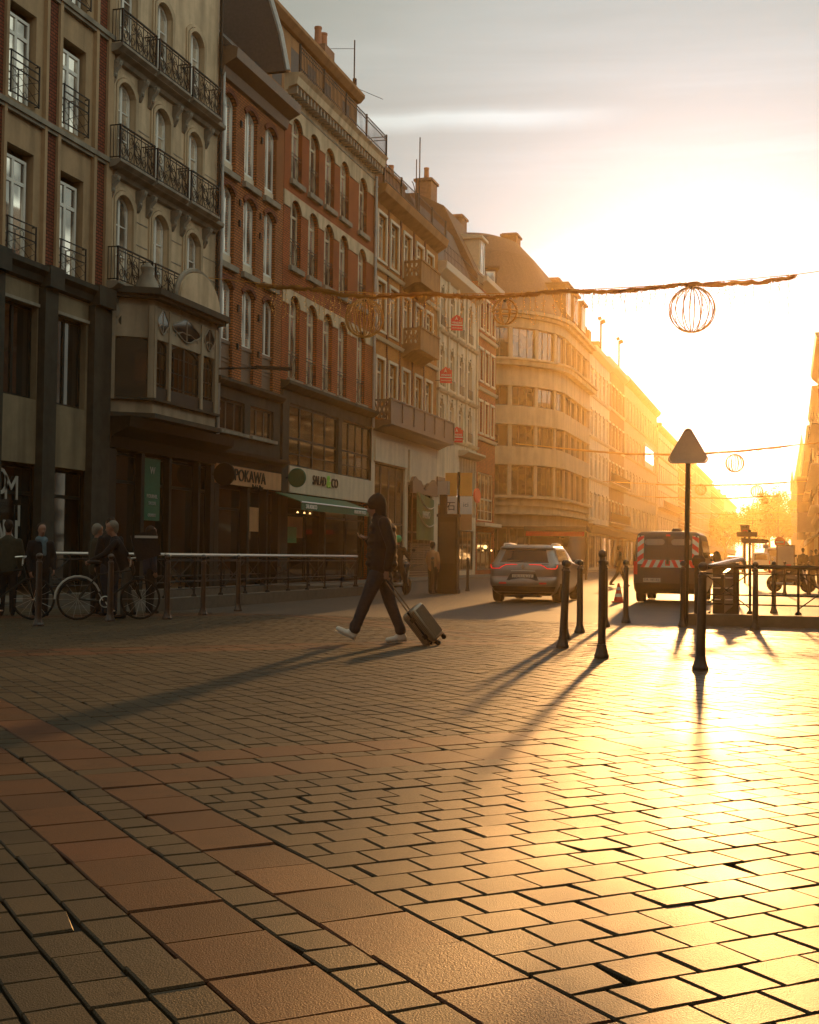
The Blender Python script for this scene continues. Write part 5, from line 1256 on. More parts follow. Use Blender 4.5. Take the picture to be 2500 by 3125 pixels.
# ------------------------------------------------------------------ festive garlands across the street
def garland(lab, y, pts, cable_l, cable_r, thick, balls, icic, seed, hl=1.0):
    rr = random.Random(seed); t = thing('garland', lab, 'garland', (pts[0][0], y, pts[0][1]), group='festive garlands across the street')
    def zat(x):
        for (a, za), (b, zb) in zip(pts, pts[1:]):
            if a <= x <= b: return za+(zb-za)*(x-a)/(b-a)
        return pts[-1][1]
    mb = MB(); mb.tube([(cable_l[0], y, cable_l[1])]+[(x, y, z+thick*.7) for x, z in pts]+[(cable_r[0], y, cable_r[1])], .012 if y < 60 else .03, 4); mb.build('cable', 'wire', t)
    mb = MB(); x = pts[0][0]; n = 0
    path = []; L = pts[-1][0]-pts[0][0]
    k = 120 if y < 60 else 60
    for i in range(k+1):
        q = pts[0][0]+L*i/k; path.append((q, y+rr.uniform(-1, 1)*thick*.3, zat(q)+rr.uniform(-1, 1)*thick*.35+.05*sin(q*1.7)*(y < 60)))
    mb.tube(path, [thick*rr.uniform(.45, .85) if 0 < i < k else .01 for i in range(k+1)], 6)
    if y < 60:
        for i in range(1700):
            q = rr.uniform(pts[0][0], pts[-1][0]); a = rr.uniform(0, 2*pi); z = zat(q)+.05*sin(q*1.7); l = thick*rr.uniform(.9, 1.55)
            d = Vector((rr.uniform(-.6, .6), cos(a), sin(a)))*l; o = Vector((q, y, z)); s_ = Vector((.012, .006, .006))
            mb.add([o-s_, o+s_, o+d], [(0, 1, 2)])
    mb.build('tinsel_rope', 'garland_green', t)
    if icic:
        q = pts[0][0]+.5
        while q < pts[-1][0]:
            if rr.random() < .9:
                mb = MB(); ln = rr.uniform(.25, .95); z0 = zat(q)-.05; p = []; m = 7
                for i in range(m): p.append((q+rr.uniform(-.03, .03), y+rr.uniform(-.03, .03), z0-ln*i/(m-1)))
                mb.cur = 0; mb.tube(p, .0085, 3)
                for i in range(1, m):
                    b = p[i]; e = (b[0]+rr.uniform(-.08, .08), b[1]+rr.uniform(-.05, .05), b[2]-rr.uniform(.0, .08)); mb.cur = 0; mb.tube([b, e], .006, 3); mb.cur = 1; mb.sphere(e, .012, 4)
                mb.build('icicle_light', ['wire', 'fairy'], t)
            q += rr.uniform(.12, .3)
    return t
def ball(lab, x, y, z, r, ribs, tk, seed, fuzz=False):
    rr = random.Random(seed); t = thing('light_ball', lab, 'ornament', (x, y, z), seed*.7, group='wire light balls hung from the garlands')
    mb = MB()
    for k in range(ribs):
        a = pi*k/ribs+rr.uniform(-.05, .05)
        mb.tube([(r*cos(a)*sin(q), r*sin(a)*sin(q), r*cos(q)) for q in [2*pi*i/32 for i in range(32)]], tk, 4, True)
    mb.torus((0, 0, 0), r, tk*.9, 'z', 32, 4) if ribs < 7 else None
    mb.build('wire_frame', 'wire', t, local=True)
    mb = MB(); mb.lathe([(.03, r+.02), (.06, r+.0), (.06, r-.05), (.02, r-.07)], n=8); mb.tube([(0, 0, r), (0, 0, r+.12)], .01, 4); mb.build('hanger', 'iron', t, local=True)
    if fuzz:
        mb = MB(); lm = MB()
        for k in range(ribs*2):
            a = pi*k/ribs
            for i in range(3, 22):
                q = pi*i/24; p = Vector((r*cos(a)*sin(q), r*sin(a)*sin(q), r*cos(q))); e = p*1.0+Vector((rr.uniform(-.07, .07), rr.uniform(-.07, .07), rr.uniform(-.07, .07)))
                mb.tube([p, e], .004, 3)
                if rr.random() < .5: lm.sphere(e, .009, 4)
        mb.build('twig_wires', 'wire', t, local=True); lm.build('bulbs', 'fairy', t, local=True)
G1 = [(-15.47, 9.21), (-13.04, 8.84), (-10.55, 8.63), (-7.33, 8.52), (-4.65, 8.55), (-2.4, 8.57), (.14, 8.69)]
garland('nearest bushy garland with icicle lights, strung from the ornate stone house', 36, G1, (-17.9, 9.62), (9, 9.6), .095, 0, True, 5)
ball('large glittering wire ball at the left of the nearest garland', -12.02, 36, 8.06, .56, 11, .018, 1, True)
ball('small copper wire ball at the middle of the nearest garland', -7.82, 36, 8.08, .36, 4, .022, 2, True)
ball('large wire ball in front of the sun on the nearest garland', -2.61, 36, 7.92, .62, 8, .016, 3, True)
far = ((82, [(-14.14, 8.04), (-10, 7.65), (-6.4, 7.57), (-3, 7.75), (-.06, 8.03)], (-17, 8.4), (2.5, 8.3), 'second garland, passing just behind the triangular road sign'),
       (122, [(-12.1, 7.98), (-7.64, 7.88), (-4, 7.92), (-.36, 8.11)], (-17, 8.3), (2.5, 8.3), 'third garland, thin, the first one below the roofs'),
       (148, [(-14.7, 8.0), (-6.4, 7.87), (-1.23, 8.2)], (-17.7, 8.2), (2.6, 8.4), 'fourth garland, thin and hazy'),
       (200, [(-14.9, 8.04), (-8.6, 7.85), (-1.5, 8.15)], (-17.6, 8.2), (2.6, 8.4), 'fifth garland, faint against the far trees'),
       (235, [(-11.75, 8.02), (-2.1, 8.14)], (-17.7, 8.2), (2.6, 8.4), 'sixth garland, very faint against the far trees'),
       (275, [(-13.75, 8.08), (-5.26, 8.06)], (-17.7, 8.2), (0, 8.4), 'farthest garland, the lowest faint line by the trees'))
for k, (y, p, a, b, lab) in enumerate(far): garland(lab, y, p, a, b, .07 if y < 130 else .08, 0, False, 20+k)
for x, y, z, r, lab in ((-3.33, 82, 7.03, .55, 'wire ball under the second garland, right of the road sign'), (-3.0, 122, 7.33, .55, 'wire ball under the third garland'), (-7.98, 122, 7.5, .5, 'faint wire ball under the third garland, against the left houses'), (-2.74, 148, 7.65, .32, 'small wire ball under the fourth garland'), (-3.4, 200, 7.3, .5, 'faint wire ball under the fifth garland')):
    ball(lab, x, y, z, r, 8, .022, int(y/10))

# ------------------------------------------------------------------ bollards
def bollard_proto(h, r):
    t = thing('bollard', 'x', 'bollard')
    mb = MB(); mb.lathe([(r*1.75, 0), (r*1.75, .03), (r*1.5, .055), (r*1.15, .11), (r*1.12, .14), (r*.9, .15)], n=8, off=.5); mb.build('foot', 'bollard_paint', t, local=True)
    mb = MB(); mb.lathe([(r*1.02, .14), (r*.98, h*.5), (r*.86, h-.16), (r*.98, h-.155), (r*.98, h-.13), (r*.72, h-.12), (r*.66, h-.095)], n=20); mb.build('post', 'bollard_paint', t, smooth=True, local=True)
    mb = MB(); mb.sphere((0, 0, h-.045), .05*r/.047, 16, (1, 1, .95)); mb.build('ball_top', 'bollard_paint', t, smooth=True, local=True)
    return t
BG = 'round-headed bollards along the edge of the square'
pb = bollard_proto(1.09, .048); first = [True]
def bollard(x, y, lab, tilt=(0, 0)):
    if first[0]: o = pb; first[0] = False
    else: o = copy_tree(pb)
    o.location = (x, y, 0); o.rotation_euler = (R(tilt[0]), R(tilt[1]), random.uniform(0, 1)); o['label'] = lab; o['group'] = BG
bollard(-.88, 13.49, 'nearest bollard, standing in the sun glare in front of the metro railing', (0, 1.3))
bollard(-2.72, 16.07, 'bollard leaning against its twin, right of the car, the front one', (0, 2.6))
bollard(-2.98, 17.76, 'upright bollard just behind the leaning one, right of the car')
bollard(-3.03, 19.42, 'single bollard in front of the right corner of the silver car')
bollard(-2.91, 21.28, 'bollard half hidden behind the tallest bollard')
bollard(-2.75, 22.76, 'bollard beside the traffic cone in front of the van')
bollard(-1.72, 22.0, 'bollard standing in front of the road sign pole')
bollard(-.55, 21.7, 'bollard in front of the metro railing on the right')
for x, y, lab in ((-10.78, 17.11, 'dark bollard in the shade at far left, nearest the seated people'), (-10.52, 18.78, 'dark bollard between the wheels of the shaded bicycle'), (-10.07, 19.89, 'dark bollard by the front wheel of the shaded bicycle'), (-10.21, 21.58, 'dark bollard at the corner of the shaded stair railing'), (-10.33, 23.4, 'dark bollard before the shaded stair railing, its fifth along'), (-10.2, 37.23, 'far bollard in front of the person by the dark column'), (-10.0, 40.79, 'far bollard right of the placard post'), (-10.6, 48.5, 'farthest bollard, before the lit shop window')): bollard(x, y, lab)
for x, y, lab in ((-1.3, 33.5, 'far bollard right of the stair handrail, first behind the metro railing'), (-.35, 28.6, 'short bollard behind the metro railing on the right'), (-.2, 44.0, 'far bollard at the back wheel of the motorcycle'), (.55, 44.5, 'far bollard at the front wheel of the motorcycle'), (.95, 46.5, 'far bollard at the right edge beyond the motorcycle')): bollard(x, y, lab)
tb = thing('bollard', 'tallest bollard, right of the silver car, with a wire tie at its foot', 'bollard', (-2.03, 14.6, 0), group=BG)
mb = MB(); mb.lathe([(.085, 0), (.085, .035), (.074, .06), (.058, .12), (.056, .15), (.045, .16)], n=8, off=.5); mb.build('foot', 'bollard_paint', tb, local=True)
mb = MB(); mb.lathe([(.044, .15), (.042, .7), (.039, 1.06), (.044, 1.065), (.044, 1.09), (.034, 1.10), (.032, 1.125)], n=20); mb.build('post', 'bollard_paint', tb, smooth=True, local=True)
mb = MB(); mb.sphere((0, 0, 1.165), .05, 16); mb.build('ball_top', 'bollard_paint', tb, smooth=True, local=True)
mb = MB(); mb.tube([(-.17, -.02, .165), (0, -.05, .17), (.05, 0, .17)], .004, 4); mb.tube([(-.16, -.02, .14), (0, -.05, .15)], .004, 4); mb.build('wire_tie', 'iron', tb, local=True)

# ------------------------------------------------------------------ road sign and cone
t = thing('road_sign', 'triangular warning sign on a tall pole, seen from behind, in the glare', 'road sign', (-1.70, 22.35, 0))
mb = MB(); mb.tube([(0, 0, 0), (.03, 0, 3.3)], .042, 12); mb.build('pole', 'iron', t, smooth=True, local=True)
def tri(s_, rad=.06):
    pts = []
    for k in range(3):
        a = pi/2+2*pi*k/3; c = Vector((cos(a), sin(a)))*s_
        for q in range(-3, 4): b = a+q*pi/9; pts.append((c.x+rad*cos(b), c.y+rad*sin(b)))
    return pts
mb = MB(); mb.xz([(x+.03, z+2.95) for x, z in tri(.28)], -.075, -.05); mb.build('plate', 'grey_sign', t, local=True)
mb = MB(); o = [(x+.03, -.085, z+2.95) for x, z in tri(.30)]; mb.tube(o, .014, 5, True); mb.build('rim', 'grey_sign', t, local=True)
mb = MB(); mb.box(-.12, .18, -.05, .03, 2.80, 2.84); mb.box(-.07, .13, -.05, .03, 3.05, 3.09); mb.build('bracket', 'zinc', t, local=True)
t = thing('traffic_cone', 'red traffic cone with two white bands behind the van', 'cone', (-4.21, 33.3, 0))
mb = MB(); mb.box(-.16, .16, -.16, .16, 0, .03); mb.lathe([(.125, .03), (.095, .16), (.07, .27), (.05, .37), (.028, .48), (.02, .485)], n=16); mb.build('cone_body', 'cone_red', t, local=True)
mb = MB(); mb.lathe([(.1015, .14), (.084, .22), (.08, .22), (.09, .14)], n=16); mb.lathe([(.0645, .31), (.049, .385), (.045, .385), (.06, .31)], n=16); mb.build('white_band', 'white_sign', t, local=True)

# ------------------------------------------------------------------ metro entrances
def railing(t, P0, P1, n, h=1.0, rail='iron', z0=.2, cross=True, mid=True):
    P0, P1 = Vector((*P0, 0)), Vector((*P1, 0)); d = (P1-P0)
    mb = MB(); mb.tube([P0+Vector((0, 0, h)), P1+Vector((0, 0, h))], .035, 8); mb.build('top_rail', rail, t, smooth=True)
    mb = MB()
    for z in ((z0+.16, z0+.32, h-.12) if mid else (z0+.12, h-.12)): mb.tube([P0+Vector((0, 0, z)), P1+Vector((0, 0, z))], .013, 5)
    if cross:
        for k in range(n):
            if k % 2: continue
            a, b = P0+d*(k/n), P0+d*((k+1)/n)
            mb.tube([a+Vector((0, 0, z0+.1)), b+Vector((0, 0, h-.1))], .011, 5); mb.tube([a+Vector((0, 0, h-.1)), b+Vector((0, 0, z0+.1))], .011, 5)
    mb.build('lattice', 'iron', t)
    for k in range(n+1):
        p = P0+d*(k/n); mb = MB(); mb.tube([(p.x, p.y, z0), (p.x, p.y, h)], .022, 8); mb.lathe([(.06, z0), (.05, z0+.04), (.025, z0+.06)], (p.x, p.y, 0), 8); mb.build('post', 'iron', t)
# right entrance
t = thing('metro_entrance', 'sunlit metro stair enclosure with iron railing on a stone kerb, right', 'stair railing', (0, 24, 0))
mb = MB(); mb.box(-1.68, 6, 22.6, 22.92, -.02, .19); mb.box(-1.68, -1.4, 22.925, 24.2, -.02, .19); mb.build('kerb', 'kerb_stone', t)
railing(t, (-1.45, 22.76), (5.6, 22.76), 9, 1.0)
mb = MB(); mb.lathe([(.11, 0), (.11, .05), (.075, .1), (.07, 1.0), (.10, 1.02), (.12, 1.12), (.07, 1.19)], (-1.52, 22.76, 0), 14); mb.build('corner_post', 'iron', t, smooth=True)
mb = MB(); mb.tube([(-1.4, 22.8, .98), (-1.1, 25.5, 1.09), (-.95, 27.0, 1.13), (-.9, 27.15, 1.05)], .045, 8); mb.build('stair_handrail', 'steel', t, smooth=True)
mb = MB(); mb.yz([(22.95, .2), (27.0, .2), (27.0, 1.0), (22.95, .86)], -1.16, -1.10)
mb.box(-1.5, -1.0, 26.6, 27.1, -.02, 1.06); mb.build('stair_wall', 'dark_paint', t)
mb = MB()
for z in (.42, .62, .80): mb.tube([(-1.35, 23.4, z), (-.98, 23.4, z)], .010, 5)
mb.build('step_rail', 'alu', t)
# shaded entrance on the left
t = thing('metro_entrance', 'shaded metro stair enclosure with pale metal handrails, left', 'stair railing', (-11.5, 27, 0))
mb = MB(); mb.box(-11.75, -11.45, 22.6, 34.5, -.02, .24); mb.box(-14.6, -14.3, 22.6, 34.5, -.02, .24); mb.box(-14.295, -11.755, 34.2, 34.5, -.02, .24); mb.build('kerb', 'kerb_stone', t)
railing(t, (-11.6, 22.8), (-11.6, 34.35), 9, 1.08, 'alu', .24)
railing(t, (-14.45, 22.8), (-14.45, 34.35), 9, 1.08, 'alu', .24)
railing(t, (-14.4, 34.35), (-11.65, 34.35), 2, 1.08, 'alu', .24)
# ------------------------------------------------------------------ vehicles: stacked plan outlines, rear end at y = 0
def plan(yr, yf, hw, rc, bul, rcf=None):
    rcf = rcf or rc*1.4; p = []
    def arc(cx, cy, r, a0, a1, k=4): return [(cx+r*cos(a0+(a1-a0)*i/(k+1)), cy+r*sin(a0+(a1-a0)*i/(k+1))) for i in range(1, k+1)]
    xs = [(-1+2*i/10)*(hw-rc) for i in range(11)]; yb = yr+bul
    p += [(x, yr+bul*(x/max(hw-rc, .01))**2) for x in xs]                       # 0..10 rear
    p += arc(hw-rc, yb+rc, rc, -pi/2, 0)                                      # 11..14
    p += [(hw, yb+rc+(yf-rcf-yb-rc)*i/14) for i in range(15)]                  # 15..29 right side
    p += arc(hw-rcf, yf-rcf, rcf, 0, pi/2)                                    # 30..33
    p += [(-x*(hw-rcf)/max(hw-rc, .01), yf) for x in xs]                        # 34..44 front
    p += arc(-hw+rcf, yf-rcf, rcf, pi/2, pi)
    p += [(-hw, yf-rcf-(yf-rcf-yb-rc)*i/14) for i in range(15)]                # 49..63 left side
    p += arc(-hw+rc, yb+rc, rc, pi, 3*pi/2)
    return p
class Shell:
    def __init__(s, rings): s.r = rings; s.z = [r[0] for r in rings]; s.P = [plan(*r[1:]) for r in rings]; s.n = len(s.P[0])
    def at(s, i, z):
        i %= s.n
        for k in range(len(s.z)-1):
            if s.z[k] <= z <= s.z[k+1]:
                f = (z-s.z[k])/(s.z[k+1]-s.z[k]); a, b = s.P[k][i], s.P[k+1][i]
                return (a[0]+(b[0]-a[0])*f, a[1]+(b[1]-a[1])*f, z)
        a = s.P[-1][i]; return (a[0], a[1], z)
    def loft(s, mb):
        vs = [(x, y, z) for P_, z in zip(s.P, s.z) for x, y in P_]; n = s.n
        mb.add(vs, [(k*n+i, k*n+(i+1) % n, (k+1)*n+(i+1) % n, (k+1)*n+i) for k in range(len(s.z)-1) for i in range(n)]+[tuple(range(n))[::-1], tuple((len(s.z)-1)*n+i for i in range(n))])
    def panel(s, mb, i0, i1, z0, z1, off=.006, k=5, d=(0, -1), z1b=None):
        for a in range(k):
            for i in range(i0, i1):
                q = []
                for ii, zz in ((i, a), (i+1, a), (i+1, a+1), (i, a+1)):
                    zt = z1 if z1b is None else z1+(z1b-z1)*(ii-i0)/(i1-i0)
                    x, y, z = s.at(ii, z0+(zt-z0)*zz/k); q.append((x+d[0]*off, y+d[1]*off, z))
                mb.quad(*q)
    def rear_y(s, x, z):
        best = None
        for i in range(10):
            a, b = s.at(i, z), s.at(i+1, z)
            if a[0]-1e-6 <= x <= b[0]+1e-6: f = (x-a[0])/max(b[0]-a[0], 1e-6); return a[1]+(b[1]-a[1])*f
        a = s.at(0 if x < 0 else 10, z); return a[1]+.35*max(0, abs(x)-abs(a[0]))
def wheel(t, x, y, r, w):
    mb = MB(); mb.lathe([(r*.62, -w/2), (r*.94, -w/2), (r, -w*.35), (r, w*.35), (r*.94, w/2), (r*.62, w/2)], (0, 0, 0), 28, 'x')
    o = mb.build('wheel', 'rubber', t, smooth=True, local=True); o.location = (x, y, r)
    mb = MB(); mb.lathe([(.02, -w*.40), (r*.6, -w*.44), (r*.64, -w*.5), (r*.64, w*.5), (r*.6, w*.44), (.02, w*.40)], (0, 0, 0), 20, 'x')
    mb.build('rim', 'alu', o, smooth=True, local=True)
CARR = [(.17, .22, 4.1, .66, .3, .08), (.26, .08, 4.25, .78, .25, .06), (.42, .0, 4.33, .845, .2, .05), (.55, -.01, 4.34, .858, .18, .05), (.60, .02, 4.34, .86, .18, .05), (.64, .07, 4.33, .86, .18, .05), (.80, .06, 4.25, .865, .2, .05),
        (.92, .07, 3.75, .862, .2, .05, .5), (.965, .11, 3.3, .84, .2, .05, .5), (1.0, .17, 3.05, .815, .22, .05, .5), (1.30, .40, 2.45, .70, .2, .06, .3), (1.345, .36, 2.3, .68, .16, .06, .3), (1.385, .38, 2.15, .65, .18, .06, .3), (1.42, .60, 1.95, .58, .2, .06, .3), (1.437, 1.0, 1.7, .34, .1, .02)]
def estate(label, x, y, paint='silver_paint', near=True, group=None, rz=0.0, cat='car', name='parked_car'):
    t = thing(name, label, cat, (x, y, 0), rz, group); S = Shell(CARR)
    mb = MB(); S.loft(mb); mb.build('body', paint, t, smooth=True, local=True)
    mb = MB(); S.panel(mb, 0, 10, .985, 1.31, .005, 8); mb.build('rear_window', 'car_glass', t, smooth=True, local=True)
    for a, b in ((15, 18), (18, 22), (22, 26)):
        for m in (0, 1):
            mb = MB()
            if m == 0: S.panel(mb, a, b, 1.0, 1.30, .005, 5, (1, 0))
            else: S.panel(mb, 49+29-b, 49+29-a, 1.0, 1.30, .005, 5, (-1, 0))
            mb.build('side_window', 'car_glass', t, smooth=True, local=True)
    mb = MB(); S.panel(mb, 34, 44, 1.02, 1.32, .005, 5, (0, 1)); mb.build('windscreen', 'car_glass', t, smooth=True, local=True)
    mb = MB(); S.panel(mb, -3, 13, .17, .40, .008, 4); mb.box(-.45, .45, .02, .2, .14, .2); mb.build('lower_bumper', 'black_plastic', t, smooth=True, local=True)
    for xx, yy in ((-.745, .74), (.745, .74), (-.745, 3.35), (.745, 3.35)): wheel(t, xx, yy, .315, .21)
    def on(x, z, o=.012): return (x, S.rear_y(x, z)-o, z)
    for sg in (-1, 1):
        pl = [(.15, .935), (.30, .937), (.44, .93), (.53, .885), (.60, .838), (.70, .835), (.79, .838), (.825, .87), (.835, .93)]
        mb = MB()
        for (a, za), (b, zb) in zip(pl, pl[1:]):
            mb.quad(on(sg*a, za-.005, .007), on(sg*b, zb-.005, .007), on(sg*b, max(zb, .945), .007), on(sg*a, max(za, .945), .007))
        tl = mb.build('tail_light', 'car_black', t, local=True)
        mb = MB(); mb.tube([on(sg*a, z) for a, z in pl], .010, 6); mb.build('light_strip', 'tail_red', tl, local=True)
    mb = MB(); mb.quad(on(-.40, .545, .008), on(.40, .545, .008), on(.31, .72, .012), on(-.31, .72, .012)); mb.build('plate_recess', 'black_plastic', t, local=True)
    mb = MB(); yb = S.rear_y(0, .64)-.03; mb.box(-.265, .265, yb-.012, yb, .585, .695); mb.build('number_plate', 'plate_white', t, local=True)
    if near: letter('FB-519-LE', .105, 'car_black', t, (0, yb-.014, .64), RY, .002, .46, local=True)
    mb = MB(); mb.xz([(0, .80), (.045, .875), (0, .95), (-.045, .875)], S.rear_y(0, .87)-.03, S.rear_y(0, .87)-.008); mb.build('emblem', 'steel', t, local=True)
    for sg in (-1, 1):
        mb = MB(); mb.tube([(sg*.60, .62, 1.40), (sg*.605, .72, 1.45), (sg*.60, 1.3, 1.462), (sg*.58, 2.0, 1.44), (sg*.57, 2.15, 1.40)], .02, 6); mb.build('roof_rail', 'alu', t, smooth=True, local=True)
        mb = MB(); mb.sphere((sg*.93, 2.75, 1.0), .1, 10, (1, .7, .75)); mb.build('wing_mirror', paint, t, smooth=True, local=True)
        mb = MB(); mb.box(sg*.5-.09, sg*.5+.09, S.rear_y(.5, .48)-.012, S.rear_y(.5, .48), .46, .50); mb.build('reflector', 'red_sign', t, local=True)
    mb = MB(); mb.tube([(0, .75, 1.43), (0, .62, 1.50)], [.02, .006], 6); mb.build('aerial', 'black_plastic', t, local=True)
    mb = MB(); mb.tube([on(-.3, .775, .012), on(0, .785, .014), on(.3, .775, .012)], .012, 5); mb.build('boot_trim', 'alu', t, local=True)
    return t
car = estate('silver estate car with red light strips, seen from behind on the setts', -6.31, 31.36)
VANR = [(.24, .10, 4.4, .80, .12, .02), (.34, .02, 4.55, .845, .12, .02), (.5, -.02, 4.6, .86, .1, .02), (.62, .0, 4.6, .86, .1, .02), (.9, .02, 4.5, .86, .1, .02, .3), (1.0, .03, 4.2, .858, .1, .02, .3), (1.2, .05, 3.95, .85, .1, .02, .3), (1.62, .12, 3.3, .80, .1, .02, .25), (1.74, .16, 3.1, .77, .1, .02, .25), (1.80, .24, 2.9, .70, .1, .02, .2), (1.825, .5, 2.6, .45, .1, .01)]
def van(label, x, y, paint, marked, sc=1.0, rz=0.0, group=None):
    t = thing('van', label, 'van', (x, y, 0), rz, group); S = Shell(VANR)
    if sc != 1: t.scale = (sc,)*3
    mb = MB(); S.loft(mb); mb.build('body', paint, t, smooth=True, local=True)
    for i0, i1 in ((1, 5), (5, 9)):
        mb = MB(); S.panel(mb, i0, i1, 1.12, 1.66, .006, 4); mb.build('rear_window', 'car_glass' if not marked else 'van_paint', t, smooth=True, local=True)
    for a, b in ((16, 20), (20, 24), (24, 28)):
        for m in (0, 1):
            mb = MB()
            if m == 0: S.panel(mb, a, b, 1.15, 1.58, .006, 3, (1, 0))
            else: S.panel(mb, 78-b, 78-a, 1.15, 1.58, .006, 3, (-1, 0))
            mb.build('side_window', 'car_glass', t, local=True)
    mb = MB(); S.panel(mb, 34, 44, 1.05, 1.62, .006, 4, (0, 1)); mb.build('windscreen', 'car_glass', t, local=True)
    mb = MB(); S.panel(mb, -3, 13, .24, .50, .012, 4); mb.build('bumper', 'black_plastic', t, local=True)
    for xx, yy in ((-.74, .85), (.74, .85), (-.74, 3.5), (.74, 3.5)): wheel(t, xx, yy, .32, .22)
    for sg in (-1, 1):
        mb = MB(); mb.tube([(sg*.84, 3.5, 1.1), (sg*.98, 3.45, 1.12)], .03, 6); mb.sphere((sg*1.02, 3.42, 1.18), .15, 10, (.75, .5, 1.15)); mb.build('wing_mirror', 'black_plastic', t, smooth=True, local=True)
        mb = MB(); mb.box(sg*.80-.045, sg*.80+.045, .02, .1, .72, 1.05); mb.build('tail_light', 'red_sign', t, local=True)
    def on(x, z, o): return (x, S.rear_y(max(-.75, min(.75, x)), z)-o, z)
    if marked:
        mb = MB()
        for sg in (-1, 1): 
            for k in range(6): z0, z1 = .98+.72*k/6, .98+.72*(k+1)/6; mb.quad(on(sg*.60, z0, .010), on(sg*.76, z0, .010), on(sg*.76, z1, .010), on(sg*.60, z1, .010))
        for k in range(8): x0, x1 = -.6+1.2*k/8, -.6+1.2*(k+1)/8; mb.quad(on(x0, .90, .010), on(x1, .90, .010), on(x1, 1.09, .010), on(x0, 1.09, .010))
        mb.build('white_marking', 'white_sign', t, local=True)
        mb = MB()
        for sg in (-1, 1):
            for k in range(3):
                x0 = sg*(.10+.2*k); sk = sg*.075; mb.quad(on(x0-sg*.0+sk, .903, .014), on(x0+sg*.095+sk, .903, .014), on(x0+sg*.095-sk*.2, 1.087, .014), on(x0-sk*.2, 1.087, .014))
            for k in range(3):
                z = 1.02+.25*k; mb.quad(on(sg*.602, z+.12, .014), on(sg*.757, z, .014), on(sg*.757, z+.13, .014), on(sg*.602, z+.25 if z+.25 < 1.70 else 1.70, .014))
        mb.box(-.06, .06, S.rear_y(0, 1.0)-.016, S.rear_y(0, 1.0)-.010, .945, 1.075)
        mb.build('red_chevrons', 'red_sign', t, local=True)
        for x0 in (-.33, .33):
            mb = MB(); pts = [(x0+.17*(1 if abs(a) < pi/2 else -1)*1+.08*cos(a), 1.54+.075*sin(a)) for a in [-pi/2+.001+pi*k/8*.999 for k in range(9)]+[pi/2+.001+pi*k/8*.998 for k in range(9)]]
            yy = S.rear_y(x0, 1.54)-.02; mb.xz(pts, yy-.004, yy+.03); mb.build('window_label', 'grey_sign', t, local=True)
        mb = MB(); mb.lathe([(.13, 1.80), (.13, 1.86), (.11, 1.90), (.03, 1.905)], (.17, .7, 0), 16); mb.build('roof_vent', 'black_plastic', t, local=True)
        mb = MB(); mb.box(-.05, .05, .12, .2, 1.69, 1.73); mb.build('brake_light', 'red_sign', t, local=True)
        mb = MB(); mb.box(-.60, -.17, S.rear_y(-.4, .56)-.03, S.rear_y(-.4, .56)-.01, .53, .63); mb.build('number_plate', 'plate_white', t, local=True)
        letter('DR-183-KL', .09, 'car_black', t, (-.385, S.rear_y(-.4, .56)-.033, .58), RY, .002, .38, local=True)
        mb = MB(); mb.box(-.035, .035, S.rear_y(0, 1.0)-.05, S.rear_y(0, 1.0)-.018, .98, 1.10); mb.build('door_handle', 'black_plastic', t, local=True)
        mb = MB(); mb.box(-.006, .006, S.rear_y(0, 1.4)-.01, S.rear_y(0, 1.3)+.03, 1.1, 1.7); mb.build('door_seam', 'black_plastic', t, local=True)
    return t
van('dark blue van with red and white chevrons across its rear doors', -2.98, 33.2, 'van_paint', True)
van('white van far down the street behind the direction signs', -2.75, 127, 'white_van', False)
van('taller white van in the far traffic, right of the other', -1.6, 140, 'white_van', False, 1.35)
estate('dark car with a bright roof glint in the far traffic', -5.4, 92, 'car_black', False, 'cars in the far traffic')
estate('pale car farther down the street in the far traffic', -5.0, 122, 'white_van', False, 'cars in the far traffic')
estate('silver car parked low beyond the rounded block, right of the van', -6.6, 112, 'silver_paint', False, 'cars in the far traffic')

# ------------------------------------------------------------------ the walking man with his suitcase
def hand(caps, wrist, dirn, palm_n, grip=.6, s=1.0, spread=(0, 1, 0), thumb=1):
    """palm and five fingers: caps list gets capsules; dirn = pointing direction, palm_n = palm normal"""
    w = Vector(wrist); d = Vector(dirn).normalized(); n = Vector(palm_n).normalized(); sp = d.cross(n).normalized()
    pc = w+d*.05*s
    for k in (-1, 0, 1): caps.append((w+d*.01*s+sp*.015*k*s, .019*s, w+d*.085*s+sp*.024*k*s, .015*s))
    for k, L in enumerate((.062, .072, .068, .052)):
        b = w+d*.088*s+sp*(.033-.022*k)*s
        a1 = grip*.8; d1 = d*cos(a1)+n*sin(a1); m = b+d1*L*.5*s; a2 = grip*2.0; d2 = d*cos(a2)+n*sin(a2); e = m+d2*L*.5*s
        caps.append((b, .0095*s, m, .0088*s)); caps.append((m, .0088*s, e, .0075*s))
    b = w+d*.03*s+sp*.034*s*thumb; m = b+(d*.6+sp*.55*thumb+n*.35)*.036*s; e = m+(d*.75+n*(.3+grip*.3))*.034*s
    caps.append((w+d*.02*s, .016*s, b, .014*s)); caps.append((b, .012*s, m, .0105*s)); caps.append((m, .0105*s, e, .0085*s))
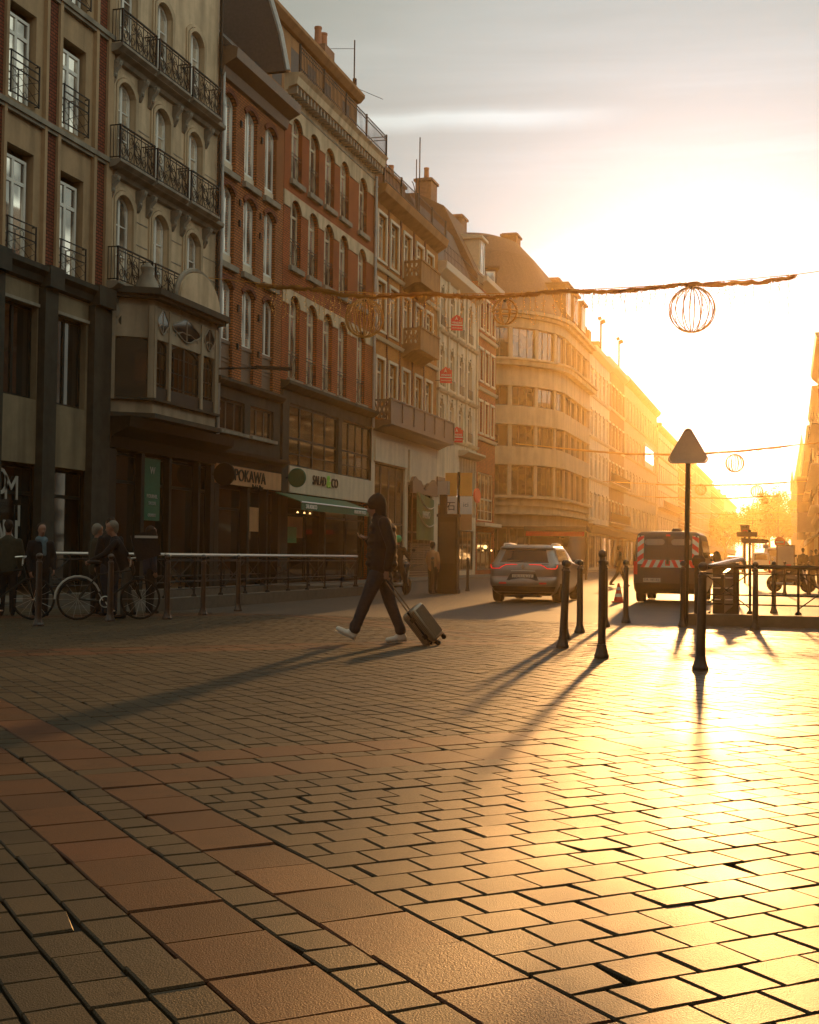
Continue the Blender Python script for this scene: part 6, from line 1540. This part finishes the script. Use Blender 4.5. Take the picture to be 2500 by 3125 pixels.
def walking_man():
    K = .00121
    def q(cx, cy, b=0.0): return ((cx-900)*K, b, (1777-cy)*K)
    t = thing('person', 'man in black jacket, cap and white trainers walking with a phone and suitcase', 'person', (-4.86, 15.98, 0), R(17.0))
    c = []
    c += [(q(688, 318), .098, q(690, 300), .10, .82), (q(668, 350), .078, q(664, 385), .066, .85), (q(640, 400), .042, q(655, 410), .05, .8), (q(700, 380), .062, q(712, 470), .062)]
    c += [(q(604, 345), .014, q(594, 366), .017), (q(597, 385), .022, q(606, 392), .024), (q(606, 330), .02, q(606, 332), .026, 1.6)]      # nose, lips, brow
    c += [(q(700, 355, -.055), .016, q(705, 375, -.055), .013), (q(700, 355, .055), .016, q(705, 375, .055), .013)]
    c += [(q(725, 500), .10, q(735, 960), .12, 1.3), (q(720, 1000), .10, q(715, 1050), .10, 1.3)]
    c += [(q(760, 510, -.19), .05, q(848, 760, -.25), .042), (q(848, 760, -.25), .04, q(800, 1018, -.23), .028)]
    c += [(q(735, 510, .19), .05, q(668, 760, .24), .042), (q(668, 760, .24), .04, q(578, 672, .16), .028)]
    c += [(q(690, 1060, -.09), .085, q(592, 1320, -.1), .055), (q(592, 1320, -.1), .055, q(466, 1640, -.1), .038), (q(766, 1060, .09), .085, q(838, 1350, .1), .055), (q(838, 1350, .1), .055, q(955, 1665, .1), .038)]
    hand(c, q(800, 1020, -.23), (-.10, .05, -1), (.55, .6, .0), 1.25, 1.0, thumb=-1)
    hand(c, q(582, 674, .16), (-1, -.12, .18), (-.1, -.2, 1), .75, 1.0)
    organic('body', c, .0095, 'skin', t, 2)
    j = [(q(722, 505), .105, q(735, 700), .145, 1.42), (q(735, 700), .145, q(732, 960), .172, 1.15), (q(700, 480), .085, q(712, 500), .10, 1.2), (q(790, 500), .06, q(838, 700), .08, 1.5), (q(700, 430), .077, q(706, 470), .085)]
    j += [(q(765, 512, -.18), .082, q(850, 765, -.26), .07), (q(850, 765, -.26), .07, q(806, 985, -.235), .052), (q(730, 512, .18), .082, q(664, 765, .25), .07), (q(664, 765, .25), .07, q(596, 690, .175), .05)]
    for k in range(6): y = 560+75*k; j.append((q(640-6*k, y, 0), .05, q(850+4*k, y+8, 0), .055, 2.6))     # quilted rolls
    organic('jacket', j, .013, 'black_cloth', t, 2)
    tr = [(q(722, 985), .128, q(718, 1040), .135, 1.22), (q(690, 1070, -.085), .112, q(592, 1310, -.1), .083), (q(592, 1310, -.1), .083, q(480, 1600, -.1), .068), (q(480, 1600, -.1), .072, q(470, 1628, -.1), .075), (q(470, 1590, -.1), .07, q(500, 1560, -.1), .07)]
    tr += [(q(766, 1070, .085), .112, q(836, 1345, .1), .083), (q(836, 1345, .1), .083, q(945, 1620, .1), .066), (q(945, 1620, .1), .072, q(952, 1650, .1), .074), (q(560, 1400, -.1), .08, q(540, 1440, -.1), .078)]
    organic('trousers', tr, .0125, 'denim', t, 2)
    h = [(q(700, 305), .104, q(708, 330), .102, .84), (q(715, 350), .092, q(722, 430), .078, .95), (q(742, 370), .05, q(750, 440), .055, 1.2)]
    organic('hood', h, .012, 'black_cloth', t, 2)
    cp = [(q(690, 290), .112, q(672, 302), .110, .86), (q(690, 262), .09, q(670, 275), .088, .9)]
    organic('cap', cp, .011, 'black_cloth', t, 2)
    organic('cap_brim', [(q(640, 296), .015, q(552, 318), .012, 5.2)], .007, 'black_cloth', t, 2)
    for pts, b in (((q(458, 1700, -.1), q(385, 1672, -.1), q(298, 1628, -.1), q(456, 1660, -.1)), -.1), ((q(985, 1728, .1), q(905, 1738, .1), q(818, 1752, .1), q(962, 1690, .1)), .1)):
        s = [(pts[0], .046, pts[1], .043, .95), (pts[1], .043, pts[2], .034, 1.2), (pts[0], .046, pts[3], .054, .9), (pts[3], .05, pts[1], .045, .9)]
        so_ = organic('shoe', s, .009, 'shoe_white', t, 2)
        a, e = Vector(pts[0]), Vector(pts[2]); d = (e-a).normalized(); n = Vector((d.z, 0, -d.x)); n = n if n.z < 0 else -n
        mb = MB(); o = []
        for k in range(20):
            an = 2*pi*k/20; L = (e-a).length/2+.042; o.append((a+e)/2+d*L*cos(an)+Vector((0, 1, 0))*(.045+.006*(1 if cos(an) > 0 else -1))*sin(an)+n*.035)
        n_ = len(o); mb.add(o+[p+n*.014 for p in o], [tuple(range(n_)), tuple(range(n_, 2*n_))[::-1]]+[(i, (i+1) % n_, n_+(i+1) % n_, n_+i) for i in range(n_)])
        mb.build('sole', 'grey_sign', so_, local=True)
    # phone
    p = thing('mobile_phone', 'thin dark phone held up in the walking man\'s left hand', 'phone', (0, 0, 0)); p.location = t.matrix_basis @ Vector(q(505, 652, .15)); p.rotation_euler = (0, R(38), R(17))
    mb = MB(); mb.box(-.078, .078, -.037, .037, -.004, .004); mb.build('case', 'black_plastic', p, local=True)
    mb = MB(); mb.box(-.072, .072, -.033, .033, .0045, .006); mb.build('screen', 'car_glass', p, local=True)
    # suitcase
    C = Vector(q(1188, 1572, -.16)); s = thing('suitcase', 'ribbed silver cabin suitcase tilted on its wheels behind the walking man', 'suitcase', (0, 0, 0))
    s.location = Matrix.Rotation(R(17), 4, 'Z') @ C + Vector((-4.86, 15.98, 0))
    ax = Vector((-262, 0, 335)).normalized(); s.rotation_euler = (0, atan2(ax.x, ax.z), R(17))
    # local axes now: z along the case (to the handle), x = thickness, y = depth
    s.rotation_mode = 'XYZ'
    q1 = Euler((0, 0, R(17))).to_quaternion() @ Euler((0, atan2(ax.x, ax.z), 0)).to_quaternion() @ Euler((0, 0, R(-22))).to_quaternion()
    s.rotation_mode = 'QUATERNION'; s.rotation_quaternion = q1
    def rbox(m, hx, hy, hz, r):
        out = []
        for cx, cy, a0 in ((hx-r, hy-r, 0), (-hx+r, hy-r, pi/2), (-hx+r, -hy+r, pi), (hx-r, -hy+r, 3*pi/2)):
            out += [(cx+r*cos(a0+pi/2*k/4), cy+r*sin(a0+pi/2*k/4)) for k in range(5)]
        lev = [(-hz, r*.7), (-hz+r*.35, r*.2), (-hz+r, 0), (hz-r, 0), (hz-r*.35, r*.2), (hz, r*.7)]
        n = len(out); vs = []
        for z, ins in lev: vs += [(x*(1-ins/hx), y*(1-ins/hy), z) for x, y in out]
        m.add(vs, [(i*n+k, i*n+(k+1) % n, (i+1)*n+(k+1) % n, (i+1)*n+k) for i in range(len(lev)-1) for k in range(n)]+[tuple(range(n))[::-1], tuple((len(lev)-1)*n+k for k in range(n))])
    for sg in (-1, 1):
        mb = MB(); rbox(mb, .047, .18, .25, .035); mb.v = [(x+sg*.053, y, z) for x, y, z in mb.v]
        for k in range(10): y = -.145+.29*k/9; mb.tube([(sg*.1015, y, -.21), (sg*.1015, y, .21)], .0075, 5)
        for k in range(4):
            for e in (-1, 1): x = sg*(.02+.02*k); mb.tube([(x, e*.1815, -.21), (x, e*.1815, .21)], .0055, 5)
        mb.build('shell', 'case_silver', s, smooth=True, local=True)
    mb = MB(); rbox(mb, .012, .184, .252, .01)
    mb.build('frame', 'black_plastic', s, local=True)
    mb = MB()
    for z in (-.13, .13): mb.box(-.03, .03, -.198, -.183, z-.028, z+.028); mb.box(-.03, .03, .183, .198, z-.028, z+.028)
    mb.build('latch', 'black_plastic', s, local=True)
    for e in (-1, 1):
        for x in (-.07, .07):
            mb = MB(); mb.box(x-.02, x+.02, e*.135-.02, e*.135+.02, -.285, -.25); mb.lathe([(.012, -.013), (.03, -.013), (.03, .013), (.012, .013)], (x, e*.135, -.29), 12, 'y'); mb.build('wheel', 'black_plastic', s, local=True)
    # telescopic handle reaching the hand
    hb = s.rotation_quaternion.inverted() @ ((Matrix.Rotation(R(17), 4, 'Z') @ Vector(q(798, 1112, -.215)) + Vector((-4.86, 15.98, 0)))-Vector(s.location))
    mb = MB()
    for e in (-.05, .05): mb.tube([(-.045, e, .24), (hb.x, hb.y+e, hb.z)], .0095, 8)
    mb.build('telescopic_handle', 'steel', s, smooth=True, local=True)
    mb = MB(); mb.tube([(hb.x, hb.y-.065, hb.z+.004), (hb.x, hb.y+.065, hb.z+.004)], .014, 8); mb.build('grip', 'black_plastic', s, smooth=True, local=True)
walking_man()

# ------------------------------------------------------------------ bystanders
def person(label, x, y, h, face, top, legs, hair, pose='stand', vox=.02, scarf=None, group=None, hat=None):
    """face = direction the figure looks (degrees, 0 = +x); built facing +x"""
    t = thing('person', label, 'person', (x, y, 0), R(face), group); k = h/1.75
    def v(a, b, z): return (a*k, b*k, z*k)
    st = {'stand': (0, 0), 'walk': (.24, -.26), 'lean': (.05, -.05), 'astride': (.05, .05)}[pose]; ln = {'lean': .22}.get(pose, 0)
    hz = .92; sp_ = .2 if pose == 'astride' else .09
    head = v(.02+ln*1.25, 0, 1.64); neck = v(ln*1.1, 0, 1.48); hip = v(0, 0, hz)
    arms = {'stand': (((.02, 1.12), (.12, .9)), ((.0, 1.12), (.06, .86))), 'walk': (((.16, 1.14), (.3, .94)), ((-.16, 1.13), (-.2, .88))), 'lean': (((.2+ln, 1.16), (.42+ln, 1.05)), ((.2+ln, 1.16), (.42+ln, 1.05))), 'astride': (((.16, 1.15), (.42, 1.08)), ((.16, 1.15), (.42, 1.08)))}[pose]
    body_, jac, tro, sho = [], [], [], []
    body_ += [(Vector(head)+Vector(v(0, 0, .02)), .095*k, Vector(head)+Vector(v(.01, 0, .03)), .095*k, .82), (Vector(head)+Vector(v(.035, 0, -.05)), .065*k, Vector(head)+Vector(v(.03, 0, -.075)), .055*k, .85), (Vector(head)+Vector(v(.105, 0, -.02)), .012*k, Vector(head)+Vector(v(.108, 0, -.035)), .015*k), (neck, .055*k, Vector(head)+Vector(v(-.01, 0, -.06)), .055*k)]
    body_ += [(v(ln, 0, 1.35), .11*k, v(0, 0, 1.0), .11*k, 1.35)]
    jac += [(v(ln, 0, 1.38), .115*k, v(ln*.5, 0, 1.15), .135*k, 1.35), (v(ln*.5, 0, 1.15), .135*k, v(0, 0, .88), .145*k, 1.2), (v(ln*1.1, 0, 1.46), .07*k, v(ln, 0, 1.42), .09*k)]
    for sg, (el, ha) in zip((1, -1), arms):
        S_ = v(ln, sg*.19, 1.38); E = v(el[0], sg*.25, el[1]); H_ = v(ha[0], sg*.22, ha[1])
        jac += [(S_, .068*k, E, .058*k), (E, .056*k, H_, .045*k)]; body_ += [(S_, .045*k, E, .036*k), (E, .036*k, H_, .026*k)]
        hand(body_, H_, Vector(H_)-Vector(E), (-.3, -sg, -.2), .6, k, thumb=sg)
    for sg, f in zip((1, -1), st):
        K_ = v(f*.62+.02, sg*sp_*1.1, .49); A = v(f*1.35-(.05 if f < 0 else 0), sg*sp_*1.1, .09+(.05 if f < 0 else 0))
        tro += [(v(0, sg*.085, hz-.04), .105*k, K_, .075*k), (K_, .075*k, A, .058*k)]; body_ += [(v(0, sg*.085, hz), .08*k, K_, .05*k), (K_, .05*k, A, .035*k)]
        az = A[2]-.045*k; sho.append((Vector((A[0]-.02*k, A[1], az)), .042*k, Vector((A[0]+.15*k, A[1], max(.03*k, az-.01*k))), .032*k))
    tro.append((v(0, 0, hz), .125*k, v(0, 0, hz-.06), .125*k, 1.2))
    organic('body', body_, vox*.75, 'skin', t, 1); organic('jacket', jac, vox, top, t, 2); organic('trousers', tro, vox, legs, t, 2); 
    organic('shoes', sho, vox*.8, 'black_cloth', t, 1)
    hd = Vector(head)
    if hat: organic('helmet' if hat != 'black_cloth' else 'hat', [(hd+Vector(v(-.01, 0, .035)), .125*k, hd+Vector(v(0, 0, .03)), .125*k, .9)], vox*.8, hat, t, 2)
    else: organic('hair', [(hd+Vector(v(-.03, 0, .05)), .098*k, hd+Vector(v(-.025, 0, .055)), .098*k, .9), (hd+Vector(v(-.06, 0, 0)), .07*k, hd+Vector(v(-.06, 0, -.04)), .06*k)], vox*.8, hair, t, 2)
    if scarf: organic('scarf', [(Vector(neck)+Vector(v(.03, -.05, -.02)), .075*k, Vector(neck)+Vector(v(.03, .05, -.03)), .075*k), (Vector(neck)+Vector(v(.09, .02, -.05)), .05*k, Vector(neck)+Vector(v(.11, .03, -.3)), .045*k)], vox, scarf, t, 2)
    return t
person('person in an olive coat, seen from behind in the shade at the far left', -12.9, 19.5, 1.62, 120, 'olive_cloth', 'black_cloth', 'hair_dark')
person('person in a dark coat with a pale blue scarf, in the shade at left', -12.45, 19.8, 1.58, -40, 'black_cloth', 'black_cloth', 'hair_dark', scarf='blue_scarf')
person('grey-haired person in a grey coat, standing in the shade behind the bicycle', -12.0, 20.9, 1.60, 60, 'olive_cloth', 'black_cloth', 'hair_grey')
person('dark-haired person in black standing behind the shaded bicycle', -11.5, 20.5, 1.70, 150, 'black_cloth', 'denim', 'hair_dark')
dp = person('courier in grey trousers leaning over a bicycle with a big square bag', -10.75, 19.75, 1.62, -150, 'black_cloth', 'grey_cloth', 'hair_grey', pose='lean')
person('person in black standing just behind the leaning courier', -11.3, 21.6, 1.58, 40, 'navy_cloth', 'black_cloth', 'hair_dark')
person('person in a pale top standing beside the dark column', -10.25, 37.4, 1.52, 70, 'salmon_sign', 'black_cloth', 'hair_dark')
person('walking pedestrian silhouetted between the silver car and the van', -6.55, 52, 1.62, 20, 'black_cloth', 'black_cloth', 'hair_dark', pose='walk')
rd = person('scooter rider in black with a bright green helmet, behind the walking man', -10.7, 35.3, 1.66, 85, 'black_cloth', 'black_cloth', 'hair_dark', pose='astride', hat='green_sign')
for k, (x, y, h, lab) in enumerate(((.55, 66, 1.7, 'dark pedestrian among the crowd on the right, nearest the advertising panel'), (.95, 67.5, 1.6, 'second dark pedestrian on the right, beside the panel'), (1.1, 63.0, 1.62, 'dark pedestrian at the right edge of the crowd'), (1.45, 72, 1.7, 'pedestrian farther back in the crowd on the right'))):
    person(lab, x, y, h, (100, 250, 80, 265)[k], ('black_cloth', 'navy_cloth', 'black_cloth', 'grey_cloth')[k], 'black_cloth', 'hair_dark', pose='walk' if k % 2 else 'stand', vox=.03, group='pedestrians on the right')
b = thing('delivery_bag', 'big square black delivery bag with a pale reflective stripe, on the courier\'s back', 'bag', (-10.50, 19.9, 1.16), R(30))
mb = MB(); mb.obox((0, 0, .08), (.2, 0, .06), (0, .22, 0), (-.05, 0, .22)); mb.build('bag_body', 'black_cloth', b, local=True)
mb = MB(); mb.box(-.19, .19, -.228, -.222, .20, .24); mb.build('reflective_stripe', 'grey_sign', b, local=True)

# ------------------------------------------------------------------ two-wheelers
def bicycle(label, x, y, rz):
    t = thing('bicycle', label, 'bicycle', (x, y, 0), rz); r = .325
    for xx in (-.52, .52):
        mb = MB(); mb.torus((0, 0, 0), r, .02, 'y', 32, 6); w = mb.build('wheel', 'rubber', t, smooth=True, local=True); w.location = (xx, 0, r+.018)
        mb = MB()
        for k in range(14): a = 2*pi*k/14; mb.tube([(0, .01*(-1)**k, 0), (r*.97*cos(a), 0, r*.97*sin(a))], .0022, 3)
        mb.tube([(0, -.05, 0), (0, .05, 0)], .02, 8); mb.build('spokes', 'alu', w, local=True)
    mb = MB(); bb, st, hd = (-.08, 0, .30), (-.22, 0, .80), (.36, 0, .82)
    for a, c in ((bb, st), (bb, (.40, 0, .68)), ((-.2, 0, .74), hd), ((-.52, .04, .343), bb), ((-.52, -.04, .343), bb), ((-.52, .04, .343), (-.2, 0, .74)), ((-.52, -.04, .343), (-.2, 0, .74)), ((.34, 0, .9), (.42, 0, .62)), ((.42, .05, .62), (.52, .05, .343)), ((.42, -.05, .62), (.52, -.05, .343))): mb.tube([a, c], .016, 6)
    mb.build('frame', 'dark_paint', t, smooth=True, local=True)
    mb = MB(); mb.tube([(-.22, 0, .80), (-.25, 0, .93)], .013, 6); mb.sphere((-.26, 0, .95), .12, 10, (1.1, .6, .3)); mb.build('saddle', 'black_plastic', t, smooth=True, local=True)
    mb = MB(); mb.tube([(.26, .29, 1.02), (.36, .22, 1.03), (.35, .0, 1.0), (.36, -.22, 1.03), (.26, -.29, 1.02)], .013, 6); mb.tube([(.34, 0, .88), (.35, 0, 1.0)], .015, 6); mb.build('handlebar', 'alu', t, smooth=True, local=True)
    mb = MB(); mb.torus((-.08, -.05, .30), .09, .008, 'y', 18, 4); mb.tube([(-.08, -.06, .30), (.0, -.1, .16)], .01, 5); mb.tube([(-.08, .06, .30), (-.16, .1, .44)], .01, 5); mb.box(-.05, .06, -.16, -.07, .145, .165); mb.build('crank', 'alu', t, local=True)
    mb = MB(); mb.tube([(-.52+(r+.05)*cos(a), 0, .343+(r+.05)*sin(a)) for a in [R(20)+R(160)*k/10 for k in range(11)]], .018, 5); mb.build('mudguard', 'grey_sign', t, local=True)
    return t
bicycle('dark bicycle held by the courier in the shade at left', -10.8, 19.25, R(44))
bicycle('dark bicycle parked in the shade at the far left edge', -12.3, 18.4, R(25))
def motorbike(label, x, y, rz, scooter=False):
    t = thing('motor_scooter' if scooter else 'motorcycle', label, 'scooter' if scooter else 'motorcycle', (x, y, 0), rz); r = .25 if scooter else .30; b = .62
    for xx in (-b, b):
        mb = MB(); mb.torus((0, 0, 0), r-.05, .055, 'y', 26, 8); w = mb.build('wheel', 'rubber', t, smooth=True, local=True); w.location = (xx, 0, r+.005)
        mb = MB(); mb.lathe([(.02, -.03), (r-.07, -.02), (r-.07, .02), (.02, .03)], (0, 0, 0), 14, 'y'); mb.build('rim', 'black_plastic', w, local=True)
    bd = [((-.35, 0, .42), .17, (.3, 0, .40), .17), ((-.65, 0, .66), .10, (-.3, 0, .7), .12), ((.3, 0, .5), .12, (.45, 0, .85), .1), ((-.5, 0, .62), .14, (-.1, 0, .55), .15), ((-.1, 0, .45), .16, (.25, 0, .42), .12), ((.1, 0, .72), .12, (.3, 0, .80), .10)] if not scooter else [((-.6, 0, .6), .15, (-.1, 0, .52), .16), ((-.1, 0, .3), .1, (.3, 0, .3), .09), ((.3, 0, .35), .1, (.45, 0, .85), .12, 1.5)]
    organic('bodywork', bd, .025, 'car_black', t, 3)
    mb = MB(); mb.sphere((-.3, 0, .80), .3, 12, (1.25, .5, .28)); mb.build('seat', 'black_plastic', t, smooth=True, local=True)
    mb = MB(); mb.tube([(.62, .07, r), (.42, .07, .9)], .025, 6); mb.tube([(.62, -.07, r), (.42, -.07, .9)], .025, 6); mb.build('fork', 'alu', t, local=True)
    mb = MB(); mb.tube([(.25, .36, 1.02), (.40, .2, 1.03), (.42, 0, .98), (.40, -.2, 1.03), (.25, -.36, 1.02)], .014, 6); mb.build('handlebar', 'iron', t, local=True)
    for sg in (-1, 1): mb = MB(); mb.tube([(.36, sg*.25, 1.02), (.34, sg*.34, 1.24)], .007, 4); mb.sphere((.34, sg*.36, 1.28), .06, 8, (.4, 1.1, .8)); mb.build('mirror', 'black_plastic', t, local=True)
    mb = MB(); mb.sphere((.58, 0, .86), .09, 10, (.7, 1, 1)); mb.build('headlight', 'alu', t, smooth=True, local=True)
    mb = MB(); mb.box(-.80, -.76, -.07, .07, .66, .76); mb.build('tail_lamp', 'tail_red' if scooter else 'red_sign', t, local=True)
    mb = MB(); mb.tube([(-.7, -.15, .32), (.1, -.15, .3), (.2, -.1, .4)], .045, 8); mb.build('exhaust', 'alu', t, smooth=True, local=True)
    return t
motorbike('dark motorcycle parked beyond the metro railing on the right', -.0, 47.3, R(-25))
motorbike('dark scooter with a lit red tail lamp, under the green-helmeted rider', -10.78, 35.5, R(80), True)

# ------------------------------------------------------------------ signs, posts and panels
t = thing('placard_post', 'post carrying orange and pale placards on both sides, left of the silver car', 'sign post', (-9.95, 39.3, 0))
mb = MB(); mb.tube([(0, 0, 0), (0, 0, 3.75)], .045, 10); mb.build('pole', 'iron', t, local=True)
for z0, z1, m in ((3.0, 3.72, 'orange_sign'), (2.44, 2.98, 'white_sign'), (2.08, 2.42, 'salmon_sign')):
    for sg in (-1, 1):
        mb = MB(); mb.box(sg*.24-.19, sg*.24+.19, -.03, .01, z0-(.15 if sg > 0 and z0 < 2.2 else 0), z1); mb.build('placard', m, t, local=True)
letter('石', .3, 'dark_paint', t, (-.24, -.035, 2.66), RY, .003, local=True); letter('ici', .2, 'blue_scarf', t, (.24, -.035, 2.72), RY, .003, local=True)
t = thing('street_column', 'dark slab-like column on the pavement beside the placard post', 'column', (-9.9, 37.9, 0))
mb = MB(); mb.box(-.3, .3, -.14, .14, 0, 2.3); mb.box(-.33, .33, -.17, .17, 2.3, 2.38); mb.box(-.34, .34, -.18, .18, 0, .12); mb.build('casing', 'dark_paint', t, local=True)
mb = MB(); mb.box(-.24, .24, -.152, -.143, .9, 2.15); mb.build('panel', 'dark_stone', t, local=True)
t = thing('street_column', 'tall thin dark column just left of the placard post', 'column', (-10.25, 38.6, 0))
mb = MB(); mb.box(-.1, .1, -.1, .1, 0, 3.0); mb.build('shaft', 'dark_paint', t, local=True)
mb = MB(); mb.box(-.16, .16, -.13, .13, 3.0, 3.42); mb.build('lantern', 'grey_sign', t, local=True)
t = thing('hanging_sign', 'red lip-shaped hanging sign on the white house behind the placards', 'sign', (-17.2, 72.5, 4.6))
mb = MB(); mb.yz([(72.4+.75*cos(a), 4.6+.42*sin(a)) for a in [2*pi*k/20 for k in range(20)]], -17.3, -17.2); mb.build('disc', 'cone_red', t)
mb = MB(); mb.tube([(-18, 72.4, 4.6), (-17.25, 72.4, 4.6)], .03, 5); mb.build('bracket', 'iron', t)
# cluster of direction signs
t = thing('direction_sign', 'square parking sign on a post above brown direction boards', 'road sign', (-2.12, 64.1, 0))
mb = MB(); mb.tube([(0, 0, 0), (0, 0, 2.75)], .05, 8); mb.build('pole', 'iron', t, local=True)
mb = MB(); mb.box(-.21, .22, -.06, -.03, 2.2, 2.78); mb.build('plate', 'salmon_sign', t, local=True)
letter('RUE', .13, 'dark_paint', t, (0, -.065, 2.68), RY, .003, local=True)
mb = MB(); mb.torus((0, -.066, 2.42), .11, .02, 'y', 20, 5); mb.build('ring', 'red_sign', t, local=True); letter('30', .14, 'dark_paint', t, (0, -.065, 2.42), RY, .003, local=True)
t = thing('direction_sign', 'two brown arrow boards on a post, pointing right', 'road sign', (-1.72, 58, 0))
mb = MB(); mb.tube([(0, 0, 0), (0, 0, 2.42)], .055, 8); mb.build('pole', 'iron', t, local=True)
mb = MB(); mb.box(-.55, .33, -.06, -.03, 2.12, 2.32); mb.build('board', 'brown_paint', t, local=True)
mb = MB(); mb.xz([(-.35, 1.85), (.72, 1.82), (.82, 1.92), (.74, 2.0), (-.35, 2.06)], -.06, -.03); mb.build('board', 'brown_paint', t, local=True)
mb = MB(); mb.box(.55, .78, -.06, -.03, 1.62, 1.80); mb.build('board', 'grey_sign', t, local=True)
t = thing('advertising_panel', 'pale framed advertising panel on the right-hand pavement', 'billboard', (-.3, 77, 0))
mb = MB(); mb.box(-.52, .52, -.09, .09, .25, 2.0); mb.box(-.4, .4, -.06, .06, 0, .25); mb.build('frame', 'brown_paint', t, local=True)
mb = MB(); mb.box(-.44, .44, -.1, -.092, .35, 1.92); mb.build('poster', 'grey_sign', t, local=True)
mb = MB(); mb.box(-.1, .3, -.108, -.102, .75, .88); mb.build('poster_mark', 'red_sign', t, local=True)
for k, (x, y, lab) in enumerate(((-.75, 92, 'round red no entry sign above the advertising panel, left one'), (-.45, 94, 'round grey road sign above the advertising panel, right one'))):
    t = thing('round_road_sign', lab, 'road sign', (x, y, 0))
    mb = MB(); mb.tube([(0, 0, 0), (0, 0, 2.5)], .045, 8); mb.build('pole', 'iron', t, local=True)
    mb = MB(); mb.lathe([(.01, -.06), (.36, -.06), (.36, -.03), (.01, -.03)], (0, 0, 2.35-.25*k), 22, 'y'); mb.build('disc', ('red_sign', 'grey_sign')[k], t, local=True)
    if k == 0: mb = MB(); mb.box(-.25, .25, -.07, -.062, 2.30, 2.40); mb.build('bar', 'white_sign', t, local=True)
t = thing('bus_shelter', 'red-topped shelter with pale glass panel behind the silver car', 'shelter', (-11.5, 66, 0))
mb = MB(); mb.box(-1.6, 1.6, -.6, .6, 2.45, 2.7); mb.build('roof', 'brown_paint', t, local=True)
mb = MB(); mb.box(-1.5, 1.5, -.62, -.605, 2.2, 2.44); mb.build('fascia', 'red_sign', t, local=True)
mb = MB(); mb.box(-1.5, 1.5, .5, .53, .3, 2.2); mb.build('glass_panel', 'warm_glass', t, local=True)
for x in (-1.5, 1.5): mb = MB(); mb.box(x-.05, x+.05, -.05, .05, 0, 2.45); mb.build('post', 'iron', t, local=True)
t = thing('street_lamp', 'dark curved lamp arm sticking out from the ornate stone house', 'street lamp', (-17.9, 38.5, 7.1))
mb = MB(); mb.tube([(0, 0, 0), (.6, .35, .05), (1.1, .9, .12)], .035, 6); mb.build('arm', 'iron', t, local=True)
mb = MB(); mb.obox((1.45, 1.3, .16), (.42, .5, .03), (-.08, .07, 0), (0, 0, .05)); mb.build('lamp_head', 'iron', t, local=True)

# ------------------------------------------------------------------ the hazy air
def haze():
    m = D.materials.new('haze'); m.use_nodes = True; N, Lk = m.node_tree.nodes, m.node_tree.links
    N.clear(); o = N.new('ShaderNodeOutputMaterial'); v = N.new('ShaderNodeVolumePrincipled')
    v.inputs['Color'].default_value = (1, .72, .34, 1); v.inputs['Density'].default_value = HAZE_D; v.inputs['Anisotropy'].default_value = HAZE_G
    Lk.new(v.outputs[0], o.inputs['Volume'])
    mb = MB(); mb.box(-405, 405, -65, 1505, -1.05, 32.0)
    ob = mb.build('haze', m); tag(ob, None, None, kind='stuff')
HAZE_D, HAZE_G = .00038, .86
haze()
